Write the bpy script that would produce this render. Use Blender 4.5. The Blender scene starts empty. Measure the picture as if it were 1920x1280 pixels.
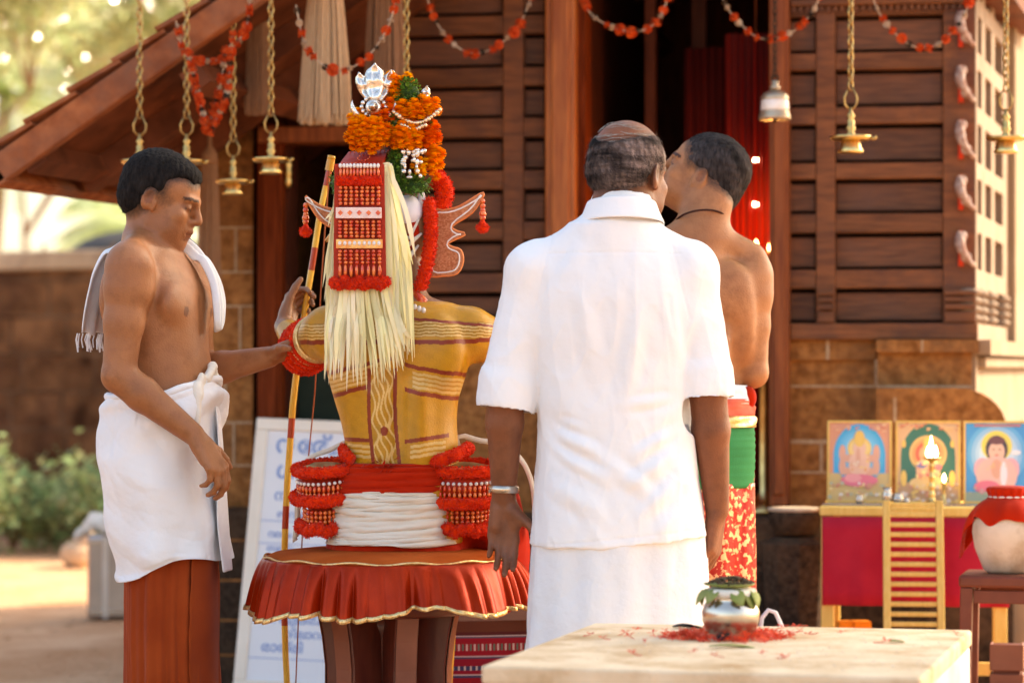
import bpy, math, random
import numpy as np
from mathutils import Vector, Matrix

random.seed(7); RNG = np.random.default_rng(7)
SC = bpy.context.scene
COL = SC.collection
PI = math.pi

# ------------------------------------------------------------------ camera
EYE = 1.13            # camera height
FPX = 5333.0          # focal length in pixels of the 1920 wide photograph
HOR = 690.0           # row of the horizon
cd = bpy.data.cameras.new('camera'); cam = bpy.data.objects.new('camera', cd); COL.objects.link(cam)
cam.location = (0, 0, EYE); cam.rotation_euler = (PI/2, 0, 0)
cd.sensor_width = 36; cd.lens = 100; cd.shift_y = 50/1920
cd.clip_start = .1; cd.clip_end = 800
cd.dof.use_dof = True; cd.dof.focus_distance = 6.95; cd.dof.aperture_fstop = 2.8
SC.camera = cam

# ------------------------------------------------------------------ light
SUN = Vector((.78, .42, .62)).normalized()      # direction towards the sun
w = bpy.data.worlds.new('World'); SC.world = w; w.use_nodes = True
nt = w.node_tree; bg = nt.nodes['Background']
sky = nt.nodes.new('ShaderNodeTexSky'); sky.sky_type = 'NISHITA'; sky.sun_disc = False
sky.sun_elevation = math.asin(SUN.z); sky.sun_rotation = math.atan2(SUN.x, SUN.y)
sky.air_density = 1.0; sky.dust_density = 3.0; sky.ozone_density = .6
nt.links.new(sky.outputs[0], bg.inputs[0]); bg.inputs[1].default_value = .15
sl = bpy.data.lights.new('sun', 'SUN'); so = bpy.data.objects.new('sun', sl); COL.objects.link(so)
sl.energy = 3.0; sl.angle = math.radians(5); sl.color = (1, .88, .74)
so.rotation_euler = SUN.to_track_quat('Z', 'Y').to_euler()
SC.view_settings.view_transform = 'Standard'; SC.view_settings.look = 'None'
SC.view_settings.exposure = 1.95; SC.view_settings.gamma = 1
SC.view_settings.use_white_balance = True
SC.view_settings.white_balance_temperature = 7600
SC.view_settings.white_balance_tint = 10

# ------------------------------------------------------------------ helpers
def P(px, py, d):
    """point seen at a pixel of the photograph, d metres in front of the camera"""
    return Vector(((px-960)/FPX*d, d, EYE-(py-HOR)/FPX*d))

def link(name, data, parent=None):
    o = bpy.data.objects.new(name, data); COL.objects.link(o)
    if parent is not None: o.parent = parent
    return o
def tag(o, label=None, cat=None, group=None, kind=None):
    if label: o['label'] = label
    if cat: o['category'] = cat
    if group: o['group'] = group
    if kind: o['kind'] = kind
    return o
def empty(name, loc=(0, 0, 0), rz=0, label=None, cat=None, group=None):
    o = link(name, None); o.location = loc; o.rotation_euler = (0, 0, rz); o.empty_display_size = .1
    return tag(o, label, cat, group)
def copy_tree(o, parent=None):
    c = o.copy(); COL.objects.link(c); c.parent = parent
    for ch in list(o.children): copy_tree(ch, c)
    return c

def basis(d):
    d = Vector(d).normalized()
    a = Vector((0, 0, 1)) if abs(d.z) < .9 else Vector((1, 0, 0))
    u = a.cross(d).normalized(); v = d.cross(u)
    return u, v, d

class MB:
    def __init__(s): s.v = []; s.f = []; s.c = []; s.col = None
    def _add(s, vs, fs):
        n = len(s.v); s.v += [tuple(p) for p in vs]; s.f += [tuple(i+n for i in f) for f in fs]
        if s.col is not None: s.c += [s.col]*len(vs)
        return s
    def color(s, c):
        s.col = tuple(c); return s
    def box(s, a, b):
        (x0, y0, z0), (x1, y1, z1) = a, b
        vs = [(x0,y0,z0),(x1,y0,z0),(x1,y1,z0),(x0,y1,z0),(x0,y0,z1),(x1,y0,z1),(x1,y1,z1),(x0,y1,z1)]
        return s._add(vs, [(0,3,2,1),(4,5,6,7),(0,1,5,4),(1,2,6,5),(2,3,7,6),(3,0,4,7)])
    def obox(s, c, ax, ay, az):
        """box by centre and three half-axis vectors"""
        c = Vector(c); ax, ay, az = Vector(ax), Vector(ay), Vector(az)
        vs = [c+i*ax+j*ay+k*az for k in (-1,1) for j in (-1,1) for i in (-1,1)]
        return s._add(vs, [(0,2,3,1),(4,5,7,6),(0,1,5,4),(1,3,7,5),(3,2,6,7),(2,0,4,6)])
    def bar(s, a, b, w, h, up=(0,0,1)):
        a, b = Vector(a), Vector(b); d = (b-a); L = d.length; d.normalize()
        u = Vector(up); u = (u-d*u.dot(d))
        if u.length < 1e-5: u = basis(d)[0]
        u.normalize(); r = d.cross(u)
        return s.obox((a+b)/2, d*L/2, r*w/2, u*h/2)
    def tube(s, pts, r, n=10, closed=False, caps=True):
        pts = [Vector(p) for p in pts]; m = len(pts)
        rs = r if hasattr(r, '__len__') else [r]*m
        vs = []; u = None
        for i, p in enumerate(pts):
            if closed: d = pts[(i+1) % m]-pts[i-1]
            else: d = pts[min(i+1, m-1)]-pts[max(i-1, 0)]
            if d.length < 1e-9: d = Vector((0,0,1))
            d.normalize()
            if u is None: u = basis(d)[0]
            u = u-d*u.dot(d)
            if u.length < 1e-6: u = basis(d)[0]
            u.normalize(); v = d.cross(u)
            for k in range(n):
                a = 2*PI*k/n; vs.append(p+(u*math.cos(a)+v*math.sin(a))*rs[i])
        fs = []
        for i in range(m if closed else m-1):
            j = (i+1) % m
            for k in range(n):
                k2 = (k+1) % n; fs.append((i*n+k, i*n+k2, j*n+k2, j*n+k))
        if caps and not closed:
            fs.append(tuple(range(n-1, -1, -1))); fs.append(tuple((m-1)*n+k for k in range(n)))
        return s._add(vs, fs)
    def lathe(s, prof, c=(0,0,0), n=32, axis=(0,0,1), wob=None):
        u, v, d = basis(axis); c = Vector(c)
        vs = []
        for i, (r, z) in enumerate(prof):
            for k in range(n):
                a = 2*PI*k/n; rr = r*(1+(wob(a, z) if wob else 0))
                vs.append(c+u*math.cos(a)*rr+v*math.sin(a)*rr+d*z)
        fs = []
        for i in range(len(prof)-1):
            for k in range(n):
                k2 = (k+1) % n; fs.append((i*n+k, i*n+k2, (i+1)*n+k2, (i+1)*n+k))
        if prof[0][0] > 1e-6: fs.append(tuple(range(n-1, -1, -1)))
        if prof[-1][0] > 1e-6: fs.append(tuple((len(prof)-1)*n+k for k in range(n)))
        return s._add(vs, fs)
    def ball(s, c, r, n=10, m=6, R=None):
        rx, ry, rz = r if hasattr(r, '__len__') else (r, r, r); c = Vector(c); vs = []; fs = []
        for i in range(m+1):
            t = PI*i/m
            for k in range(n):
                a = 2*PI*k/n
                q = Vector((rx*math.sin(t)*math.cos(a), ry*math.sin(t)*math.sin(a), rz*math.cos(t)))
                if R is not None: q = R@q
                vs.append(c+q)
        for i in range(m):
            for k in range(n):
                k2 = (k+1) % n; fs.append((i*n+k, (i+1)*n+k, (i+1)*n+k2, i*n+k2))
        return s._add(vs, fs)
    def torus(s, c, R, r, axis=(0,0,1), n=24, m=8, sx=1, sy=1, u=None):
        if u is None: u, v, d = basis(axis)
        else: u = Vector(u).normalized(); d = Vector(axis).normalized(); v = d.cross(u)
        c = Vector(c)
        return s.tube([c+u*math.cos(2*PI*i/n)*R*sx+v*math.sin(2*PI*i/n)*R*sy for i in range(n)], r, m, closed=True)
    def prism(s, pts, a, b):
        """polygon pts (3D) extruded from offset vector a to offset vector b"""
        a, b = Vector(a), Vector(b); n = len(pts)
        vs = [Vector(p)+a for p in pts]+[Vector(p)+b for p in pts]
        fs = [tuple(range(n-1,-1,-1)), tuple(range(n, 2*n))]+[(i, (i+1)%n, (i+1)%n+n, i+n) for i in range(n)]
        return s._add(vs, fs)
    def tri(s, a, b, c): return s._add([a, b, c], [(0,1,2)])
    def quad(s, a, b, c, d): return s._add([a, b, c, d], [(0,1,2,3)])
    def grid(s, pts):
        """pts[i][j] lattice"""
        m = len(pts); n = len(pts[0]); vs = [p for r in pts for p in r]
        return s._add(vs, [(i*n+j, i*n+j+1, (i+1)*n+j+1, (i+1)*n+j) for i in range(m-1) for j in range(n-1)])
    def build(s, name, mat, parent=None, smooth=False, solid=0, bevel=0, sub=0, auto=None):
        me = bpy.data.meshes.new(name); me.from_pydata(s.v, [], s.f)
        if s.c:
            at = me.color_attributes.new('Col', 'FLOAT_COLOR', 'POINT')
            c = np.ones((len(s.v), 4), np.float32); c[:, :3] = np.array(s.c, np.float32)[:, :3]
            at.data.foreach_set('color', c.ravel())
        me.materials.append(mat)
        if smooth: me.polygons.foreach_set('use_smooth', [True]*len(me.polygons))
        me.update()
        o = link(name, me, parent)
        if auto: me.set_sharp_from_angle(angle=math.radians(auto))
        if bevel:
            m = o.modifiers.new('bevel', 'BEVEL'); m.width = bevel; m.segments = 2; m.limit_method = 'ANGLE'
        if solid:
            m = o.modifiers.new('solid', 'SOLIDIFY'); m.thickness = solid; m.offset = -1
        if sub:
            m = o.modifiers.new('sub', 'SUBSURF'); m.levels = sub; m.render_levels = sub
        return o

def fuzz(mb, pts, nrm, ln=.006, w=.0016):
    """short woolly tufts standing on a surface"""
    for p, n in zip(pts, nrm):
        d = (Vector(n)+Vector(RNG.normal(0, .45, 3))).normalized(); u, v, _ = basis(d); p = Vector(p)
        L = ln*random.uniform(.5, 1.2); a = random.uniform(0, PI); q = u*math.cos(a)+v*math.sin(a)
        mb.quad(p-q*w, p+q*w, p+d*L+q*w*.6, p+d*L-q*w*.6)
def fuzz_tube(mb, path, r, dens=60000, ln=.006, closed=False):
    path = [Vector(p) for p in path]; m = len(path); pts = []; ns = []
    for i in range(m if closed else m-1):
        a, b = path[i], path[(i+1) % m]; d = b-a; L = d.length
        if L < 1e-6: continue
        u, v, _ = basis(d); k = max(1, int(dens*L*2*PI*r))
        for _ in range(k):
            t = random.random(); an = random.uniform(0, 2*PI); n = u*math.cos(an)+v*math.sin(an)
            pts.append(a+d*t+n*r*.96); ns.append(n)
    fuzz(mb, pts, ns, ln)
def wool_roll(mb, path, r, closed=False, dens=60000, ln=.006, n=10):
    mb.tube(path, r, n, closed=closed); fuzz_tube(mb, path, r, dens, ln, closed)
def wool_ball(mb, c, r, k=500, ln=.007, sq=1.0):
    mb.ball(c, (r, r, r*sq), 14, 9); pts = []; ns = []
    for _ in range(k):
        n = Vector(RNG.normal(0, 1, 3)).normalized(); pts.append(Vector(c)+Vector((n.x*r, n.y*r, n.z*r*sq))*.97); ns.append(n)
    fuzz(mb, pts, ns, ln)

# ------------------------------------------------------------------ materials
def _mat(name):
    m = bpy.data.materials.new(name); m.use_nodes = True; t = m.node_tree
    return m, t, t.nodes['Principled BSDF']
def N(t, kind, **kw):
    n = t.nodes.new('ShaderNode'+kind)
    for k, v in kw.items(): setattr(n, k, v)
    return n
def mat(name, c1, c2=None, rough=.7, metal=0, scale=20, bump=0, bscale=None, stretch=(1,1,1), detail=6,
        sss=0, sheen=0, trans=0, vcol=False, contrast=(.35, .65), emit=None, estr=0, spec=None, coat=0, voro=0, dirt=None, dscale=2.0, ovar=0):
    """noise mixed principled material; dirt = third colour in large blotches"""
    m, t, p = _mat(name); L = t.links
    tc = N(t, 'TexCoord'); mp = N(t, 'Mapping'); mp.inputs['Scale'].default_value = stretch
    L.new(tc.outputs['Object'], mp.inputs[0])
    no = N(t, 'TexNoise'); no.inputs['Scale'].default_value = scale; no.inputs['Detail'].default_value = detail
    L.new(mp.outputs[0], no.inputs[0])
    mr = N(t, 'MapRange'); mr.inputs[1].default_value, mr.inputs[2].default_value = contrast
    L.new(no.outputs[0], mr.inputs[0])
    mx = N(t, 'Mix', data_type='RGBA'); L.new(mr.outputs[0], mx.inputs[0])
    mx.inputs[6].default_value = (*c1, 1); mx.inputs[7].default_value = (*(c2 or c1), 1)
    out = mx.outputs[2]
    if dirt:
        n3 = N(t, 'TexNoise'); n3.inputs['Scale'].default_value = dscale; n3.inputs['Detail'].default_value = 8; n3.inputs['Roughness'].default_value = .65
        L.new(tc.outputs['Object'], n3.inputs[0])
        r3 = N(t, 'MapRange'); r3.inputs[1].default_value = .48; r3.inputs[2].default_value = .68; L.new(n3.outputs[0], r3.inputs[0])
        m3 = N(t, 'Mix', data_type='RGBA'); L.new(r3.outputs[0], m3.inputs[0]); L.new(out, m3.inputs[6]); m3.inputs[7].default_value = (*dirt, 1); out = m3.outputs[2]
    if ovar:
        oi = N(t, 'ObjectInfo'); rr = N(t, 'MapRange'); rr.inputs[3].default_value = 1-ovar; rr.inputs[4].default_value = 1+ovar; L.new(oi.outputs['Random'], rr.inputs[0])
        vm = N(t, 'VectorMath', operation='SCALE'); L.new(out, vm.inputs[0]); L.new(rr.outputs[0], vm.inputs['Scale']); out = vm.outputs[0]
    if vcol:
        at = N(t, 'Attribute', attribute_name='Col')
        m2 = N(t, 'Mix', data_type='RGBA', blend_type='MULTIPLY'); m2.inputs[0].default_value = 1
        L.new(out, m2.inputs[6]); L.new(at.outputs[0], m2.inputs[7]); out = m2.outputs[2]
    L.new(out, p.inputs['Base Color'])
    p.inputs['Roughness'].default_value = rough; p.inputs['Metallic'].default_value = metal
    p.inputs['Specular IOR Level'].default_value = spec if spec is not None else (.5 if rough < .35 or metal else .28 if rough < .6 else .06)
    if coat: p.inputs['Coat Weight'].default_value = coat; p.inputs['Coat Roughness'].default_value = .15
    if sss:
        p.inputs['Subsurface Weight'].default_value = sss; p.inputs['Subsurface Radius'].default_value = (1, .4, .2)
        p.inputs['Subsurface Scale'].default_value = .012
    if sheen: p.inputs['Sheen Weight'].default_value = sheen*.25; p.inputs['Sheen Roughness'].default_value = .5
    if emit: p.inputs['Emission Color'].default_value = (*emit, 1); p.inputs['Emission Strength'].default_value = estr
    if bump:
        if voro:
            nb = N(t, 'TexVoronoi'); nb.inputs['Scale'].default_value = bscale or scale; o_ = nb.outputs[0]
        else:
            nb = N(t, 'TexNoise'); nb.inputs['Scale'].default_value = bscale or scale*2; nb.inputs['Detail'].default_value = 5; o_ = nb.outputs[0]
        L.new(mp.outputs[0], nb.inputs[0])
        b = N(t, 'Bump'); b.inputs['Strength'].default_value = 1; b.inputs['Distance'].default_value = bump
        L.new(o_, b.inputs['Height']); L.new(b.outputs[0], p.inputs['Normal'])
    if trans:
        tr = N(t, 'BsdfTranslucent'); L.new(out, tr.inputs[0]); ms = N(t, 'MixShader'); ms.inputs[0].default_value = trans
        L.new(p.outputs[0], ms.inputs[1]); L.new(tr.outputs[0], ms.inputs[2]); L.new(ms.outputs[0], t.nodes['Material Output'].inputs[0])
    return m

M = {}
M['wood'] = mat('dark wood', (.112,.037,.013), (.195,.068,.023), .5, scale=9, stretch=(1,1,7), bump=.0018, bscale=40, dirt=(.075,.030,.020), dscale=2.6, ovar=.16)
M['woodh'] = mat('dark wood across', (.112,.038,.013), (.20,.070,.024), .5, scale=9, stretch=(1,1,9), bump=.0018, bscale=40, dirt=(.075,.030,.020), dscale=2.6, ovar=.16)
M['panel'] = mat('panel wood', (.090,.034,.016), (.175,.064,.027), .5, scale=7, stretch=(1.2,1,12), bump=.001, bscale=40, dirt=(.13,.055,.034), dscale=3.3, ovar=.22)
M['post'] = mat('orange wood', (.27,.070,.018), (.42,.135,.034), .42, scale=8, stretch=(9,9,.8), bump=.001, bscale=30)
M['redpost'] = mat('red brown wood', (.16,.038,.010), (.26,.072,.018), .55, scale=8, stretch=(9,9,.8), bump=.001, bscale=30)
M['darkred'] = mat('dark red wood', (.09,.015,.003), (.17,.032,.008), .6, scale=8, stretch=(9,9,.8), bump=.001, bscale=30)
M['laterite'] = mat('laterite', (.17,.066,.020), (.40,.18,.062), .92, scale=30, bump=.006, bscale=60, contrast=(.3,.7), dirt=(.19,.09,.04), dscale=3)
M['lateritel'] = mat('laterite dressed', (.36,.19,.085), (.55,.33,.17), .9, scale=18, bump=.003, bscale=60, contrast=(.3,.7))
M['latwall'] = mat('laterite old', (.055,.022,.010), (.30,.14,.062), .95, scale=5, bump=.05, bscale=30, contrast=(.3,.7), dirt=(.10,.045,.028), dscale=1.3)
M['mortar'] = mat('mortar', (.46,.33,.21), (.34,.22,.13), .9, scale=40, bump=.001)
M['granite'] = mat('dark granite', (.026,.017,.012), (.07,.045,.030), .75, scale=50, bump=.003, dirt=(.10,.058,.034), dscale=4)
M['plaster'] = mat('pale plaster', (.27,.195,.13), (.31,.235,.165), .85, scale=5, bump=.001, bscale=80)
M['lattice'] = mat('pale lattice wood', (.25,.18,.13), (.31,.23,.17), .7, scale=12, bump=.001)
M['black'] = mat('shade black', (.006,.0035,.003), (.012,.006,.005), .8, scale=10)  # near black, puts the shade of recesses and openings into the colour
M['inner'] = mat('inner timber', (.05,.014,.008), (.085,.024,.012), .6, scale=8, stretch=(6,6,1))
M['tile'] = mat('roof tile', (.22,.062,.024), (.38,.13,.055), .85, scale=14, bump=.004, bscale=40, dirt=(.19,.09,.06), dscale=3)
M['rafter'] = mat('rafter wood', (.085,.028,.014), (.17,.055,.027), .6, scale=8, bump=.001, bscale=30)
M['sand'] = mat('sand', (.50,.27,.14), (.66,.40,.235), .95, scale=3.0, bump=.02, bscale=24, contrast=(.3,.7), dirt=(.44,.215,.10), dscale=.9, detail=9)
M['brass'] = mat('brass', (.74,.54,.22), (.52,.34,.12), .28, 1, scale=18, bump=.0008, bscale=60)
M['brassd'] = mat('old brass', (.52,.36,.14), (.32,.20,.08), .38, 1, scale=25, bump=.0008, bscale=60)
M['bellm'] = mat('bell metal', (.48,.39,.29), (.34,.26,.18), .42, .7, scale=20, bump=.001)
M['steel'] = mat('steel', (.62,.54,.45), (.52,.45,.37), .27, 1, scale=8, bump=.0004, bscale=30)
M['silver'] = mat('silver foil', (.82,.78,.72), (.68,.62,.54), .22, .9, scale=40, bump=.003, bscale=90)
M['straw'] = mat('straw thread', (.50,.33,.19), (.64,.45,.28), .8, scale=30, stretch=(20,20,1), bump=.001)
M['strawd'] = mat('brown thread', (.26,.135,.075), (.36,.20,.115), .8, scale=30, stretch=(20,20,1), bump=.001)
M['cloth'] = mat('white cotton', (.84,.84,.85), (.79,.79,.80), .85, scale=5, bump=.010, bscale=13, sheen=.2, trans=.1)
M['shirt'] = mat('white shirt cotton', (.86,.86,.87), (.82,.82,.83), .8, scale=4, bump=.007, bscale=11, sheen=.2, trans=.08)
M['cream'] = mat('unbleached cotton', (.84,.78,.68), (.74,.66,.54), .85, scale=6, bump=.0009, bscale=420, trans=.1)
M['ochre'] = mat('rust cotton', (.25,.034,.007), (.33,.053,.011), .8, scale=6, bump=.0008, bscale=420, sheen=.3)
M['redsatin'] = mat('red satin', (.28,.014,.0012), (.40,.026,.0025), .36, .45, spec=.2, scale=9, bump=.001, bscale=50)
M['redtop'] = mat('worn red velvet', (.34,.058,.010), (.42,.088,.018), .85, spec=.03, scale=9, bump=.001, bscale=200)
M['redcloth'] = mat('red cotton', (.38,.013,.002), (.48,.022,.004), .8, scale=9, bump=.0008, bscale=300, sheen=.3)
M['wool'] = mat('red wool', (.68,.022,.002), (.80,.040,.004), .9, scale=60, bump=.003, bscale=300, sheen=.5)
M['gold'] = mat('gold braid', (.85,.62,.30), (.70,.42,.15), .3, .8, scale=120, bump=.002, bscale=200)
M['bead'] = mat('red orange beads', (.62,.045,.010), (.78,.17,.03), .25, scale=70, contrast=(.45,.55), coat=.5)
M['beadw'] = mat('pearl beads', (.80,.74,.70), (.70,.62,.56), .2, scale=50, coat=.5)
M['lacq'] = mat('red lacquer', (.30,.014,.003), (.40,.026,.006), .5, spec=.2, scale=30, bump=.001)
M['weave'] = mat('brown woven cloth', (.40,.12,.05), (.58,.24,.12), .8, scale=240, detail=2)
M['leafstrip'] = mat('palm leaf strip', (.88,.80,.50), (.95,.90,.68), .6, scale=14, stretch=(1,1,.2), bump=.0006, bscale=90, trans=.2, vcol=True)
M['marigold'] = mat('marigold', (.95,.25,.006), (.98,.38,.012), .8, scale=40, trans=.25, vcol=True)
M['leafg'] = mat('green leaves', (.07,.18,.025), (.14,.28,.05), .5, scale=30, trans=.3, vcol=True)
M['gred'] = mat('garland red', (.50,.045,.012), (.60,.10,.025), .8, scale=40, trans=.2)
M['gwhite'] = mat('garland pale', (.55,.42,.30), (.40,.30,.22), .8, scale=40)
M['stoolw'] = mat('stool wood', (.085,.016,.010), (.14,.03,.016), .35, scale=7, stretch=(4,4,1), bump=.001, coat=.25)
M['stoole'] = mat('stool edge', (.20,.065,.038), (.27,.095,.055), .4, scale=7, bump=.001, coat=.2)
M['board'] = mat('whiteboard', (.74,.76,.79), (.70,.72,.76), .35, scale=2)
M['boardf'] = mat('board frame', (.80,.74,.64), (.74,.67,.56), .45, scale=8)
M['ink'] = mat('blue marker', (.20,.30,.55), (.28,.38,.62), .7, scale=30)
M['stone'] = mat('altar stone', (.62,.46,.29), (.74,.59,.41), .7, scale=9, bump=.003, bscale=60, dirt=(.44,.27,.13), dscale=7, detail=10)
M['stonew'] = mat('altar side', (.74,.68,.58), (.66,.59,.49), .8, scale=5, bump=.002, bscale=40, dirt=(.60,.48,.38), dscale=5)
M['petal'] = mat('ixora petals', (.66,.045,.02), (.80,.11,.04), .5, scale=50, trans=.3)
M['leafd'] = mat('dry leaf', (.22,.27,.06), (.32,.33,.10), .5, scale=30, trans=.15)
M['seed'] = mat('dark seeds', (.055,.035,.02), (.14,.09,.05), .6, scale=90)
M['mag'] = mat('magenta cloth', (.36,.012,.030), (.44,.020,.042), .85, scale=7, bump=.001, bscale=300, sheen=.3)
M['yellow'] = mat('yellow painted wood', (.66,.42,.10), (.74,.50,.15), .5, scale=12, stretch=(8,8,1), bump=.0005)
M['pot'] = mat('whitewashed pot', (.66,.57,.46), (.54,.45,.34), .7, scale=9, bump=.0015, dirt=(.36,.25,.16), dscale=6)
M['brownw'] = mat('brown stool wood', (.11,.026,.014), (.18,.048,.024), .45, scale=8, bump=.001)
M['tin'] = mat('tin', (.42,.38,.36), (.54,.49,.46), .3, .85, scale=5, bump=.001)
M['plantl'] = mat('bush leaves', (.30,.42,.16), (.46,.56,.30), .6, scale=8, trans=.35, vcol=True)
M['treel'] = mat('tree leaves', (.36,.46,.20), (.50,.60,.34), .10, spec=1.0, scale=1, trans=.5, vcol=True)
M['bark'] = mat('bark', (.16,.10,.06), (.26,.17,.11), .9, scale=12, bump=.01)
M['grey'] = mat('dark grey cover', (.045,.043,.042), (.07,.066,.064), .6, scale=6)
M['rope'] = mat('string', (.35,.10,.04), None, .8)
M['bow'] = mat('bow paint', (.80,.47,.06), (.72,.36,.03), .35, scale=20, vcol=True, coat=.3)
M['skirtg'] = mat('brocade', (.42,.012,.005), (.88,.46,.22), .32, .35, scale=60, contrast=(.52,.58), bump=.001, detail=3)
M['green'] = mat('green cotton', (.035,.20,.07), (.045,.25,.09), .75, scale=9, bump=.0008, bscale=300)
M['flame'] = mat('flame', (1,.7,.3), None, .5, emit=(1,.62,.22), estr=14)
M['bulb'] = mat('bulb glow', (1,.9,.7), None, .5, emit=(1,.85,.5), estr=60)
M['curtain'] = mat('red curtain', (.20,.004,.002), (.30,.010,.003), .6, scale=5, stretch=(1,1,.2), bump=.001, sheen=.3)
M['gdoor'] = mat('green door', (.030,.042,.030), (.045,.06,.04), .6, scale=6)
M['ckey'] = mat('greyish cloth', (.10,.09,.095), (.15,.135,.14), .8, scale=6)
M['rug'] = mat('rug', (.9,.9,.9), None, .9, scale=90, bump=.001, vcol=True)
M['print'] = mat('print', (1,1,1), None, .22, vcol=True, scale=30)
M['orange'] = mat('orange box', (.80,.25,.03), None, .6)
M['hair'] = mat('black hair', (.006,.005,.005), (.016,.013,.012), .85, spec=.12, scale=120, stretch=(1,1,.35), bump=.004, bscale=160, vcol=True)
M['eyew'] = mat('eye', (.55,.48,.42), None, .15)
def skin(name, c1, c2, rough=.5):
    return mat(name, c1, c2, rough, spec=.38, scale=9, bump=.0010, bscale=240, sss=.10, vcol=True, contrast=(.3,.7), detail=8, dirt=tuple(q*.88 for q in c1), dscale=22)
# ------------------------------------------------------------------ ground
mb = MB(); nx = 90
xs = [-400,-200,-100,-60,-40,-30,-24]+[-20+i*.5 for i in range(81)]+[24,30,40,60,100,200,400]
ys = [-400,-200,-100,-50,-20]+[-10+i*.5 for i in range(90)]+[40,60,100,200,400]
mb.grid([[(x, y, .012*math.sin(x*2.1+y)*math.sin(y*1.7-x*.6)+.01*math.sin(x*5.3)*math.sin(y*4.1) - (.01 if 1 else 0)) for x in xs] for y in ys])
tag(mb.build('ground', M['sand'], smooth=True), kind='structure')

# ------------------------------------------------------------------ temple
TH = math.radians(9); YF = 10.1
temple = empty('temple', (0, YF, 0), -TH, 'dark timber and laterite shrine building with tiled gable roof behind the men', 'temple')
c9, s9 = math.cos(TH), math.sin(TH)
TMW = Matrix.Translation((0, YF, 0)) @ Matrix.Rotation(-TH, 4, 'Z'); TML = TMW.inverted()
def FU(px, off=0):
    s = (px-960)/FPX; y = -off
    return (s*(YF+y*c9)-y*s9)/(c9+s*s9)
def FZ(px, py, off=0):
    U = FU(px, off); D = YF-U*s9-off*c9
    return EYE-(py-HOR)/FPX*D
def fbox(mb, x0, x1, y0, y1, off0, off1, pxz=None):
    """box on the facade from photo columns/rows, off = metres proud of the wall plane"""
    o = off1; pz = pxz if pxz is not None else (x0+x1)/2
    return mb.box((FU(x0, o), -off1, FZ(pz, y1, o)), (FU(x1, o), -off0, FZ(pz, y0, o)))
def tp(name, m, mb, **k): return mb.build(name, m, temple, **k)

def timber_grid(stile_px, rows, top, bot, pxz, x0, x1, carve=False):
    for a, b in stile_px:
        tp('stile', M['wood'], fbox(MB(), a, b, top, bot, 0, .055, pxz), bevel=.004)
    bounds = [x0]+[v for ab in stile_px for v in ab]+[x1]
    # rails between the stiles
    segs = []
    cur = x0
    for a, b in stile_px:
        if a > cur: segs.append((cur, a))
        cur = b
    if cur < x1: segs.append((cur, x1))
    prev = top
    for r0, r1 in rows:
        for a, b in segs:
            tp('rail', M['woodh'], fbox(MB(), a, b, prev, r0, 0, .052, pxz), bevel=.004)
            tp('panel', M['panel'], fbox(MB(), a+1.5, b-1.5, r0+9, r1-5, 0, .012, pxz), bevel=.003)
            tp('recess_shade', M['black'], fbox(MB(), a, b, r0, r1, -.01, .002, pxz))  # black strip painted in for the shade round each sunk panel
        prev = r1
    for a, b in segs:
        tp('rail', M['woodh'], fbox(MB(), a, b, prev, bot, 0, .052, pxz), bevel=.004)

Rr = [(-74,-4),(29,98),(130,200),(232,305),(335,400),(436,505),(540,605)]
timber_grid([(1530,1566),(1768,1830)], Rr, -120, 608, 1650, 1478, 1830)
Rl = [(-129,-66),(-32,30),(65,127),(162,222),(258,320),(355,416),(450,512),(548,596)]
timber_grid([(700,742),(943,981)], Rl, -160, 598, 900, 700, 1022)
# dentil course and cornice
d = MB()
for i in range(26):
    x = 1485+i*13; fbox(d, x, x+7, 8, 20, .055, .075, 1650)
tp('dentil_course', M['wood'], d)
tp('cornice', M['woodh'], fbox(MB(), 1482, 1832, -4, 8, .055, .09, 1650), bevel=.004)
tp('sill_beam', M['woodh'], fbox(MB(), 1480, 1834, 606, 637, 0, .085, 1650), bevel=.006)
for x0, x1 in ((1533,1563),(1771,1830)):
    m_ = MB()
    for y0, y1, o in ((545,553,.085),(556,566,.078),(570,580,.09),(584,604,.08)): fbox(m_, x0, x1, y0, y1, .05, o, 1650)
    tp('carved_moulding', M['woodh'], m_, bevel=.003)
tp('sill_beam', M['woodh'], fbox(MB(), 690, 1022, 596, 622, 0, .085, 900), bevel=.006)

# posts
def post(a, b, m, o1=.12, top=-160, bot=945):
    mb_ = MB(); fbox(mb_, a, b, top, bot, -.05, o1, 1000); q = (b-a)*.2
    fbox(mb_, a+q, b-q, top, bot-20, o1, o1+.012, 1000)
    tp('door_post', m, mb_, bevel=.006)
post(1022, 1078, M['post']); post(1442, 1479, M['redpost'])
tp('door_jamb', M['darkred'], fbox(MB(), 1080, 1097, -160, 945, -.12, .05, 1000))
post(482, 528, M['darkred'], .10, 225, 1260)
tp('door_jamb', M['inner'], fbox(MB(), 529, 542, 268, 1260, -.10, .04, 500))
tp('lintel', M['redpost'], fbox(MB(), 482, 700, 236, 266, -.05, .13, 600), bevel=.006)
tp('lintel_board', M['inner'], fbox(MB(), 430, 700, 60, 236, -.05, .03, 600))
tp('wall_plate', M['rafter'], fbox(MB(), 380, 700, 20, 60, -.05, .16, 600), bevel=.006)
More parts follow.
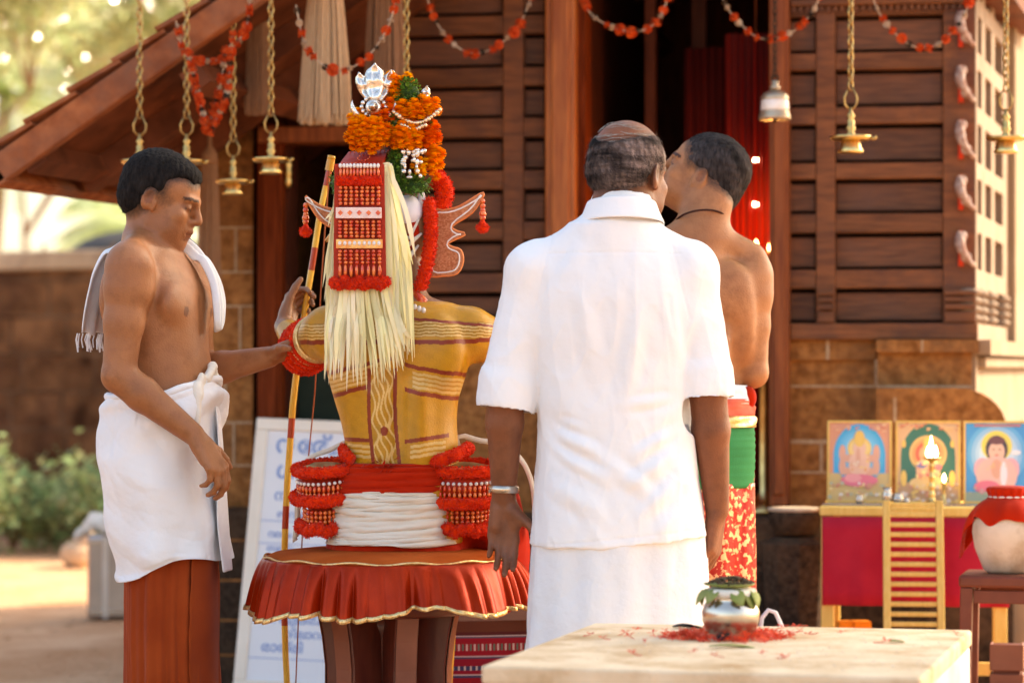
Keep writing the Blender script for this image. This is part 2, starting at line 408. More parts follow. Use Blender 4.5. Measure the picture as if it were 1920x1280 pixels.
# wall bodies
def lat(name, m, x0, x1, y0, y1, o0, o1, pz=None, **k): return tp(name, m, fbox(MB(), x0, x1, y0, y1, o0, o1, pz), **k)
lat('wall_core', M['black'], 700, 1022, -200, 600, -.30, -.012, 900)
lat('wall_core', M['black'], 1480, 1829, -200, 606, -.30, -.012, 1650)
lat('laterite_wall', M['laterite'], 648, 1022, 622, 960, -.30, .03, 900)
lat('plinth', M['granite'], 528, 1100, 960, 1300, -.30, .10, 900)
lat('laterite_pier', M['laterite'], 371, 474, 60, 952, -.40, .02, 420)
m_ = MB()
for y in (425, 508, 572, 662, 790, 870): fbox(m_, 371, 474, y, y+4, .018, .023, 420)
for x, y0, y1 in ((440,425,508),(402,508,572),(448,572,662),(420,662,790),(436,790,870)): fbox(m_, x, x+4, y0, y1, .018, .0235, 420)
tp('mortar_joints', M['mortar'], m_)
lat('plinth', M['granite'], 366, 480, 952, 1290, -.40, .10, 420)
m_ = MB()
for y in (1010, 1085, 1160, 1225): fbox(m_, 366, 480, y, y+4, .10, .103, 420)
tp('plinth_joints', M['laterite'], m_)
# right laterite base
lat('string_course', M['laterite'], 1480, 1642, 637, 674, -.2, .05, 1650)
lat('string_course', M['laterite'], 1643, 1836, 637, 660, -.2, .13, 1650)
lat('laterite_wall', M['laterite'], 1480, 1644, 674, 1010, -.3, .025, 1650)
lat('laterite_wall', M['laterite'], 1645, 1822, 660, 728, -.3, .09, 1650)
# rounded base course
u0, u1 = FU(1643, .2), FU(1886, .2); zt, zb = FZ(1750, 727, .2), FZ(1750, 1010, .2)
pr = [(u0, 0, zb), (u1, 0, zb)]+[(u1-.17+.17*math.cos(a*PI/16), 0, zt-.13+.13*math.sin(a*PI/16)) for a in range(9)]+[(u0, 0, zt)]
mb = MB().prism(pr, (0, -.19, 0), (0, .3, 0)); tp('round_base_course', M['laterite'], mb)
m_ = MB()
fbox(m_, 1480, 1642, 722, 726, .02, .0285, 1650); fbox(m_, 1480, 1550, 824, 832, .02, .029, 1650); fbox(m_, 1537, 1543, 832, 884, .02, .0285, 1650)
fbox(m_, 1480, 1550, 884, 888, .02, .029, 1650); fbox(m_, 1549, 1555, 637, 674, .04, .0535, 1650); fbox(m_, 1727, 1731, 637, 660, .12, .1335, 1650)
fbox(m_, 1643, 1822, 722, 727, .085, .094, 1650); fbox(m_, 1675, 1681, 745, 790, .18, .194, 1650); fbox(m_, 1640, 1645, 674, 722, .02, .05, 1650)
tp('mortar_joints', M['mortar'], m_)
lat('plinth', M['granite'], 1470, 1900, 1010, 1330, -.3, .05, 1650)
# entrance steps
for i in range(4):
    z1 = .62-.155*i
    tp('step', M['granite'], MB().box((FU(1110), -.32*(i+1), z1-.155 if i < 3 else -.05), (FU(1540), -.32*i+(.4 if i == 0 else 0), z1)), bevel=.012)

# interior of the shrine
I0, I1 = FU(1097), FU(1442)
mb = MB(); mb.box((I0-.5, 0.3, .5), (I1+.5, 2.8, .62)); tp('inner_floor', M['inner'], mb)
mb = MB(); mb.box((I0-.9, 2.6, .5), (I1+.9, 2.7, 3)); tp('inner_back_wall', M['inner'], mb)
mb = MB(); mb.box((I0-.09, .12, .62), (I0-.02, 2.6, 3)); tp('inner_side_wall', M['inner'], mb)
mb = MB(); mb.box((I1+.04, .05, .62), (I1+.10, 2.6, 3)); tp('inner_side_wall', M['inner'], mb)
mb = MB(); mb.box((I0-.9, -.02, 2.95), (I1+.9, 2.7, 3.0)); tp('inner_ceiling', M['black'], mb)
# inner door frame, half open leaf
mb = MB(); mb.box((FU(1180), .5, .62), (FU(1200), .56, 3)); mb.box((FU(1262), .7, .62), (FU(1290), .76, 3)); tp('inner_post', M['inner'], mb)
def curtain(name, x0, x1, y, z0, z1, m, n=60, amp=.02, fr=11):
    g = []
    for j in range(2):
        z = z1 if j == 0 else z0
        g.append([(x0+(x1-x0)*i/n, y+amp*math.sin(i/n*fr*2*PI)+amp*.5*math.sin(i/n*fr*3.3*2*PI+j), z) for i in range(n+1)])
    mb = MB().grid(g); return mb
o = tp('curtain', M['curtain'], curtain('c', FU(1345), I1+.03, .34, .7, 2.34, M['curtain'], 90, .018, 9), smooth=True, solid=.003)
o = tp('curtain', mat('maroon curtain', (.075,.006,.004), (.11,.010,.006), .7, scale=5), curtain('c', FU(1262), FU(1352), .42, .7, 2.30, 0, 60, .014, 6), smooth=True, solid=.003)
# left doorway
lat('door_leaf', M['gdoor'], 545, 700, 690, 1260, -.16, -.12, 600)
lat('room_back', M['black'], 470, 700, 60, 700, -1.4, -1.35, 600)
lat('room_side', M['black'], 474, 480, 60, 1260, -.40, -.01, 478)

# side wall with lattice window
sd = Vector((math.sin(math.radians(6)), math.cos(math.radians(6)), 0)); sn = Vector((sd.y, -sd.x, 0))
SC0 = Vector((FU(1830, .055), -.055, 0))
def sbox(mb, t0, t1, z0, z1, o0=-.05, o1=0):
    c = SC0+sd*((t0+t1)/2)+sn*((o0+o1)/2)+Vector((0,0,(z0+z1)/2))
    return mb.obox(c, sd*(t1-t0)/2, sn*(o1-o0)/2, Vector((0,0,(z1-z0)/2)))
def zr(py): return FZ(1650, py, .05)
tl = [.0,.12,.27,.40,.62,.74,1.02,1.2]
st_ = [(0,.05),(.20,.32),(.56,.67),(1.01,1.2)]
mb = MB()
for a, b in st_: sbox(mb, a, b, zr(540), zr(-120))
tp('lattice_stile', M['lattice'], mb)
prev = -120
mb = MB(); 
for r0, r1 in Rr[:-1]:
    for a, b in ((.05,.20),(.32,.56),(.67,1.01)): sbox(mb, a, b, zr(r0), zr(prev))
    prev = r1
for a, b in ((.05,.20),(.32,.56),(.67,1.01)): sbox(mb, a, b, zr(540), zr(prev))
sbox(mb, 0, 1.2, zr(637), zr(606))
tp('lattice_rail', M['lattice'], mb)
for a, b in st_:
    mb = MB(); c = SC0+sd*(a+b)/2-sn*.025
    mb.lathe([(.028+.02*abs(math.sin(k*PI/4.0)), zr(606)+(zr(540)-zr(606))*k/16) for k in range(17)], c, 10)
    tp('baluster', M['lattice'], mb, smooth=True)
mb = MB(); sbox(mb, .12, 1.2, .7, 2.9, -.50, -.46); tp('lattice_backing', M['black'], mb)  # black sheet stands in for the shade inside the lattice holes
mb = MB(); sbox(mb, 1.2, 5.5, zr(645), 2.75, -.3, .03); sbox(mb, 0, 5.5, zr(665), zr(637), -.3, .05); sbox(mb, 0, 5.5, .6, zr(665), -.3, .0)
sbox(mb, .05, 5.5, .0, zr(800), -.25, .22); tp('side_wall', M['plaster'], mb)
mb = MB(); sbox(mb, -.02, 1.5, 2.44, 2.55, -.1, .10); tp('eave_beam', M['rafter'], mb)
mb = MB(); sbox(mb, 0.06, 5.5, zr(690), zr(668), -.2, .03); tp('side_moulding', M['plaster'], mb, bevel=.008)
# back of the building so the roof stands on something
mb = MB(); mb.box((FU(371)+.1, 4.3, 0), (SC0.x+.3, 4.5, 2.6)); tp('rear_wall', M['laterite'], mb)
mb = MB(); sbox(mb, -.02, 0, 0,0); 
lw = MB(); lw.box((FU(371)-.0, .40, 0), (FU(371)+.25, 4.4, 2.35)); tp('left_wall', M['laterite'], lw)

# carved corner brackets, red and white
for y0, y1 in ((25,92),(127,195),(228,300),(331,395),(434,500)):
    z0, z1 = zr(y1), zr(y0); b = MB()
    x0 = FU(1797, .07); b.box((x0, -.085, z0), (FU(1806, .07), -.056, z1))
    tp('bracket_backing', mat('bracket red', (.62,.05,.02), None, .6) if 'bracket red' not in bpy.data.materials else bpy.data.materials['bracket red'], b)
    b = MB(); xc = FU(1818, .1); h = z1-z0
    pts = [Vector((xc-.018+.016*math.sin(k*.6), -.09-.02*math.sin(k*.5), z1-h*k/12-.005)) for k in range(12)]
    b.tube([(xc-.03+.045*t-.02*math.sin(t*PI), -.10-.03*math.sin(t*PI), z1-.012-h*.9*t) for t in [k/10 for k in range(11)]], [.008+.010*math.sin(PI*min(1, .2+k/10)) for k in range(11)], 10)
    b.ball((xc-.022, -.105, z1-.02), (.014, .014, .017), 10, 6); b.torus((xc-.012, -.095, z0+.03), .014, .006, (0,1,0), 12, 6)
    tp('carved_bracket', mat('bracket pale', (.45,.36,.32), (.30,.16,.12), .6, scale=60) if 'bracket pale' not in bpy.data.materials else bpy.data.materials['bracket pale'], b, smooth=True)

# ------------------------------------------------------------------ roof (left slope and right slope)
DA = math.radians(15); dd = Vector((math.sin(DA), math.cos(DA), 0))
ec = P(-4, 306, 9.0)                       # low front corner of the left slope
up = (P(430, 0, 9.0)-P(0, 300, 9.0)); up = Vector((up.x, 0, up.z)).normalized()
rn = Vector((-up.z, 0, up.x))              # outward normal
LSL = 3.1
def T(v): return TML @ Vector(v)
def roofpt(s, t, n=0): return T(ec+up*s+dd*t+rn*n)
mb = MB()
def rb(mb, s0, s1, t0, t1, n0, n1):
    c = [roofpt(s, t, n) for n in (n0, n1) for t in (t0, t1) for s in (s0, s1)]
    mb._add(c, [(0,2,3,1),(4,5,7,6),(0,1,5,4),(1,3,7,5),(3,2,6,7),(2,0,4,6)])
rb(mb, .0, LSL, .06, 5.6, .0, .02); tp('roof_boarding', M['rafter'], mb)
mb = MB()
t = .0
k = 0
while t < 5.6:
    for i in range(18):
        s = -.03+i*.17; z = .022+.006*random.random()
        a, b = roofpt(s, t, z+.018), roofpt(s+.19, t, z); 
        w_ = dd*.2; W_ = TML.to_3x3() @ w_; U = TML.to_3x3() @ rn
        pts = [[a+W_*(j/6)+U*(.014*math.cos(j/6*2*PI)) for j in range(7)], [b+W_*(j/6)+U*(.014*math.cos(j/6*2*PI)) for j in range(7)]]
        mb.grid(pts)
    t += .2
tp('roof_tiles', M['tile'], mb, solid=.014)
for k in range(11):
    t0 = .55+k*.46; mb = MB(); rb(mb, .02, LSL, t0, t0+.07, -.085, -.002); tp('rafter', M['rafter'], mb)
for s0 in (.05, .62, 1.5):
    mb = MB(); rb(mb, s0, s0+.07, .04, 5.4, -.16 if s0 > .1 else -.07, -.087 if s0 > .1 else -.002); tp('purlin', M['rafter'], mb)
mb = MB(); rb(mb, -.04, LSL, .0, .05, -.055, .028); tp('barge_board', M['tile'], mb, bevel=.004)
mb = MB(); rb(mb, -.05, -.01, .0, 5.6, -.06, .03); tp('eave_fascia', M['tile'], mb)
# right slope, mirrored about the ridge, seen only as shade on the side wall
rg = ec+up*LSL; up2 = Vector((up.x, 0, -up.z)); L2 = 1.15
def r2(s, t, n): return T(rg+up2*s+dd*t+Vector((up.z,0,up.x))*n)
mb = MB()
c = [r2(s, t, n) for n in (0, .045) for t in (.0, 5.6) for s in (-.03, L2)]
mb._add(c, [(0,2,3,1),(4,5,7,6),(0,1,5,4),(1,3,7,5),(3,2,6,7),(2,0,4,6)]); tp('roof_slope', M['tile'], mb)
# gable boarding above the door, behind the hanging things
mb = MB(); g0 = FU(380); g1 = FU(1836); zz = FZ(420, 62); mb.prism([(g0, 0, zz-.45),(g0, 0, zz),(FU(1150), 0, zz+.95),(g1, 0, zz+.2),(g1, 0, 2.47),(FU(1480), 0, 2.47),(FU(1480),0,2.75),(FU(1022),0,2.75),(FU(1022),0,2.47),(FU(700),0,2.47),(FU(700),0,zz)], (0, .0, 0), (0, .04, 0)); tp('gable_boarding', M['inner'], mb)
# string lights and lamps inside
for (px, py, r) in ((1417,300,.0075),(1417,383,.0075)):
    mb = MB().ball((0,0,0), r, 10, 6)
    q = P(px, py, 10.3)
    o = mb.build('light_bulb', M['bulb'], None, smooth=True); o.location = q; tag(o, 'tiny round light hanging before the red curtain, '+('upper of the two' if py < 350 else 'lower of the two'), 'light bulb', 'round lights by the curtain')
    c = MB().tube([(0,0,r), (0,0,.9 if py < 350 else .14)], .0015, 5).build('wire', M['rope'], o)
q = P(1432, 470, 10.0)
lm = empty('oil_lamp', (q.x, q.y, .62), 0, 'tall brass lamp glowing beside the red curtain in the shrine doorway', 'lamp')
mb = MB().lathe([(.09,0),(.09,.015),(.04,.04),(.018,.08),(.018,.5),(.03,.52),(.018,.54),(.018,.86),(.05,.90),(.055,.92),(.0,.905)], n=20); mb.build('stem', M['brass'], lm, smooth=True)
for i, (dx, dy) in enumerate(((.02,-.045),(-.03,-.04),(.05,.01))):
    MB().lathe([(0,0),(.008,.008),(.009,.018),(.004,.035),(0,.045)], (dx, dy, .915), 8).build('flame', M['flame'], lm, smooth=True)
pl = bpy.data.lights.new('lamp_glow', 'POINT'); po = bpy.data.objects.new('lamp_glow', pl); COL.objects.link(po); po.parent = lm; po.location = (0, 0, 1.0); pl.energy = 3.2; pl.color = (1,.45,.12); pl.shadow_soft_size = .04

# ------------------------------------------------------------------ compound wall
def cw(px, py, d): return P(px, py, d)
a = Vector((-6.2, 20.4, 0)); b = Vector((2.5, 17.0, 0))
cwall = empty('compound_wall', (0,0,0), 0, 'old brown laterite boundary wall with pale coping at the left', 'wall')
du = (b-a).normalized(); dn = Vector((du.y, -du.x, 0))
MB().obox((a+b)/2+Vector((0,0,.88)), du*(b-a).length/2, dn*.14, (0,0,.90)).build('wall', M['latwall'], cwall)
MB().obox((a+b)/2+Vector((0,0,1.85)), du*(b-a).length/2, dn*.19, (0,0,.065)).build('coping', mat('old coping', (.44,.31,.19), (.60,.44,.29), .9, scale=6, bump=.01, dirt=(.24,.15,.09), dscale=3), cwall, bevel=.02)
rw = random.Random(6); jm = MB(); Lw = (b-a).length
for k in range(7):
    zz = .22+.25*k; jm.obox((a+b)/2-dn*0+dn*.1425+Vector((0,0,zz)), du*Lw/2, dn*.0035, (0,0,.010)); t_ = rw.uniform(0,.4)
    while t_ < Lw: jm.obox(a+du*t_+dn*.1430+Vector((0,0,zz+.125)), du*.009, dn*.0032, (0,0,.112)); t_ += rw.uniform(.38,.55)
jm.build('wall_joints', mat('wall joint', (.045,.020,.010), (.20,.11,.06), .95, scale=3), cwall)
a2 = Vector((-6.2, 20.4, 0)); b2 = Vector((-9, 0, 0)); 
cw2 = empty('compound_wall', (0,0,0), 0, 'side run of the boundary wall outside the left edge', 'wall')
du2 = (b2-a2).normalized(); dn2 = Vector((du2.y, -du2.x, 0))
MB().obox((a2+b2)/2+Vector((0,0,.88)), du2*(b2-a2).length/2, dn2*.14, (0,0,.90)).build('wall', M['latwall'], cw2)

# ------------------------------------------------------------------ umbrella behind the wall
um = empty('umbrella', P(255, 0, 22.5).xy.to_3d(), 0, 'dark grey open umbrella showing above the boundary wall behind the left man', 'umbrella')
R_ = .60; H_ = .30; zt = EYE+(690-432)/FPX*22.5
mb = MB(); nseg = 16
g = []
for i in range(9):
    t_ = i/8; row = []
    for k in range(nseg+1):
        an = 2*PI*k/nseg; rr = R_*math.sin(t_*PI/2*.98)*(1-.03*(k % 2)*t_)
        row.append((rr*math.cos(an), rr*math.sin(an), zt-H_*(1-math.cos(t_*PI/2))))
    g.append(row)
mb.grid(g); mb.build('canopy', M['grey'], um, smooth=True, solid=.004)
MB().tube([(0,0,.9),(0,0,zt+.05)], .01, 8).build('shaft', M['steel'], um)

# ------------------------------------------------------------------ foliage
def leaf_mesh(name, m, n, centre_fn, size, parent, seed=1, aspect=.45, glint=0):
    r = np.random.default_rng(seed)
    c = centre_fn(r, n)                                       # n x 3
    n = len(c)
    d = r.normal(0, 1, (n, 3)); d[:, 2] = d[:, 2]*.6-.2; d /= np.linalg.norm(d, axis=1)[:, None]
    e = r.normal(0, 1, (n, 3)); e -= d*(e*d).sum(1)[:, None]; e /= np.linalg.norm(e, axis=1)[:, None]
    L = size*r.uniform(.6, 1.3, n)[:, None]
    if glint:                                   # share of leaves turned to throw sun glints at the camera
        k = r.random(n) < glint; h_ = np.array(SUN)+np.array((.12,-1,-.08)); h_ /= np.linalg.norm(h_); nb = h_+r.normal(0, .06, (n, 3)); nb /= np.linalg.norm(nb, axis=1)[:, None]
        dk = np.cross(nb, d); dk /= np.linalg.norm(dk, axis=1)[:, None]; d = np.where(k[:, None], dk, d); e = np.where(k[:, None], np.cross(nb, dk), e)
    v = np.stack([c-d*L, c+e*L*aspect, c+d*L, c-e*L*aspect], 1).reshape(-1, 3)
    me = bpy.data.meshes.new(name); me.vertices.add(4*n); me.vertices.foreach_set('co', v.astype(np.float32).ravel())
    me.loops.add(4*n); me.loops.foreach_set('vertex_index', np.arange(4*n, dtype=np.int32))
    me.polygons.add(n); me.polygons.foreach_set('loop_start', np.arange(0, 4*n, 4, dtype=np.int32))
    me.update(calc_edges=True)
    at = me.color_attributes.new('Col', 'FLOAT_COLOR', 'POINT')
    col = np.ones((n, 4)); col[:, :3] = (r.uniform(.55, 1.2, n)[:, None])*np.array([1, 1, 1]); col[:, 0] *= r.uniform(.8, 1.3, n)
    at.data.foreach_set('color', np.repeat(col, 4, 0).astype(np.float32).ravel())
    me.materials.append(m); return link(name, me, parent)
def limbs(mb, base, top, r, depth, rnd, tips):
    base = Vector(base); top = Vector(top); mid = (base+top)/2+Vector((rnd.uniform(-.1,.1),)*3)*(top-base).length*.3
    mb.tube([base, mid, top], [r, r*.8, r*.6], 8)
    if depth == 0: tips.append(top); return
    for i in range(3 if depth > 1 else 4):
        d = (top-base).normalized()+Vector((rnd.uniform(-1,1), rnd.uniform(-1,1), rnd.uniform(-.2,.7)))
        limbs(mb, top, top+d.normalized()*(top-base).length*rnd.uniform(.5,.8), r*.55, depth-1, rnd, tips)
def tree(loc, h, cr, n, size, label, seed, group=None, m='treel'):
    rnd = random.Random(seed); t = empty('broadleaf_tree', loc, 0, label, 'tree', group)
    mb = MB(); tips = []; limbs(mb, (0,0,-.1), (rnd.uniform(-.3,.3), rnd.uniform(-.3,.3), h*.42), .011*h, 3, rnd, tips)
    mb.build('trunk', M['bark'], t, smooth=True)
    T_ = np.array([tuple(p) for p in tips])
    def cf(r, n):
        i = r.integers(0, len(T_), n); q = r.normal(0, 1, (n, 3)); q /= np.linalg.norm(q, axis=1)[:, None]
        return T_[i]+q*(r.uniform(0, 1, n)**.5)[:, None]*cr*r.uniform(.6, 1.1, len(T_))[i][:, None]
    leaf_mesh('crown', M[m], n, cf, size, t, seed, glint=.09); return t
tree((-6.2, 30, 0), 6.5, .9, 26000, .055, 'large pale leafed tree at the far left beyond the wall', 3, 'trees beyond the wall')
tree((-3.3, 36, 0), 7.5, 1.0, 30000, .06, 'tall bright tree above the roof slope beyond the wall', 5, 'trees beyond the wall')
tree((-5.6, 44, 0), 8, 1.4, 26000, .08, 'distant hazy tree left of the tall bright tree', 8, 'trees beyond the wall')
tree((-8.2, 48, 0), 8, 1.5, 20000, .09, 'distant tree showing under the roof eave behind the wall', 11, 'trees beyond the wall')
tree((-10.5, 33, 0), 7, 1.2, 9000, .10, 'tree beyond the wall outside the left edge', 31, 'trees beyond the wall')
tree((-13.5, 38, 0), 8, 1.4, 9000, .12, 'farther tree beyond the wall outside the left edge', 33, 'trees beyond the wall')
def palm(loc, h, label, seed, nf=16, fl=2.3):
    rnd = random.Random(seed); t = empty('coconut_palm', loc, 0, label, 'palm tree', 'trees beyond the wall')
    pts = [Vector((.5*math.sin(k/8*1.2), .1*k/8, h*k/8)) for k in range(9)]
    MB().tube(pts, [.13-.04*k/8 for k in range(9)], 10).build('trunk', M['bark'], t, smooth=True)
    top = pts[-1]
    mb = MB()
    for i in range(nf):
        an = 2*PI*i/nf+rnd.uniform(-.2,.2); el = rnd.uniform(-.2, 1.1); d = Vector((math.cos(an)*math.cos(el), math.sin(an)*math.cos(el), math.sin(el)))
        sp = [top+d*fl*k/12+Vector((0,0,-1))*fl*.55*(k/12)**2 for k in range(13)]
        mb.color((.9,.9,.7)); mb.tube(sp, [.03-.002*k for k in range(13)], 5)
        for k in range(1, 12):
            for q in range(4):
                p_ = sp[k].lerp(sp[min(k+1,12)], q/4); ax = (sp[min(k+1,12)]-sp[k]).normalized(); sd_ = ax.cross(Vector((0,0,1))).normalized()
                for sg in (-1, 1):
                    L = .55*math.sin(PI*(k+q/4)/12.5)+.1; e = (sd_*sg+ax*.5+Vector((0,0,-.55))).normalized()
                    mb.color((rnd.uniform(.7,1.1),)*3); mb.quad(p_, p_+ax*.035, p_+e*L, p_+e*L-ax*.004)
    mb.build('fronds', M['treel'], t)
palm((-4.3, 31, 0), 2.4, 'young coconut palm with drooping fronds behind the wall', 2, 18, 2.0)
palm((-6.9, 36, 0), 4.6, 'taller coconut palm among the far trees', 4)
# trees added out of view at the right to keep sun off the men
tree((4.9, 9.3, 0), 7.2, 1.1, 9000, .12, 'tree added out of view right of the yard to shade the men', 21, 'unseen trees added to shade the yard')
tree((5.4, 7.0, 0), 7.0, 1.1, 8000, .12, 'second tree added out of view right of the yard to shade the men', 22, 'unseen trees added to shade the yard')

# bushes at the foot of the wall
def bush(loc, h, w_, n, label, seed):
    t = empty('bush', loc, 0, label, 'bush', 'bushes at the foot of the wall'); rnd = random.Random(seed)
    mb = MB(); tips = []
    for i in range(9):
        an = rnd.uniform(0, 2*PI); tp_ = Vector((math.cos(an)*w_*rnd.uniform(.2,1), math.sin(an)*w_*.5*rnd.uniform(.2,1), h*rnd.uniform(.45,1)))
        mb.tube([(0,0,0), tp_*.5+Vector((0,0,.05)), tp_], [.012,.009,.004], 6); tips += [tp_, tp_*.7]
    mb.build('stems', M['bark'], t)
    T_ = np.array([tuple(p) for p in tips])
    def cf(r, n):
        i = r.integers(0, len(T_), n); return T_[i]+r.normal(0, .085, (n, 3))
    leaf_mesh('leaves', M['plantl'], n, cf, .035, t, seed, .55)
for px, d, h, w_, n, lb, sd_ in ((25,17.6,.50,.25,620,'bright green bush at the far left before the wall',1),(105,17.8,.40,.25,520,'low leafy bush between the left bush and the tin box',2),
                               (185,17.4,.50,.22,800,'green bush just left of the standing man',3),(-60,17.2,.6,.3,800,'bush beyond the left edge of the yard',4),(150,18.2,.40,.2,500,'small sparse bush behind the row',5)):
    bush((P(px, 0, d).x, d, 0), h, w_, n, lb, sd_)

# ------------------------------------------------------------------ smooth bodies: signed distance primitives + surface nets
def V3(*a): return np.array(a if len(a) == 3 else a[0], np.float64)
def unit(v): v = np.array(v, float); return v/np.linalg.norm(v)
class SDF:
    def __init__(s): s.p = []
    def cap(s, a, b, ra, rb, k=.012, sub=False, flat=None, ff=1.0):
        s.p.append(('cap', V3(a), V3(b), ra, rb, k, sub, None if flat is None else unit(flat), ff)); return s
    def ell(s, c, r, k=.012, sub=False, R=None):
        r = V3(r) if hasattr(r, '__len__') else V3(r, r, r)
        s.p.append(('ell', V3(c), r, None if R is None else np.array(R), None, k, sub)); return s
    def chain(s, pts, rs, k=.012, **kw):
        for i in range(len(pts)-1): s.cap(pts[i], pts[i+1], rs[i], rs[i+1], k, **kw)
        return s
    def sect(s, rows, k=.015, ex=2.3, cx=0.0, M=None):
        """rows of (z, cx, cy, a, b) up a vertical axis; M optional local->body 3x3, with offset"""
        s.p.append(('sect', np.array(rows, float), ex, M, None, k, False)); return s
    def plane(s, c, n, k=.001):
        s.p.append(('plane', V3(c), unit(n), None, None, k, True)); return s
    def eval(s, lo, hi, h):
        nx, ny, nz = [int((hi[i]-lo[i])/h)+1 for i in range(3)]
        ax = [lo[i]+h*np.arange(n) for i, n in enumerate((nx, ny, nz))]
        F = np.full((nx, ny, nz), .08, np.float32)
        for pr in s.p:
            kind, k, sub = pr[0], pr[5], pr[6]; pad = k+4*h
            if kind == 'cap':
                a, b, ra, rb = pr[1:5]; R = max(ra, rb); l, u = np.minimum(a, b)-R-pad, np.maximum(a, b)+R+pad
            elif kind == 'ell':
                c, r, Rm = pr[1], pr[2], pr[3]; R = r if Rm is None else np.full(3, r.max()); l, u = c-R-pad, c+R+pad
            elif kind == 'sect':
                rows, ex, Mx = pr[1], pr[2], pr[3]
                if Mx is None:
                    l = V3((rows[:,1]-rows[:,3]).min(), (rows[:,2]-rows[:,4]).min(), rows[0,0])-pad; u = V3((rows[:,1]+rows[:,3]).max(), (rows[:,2]+rows[:,4]).max(), rows[-1,0])+pad
                else: l = V3(lo); u = V3(hi)
            else: l = V3(lo); u = V3(hi)
            i0 = [max(0, int((l[i]-lo[i])/h)) for i in range(3)]; i1 = [min((nx, ny, nz)[i], int((u[i]-lo[i])/h)+2) for i in range(3)]
            if any(i1[i] <= i0[i] for i in range(3)): continue
            sl_ = tuple(slice(i0[i], i1[i]) for i in range(3))
            X = ax[0][sl_[0]][:, None, None].astype(np.float32); Y = ax[1][sl_[1]][None, :, None].astype(np.float32); Z = ax[2][sl_[2]][None, None, :].astype(np.float32)
            if kind == 'cap':
                d = b-a; L2 = float(d@d)+1e-12
                px, py, pz = X-a[0], Y-a[1], Z-a[2]
                t = np.clip((px*d[0]+py*d[1]+pz*d[2])/L2, 0, 1)
                qx, qy, qz = px-t*d[0], py-t*d[1], pz-t*d[2]
                fl, ff = pr[7], pr[8]
                if fl is not None:
                    m = (qx*fl[0]+qy*fl[1]+qz*fl[2])*(ff-1); qx = qx+m*fl[0]; qy = qy+m*fl[1]; qz = qz+m*fl[2]
                D = np.sqrt(qx*qx+qy*qy+qz*qz)-(ra+(rb-ra)*t)
                if fl is not None and ff > 1: D = D/ff**.5
            elif kind == 'ell':
                px, py, pz = X-c[0], Y-c[1], Z-c[2]
                if Rm is not None:
                    px, py, pz = [px*Rm[0, i]+py*Rm[1, i]+pz*Rm[2, i] for i in range(3)]
                k0 = np.sqrt((px/r[0])**2+(py/r[1])**2+(pz/r[2])**2); k1 = np.sqrt((px/r[0]**2)**2+(py/r[1]**2)**2+(pz/r[2]**2)**2)+1e-9
                D = k0*(k0-1)/k1
            elif kind == 'sect':
                if Mx is not None:
                    Rm, c = Mx; px, py, pz = X-c[0], Y-c[1], Z-c[2]
                    px, py, pz = [px*Rm[0][i]+py*Rm[1][i]+pz*Rm[2][i] for i in range(3)]
                else: px, py, pz = X, Y, Z
                zz = np.clip(pz, rows[0,0], rows[-1,0])
                zs = np.linspace(rows[0,0], rows[-1,0], 200)
                def itp(c_):
                    v = np.interp(zs, rows[:,0], rows[:,c_]); kk = np.ones(15)/15; v2 = np.convolve(np.pad(v, 7, mode='edge'), kk, 'valid')
                    return np.interp(zz, zs, v2).astype(np.float32)
                A, B, CX, CY = itp(3), itp(4), itp(1), itp(2)
                q = (np.abs((px-CX)/A)**ex+np.abs((py-CY)/B)**ex)**(1/ex)
                D = (q-1)*np.minimum(A, B)*.95
                D = D + np.zeros_like(F[sl_])
                dz = np.maximum(rows[0,0]-pz, pz-rows[-1,0])
                D = np.maximum(D, dz)
            else:
                c, n = pr[1], pr[2]
                D = (X-c[0])*n[0]+(Y-c[1])*n[1]+(Z-c[2])*n[2]
                F[sl_] = np.maximum(F[sl_], D); continue
            G = F[sl_]
            if sub:
                hh = np.clip(.5-.5*(G+D)/k, 0, 1); F[sl_] = (G*(1-hh)-D*hh)+k*hh*(1-hh)
            else:
                hh = np.clip(.5+.5*(D-G)/k, 0, 1); F[sl_] = D*(1-hh)+G*hh-k*hh*(1-hh)
        return F
    def mesh(s, lo, hi, h=.005, post=None):
        F = s.eval(lo, hi, h)
        if post is not None: F = post(F, lo, h)
        return surface_nets(F, lo, h)

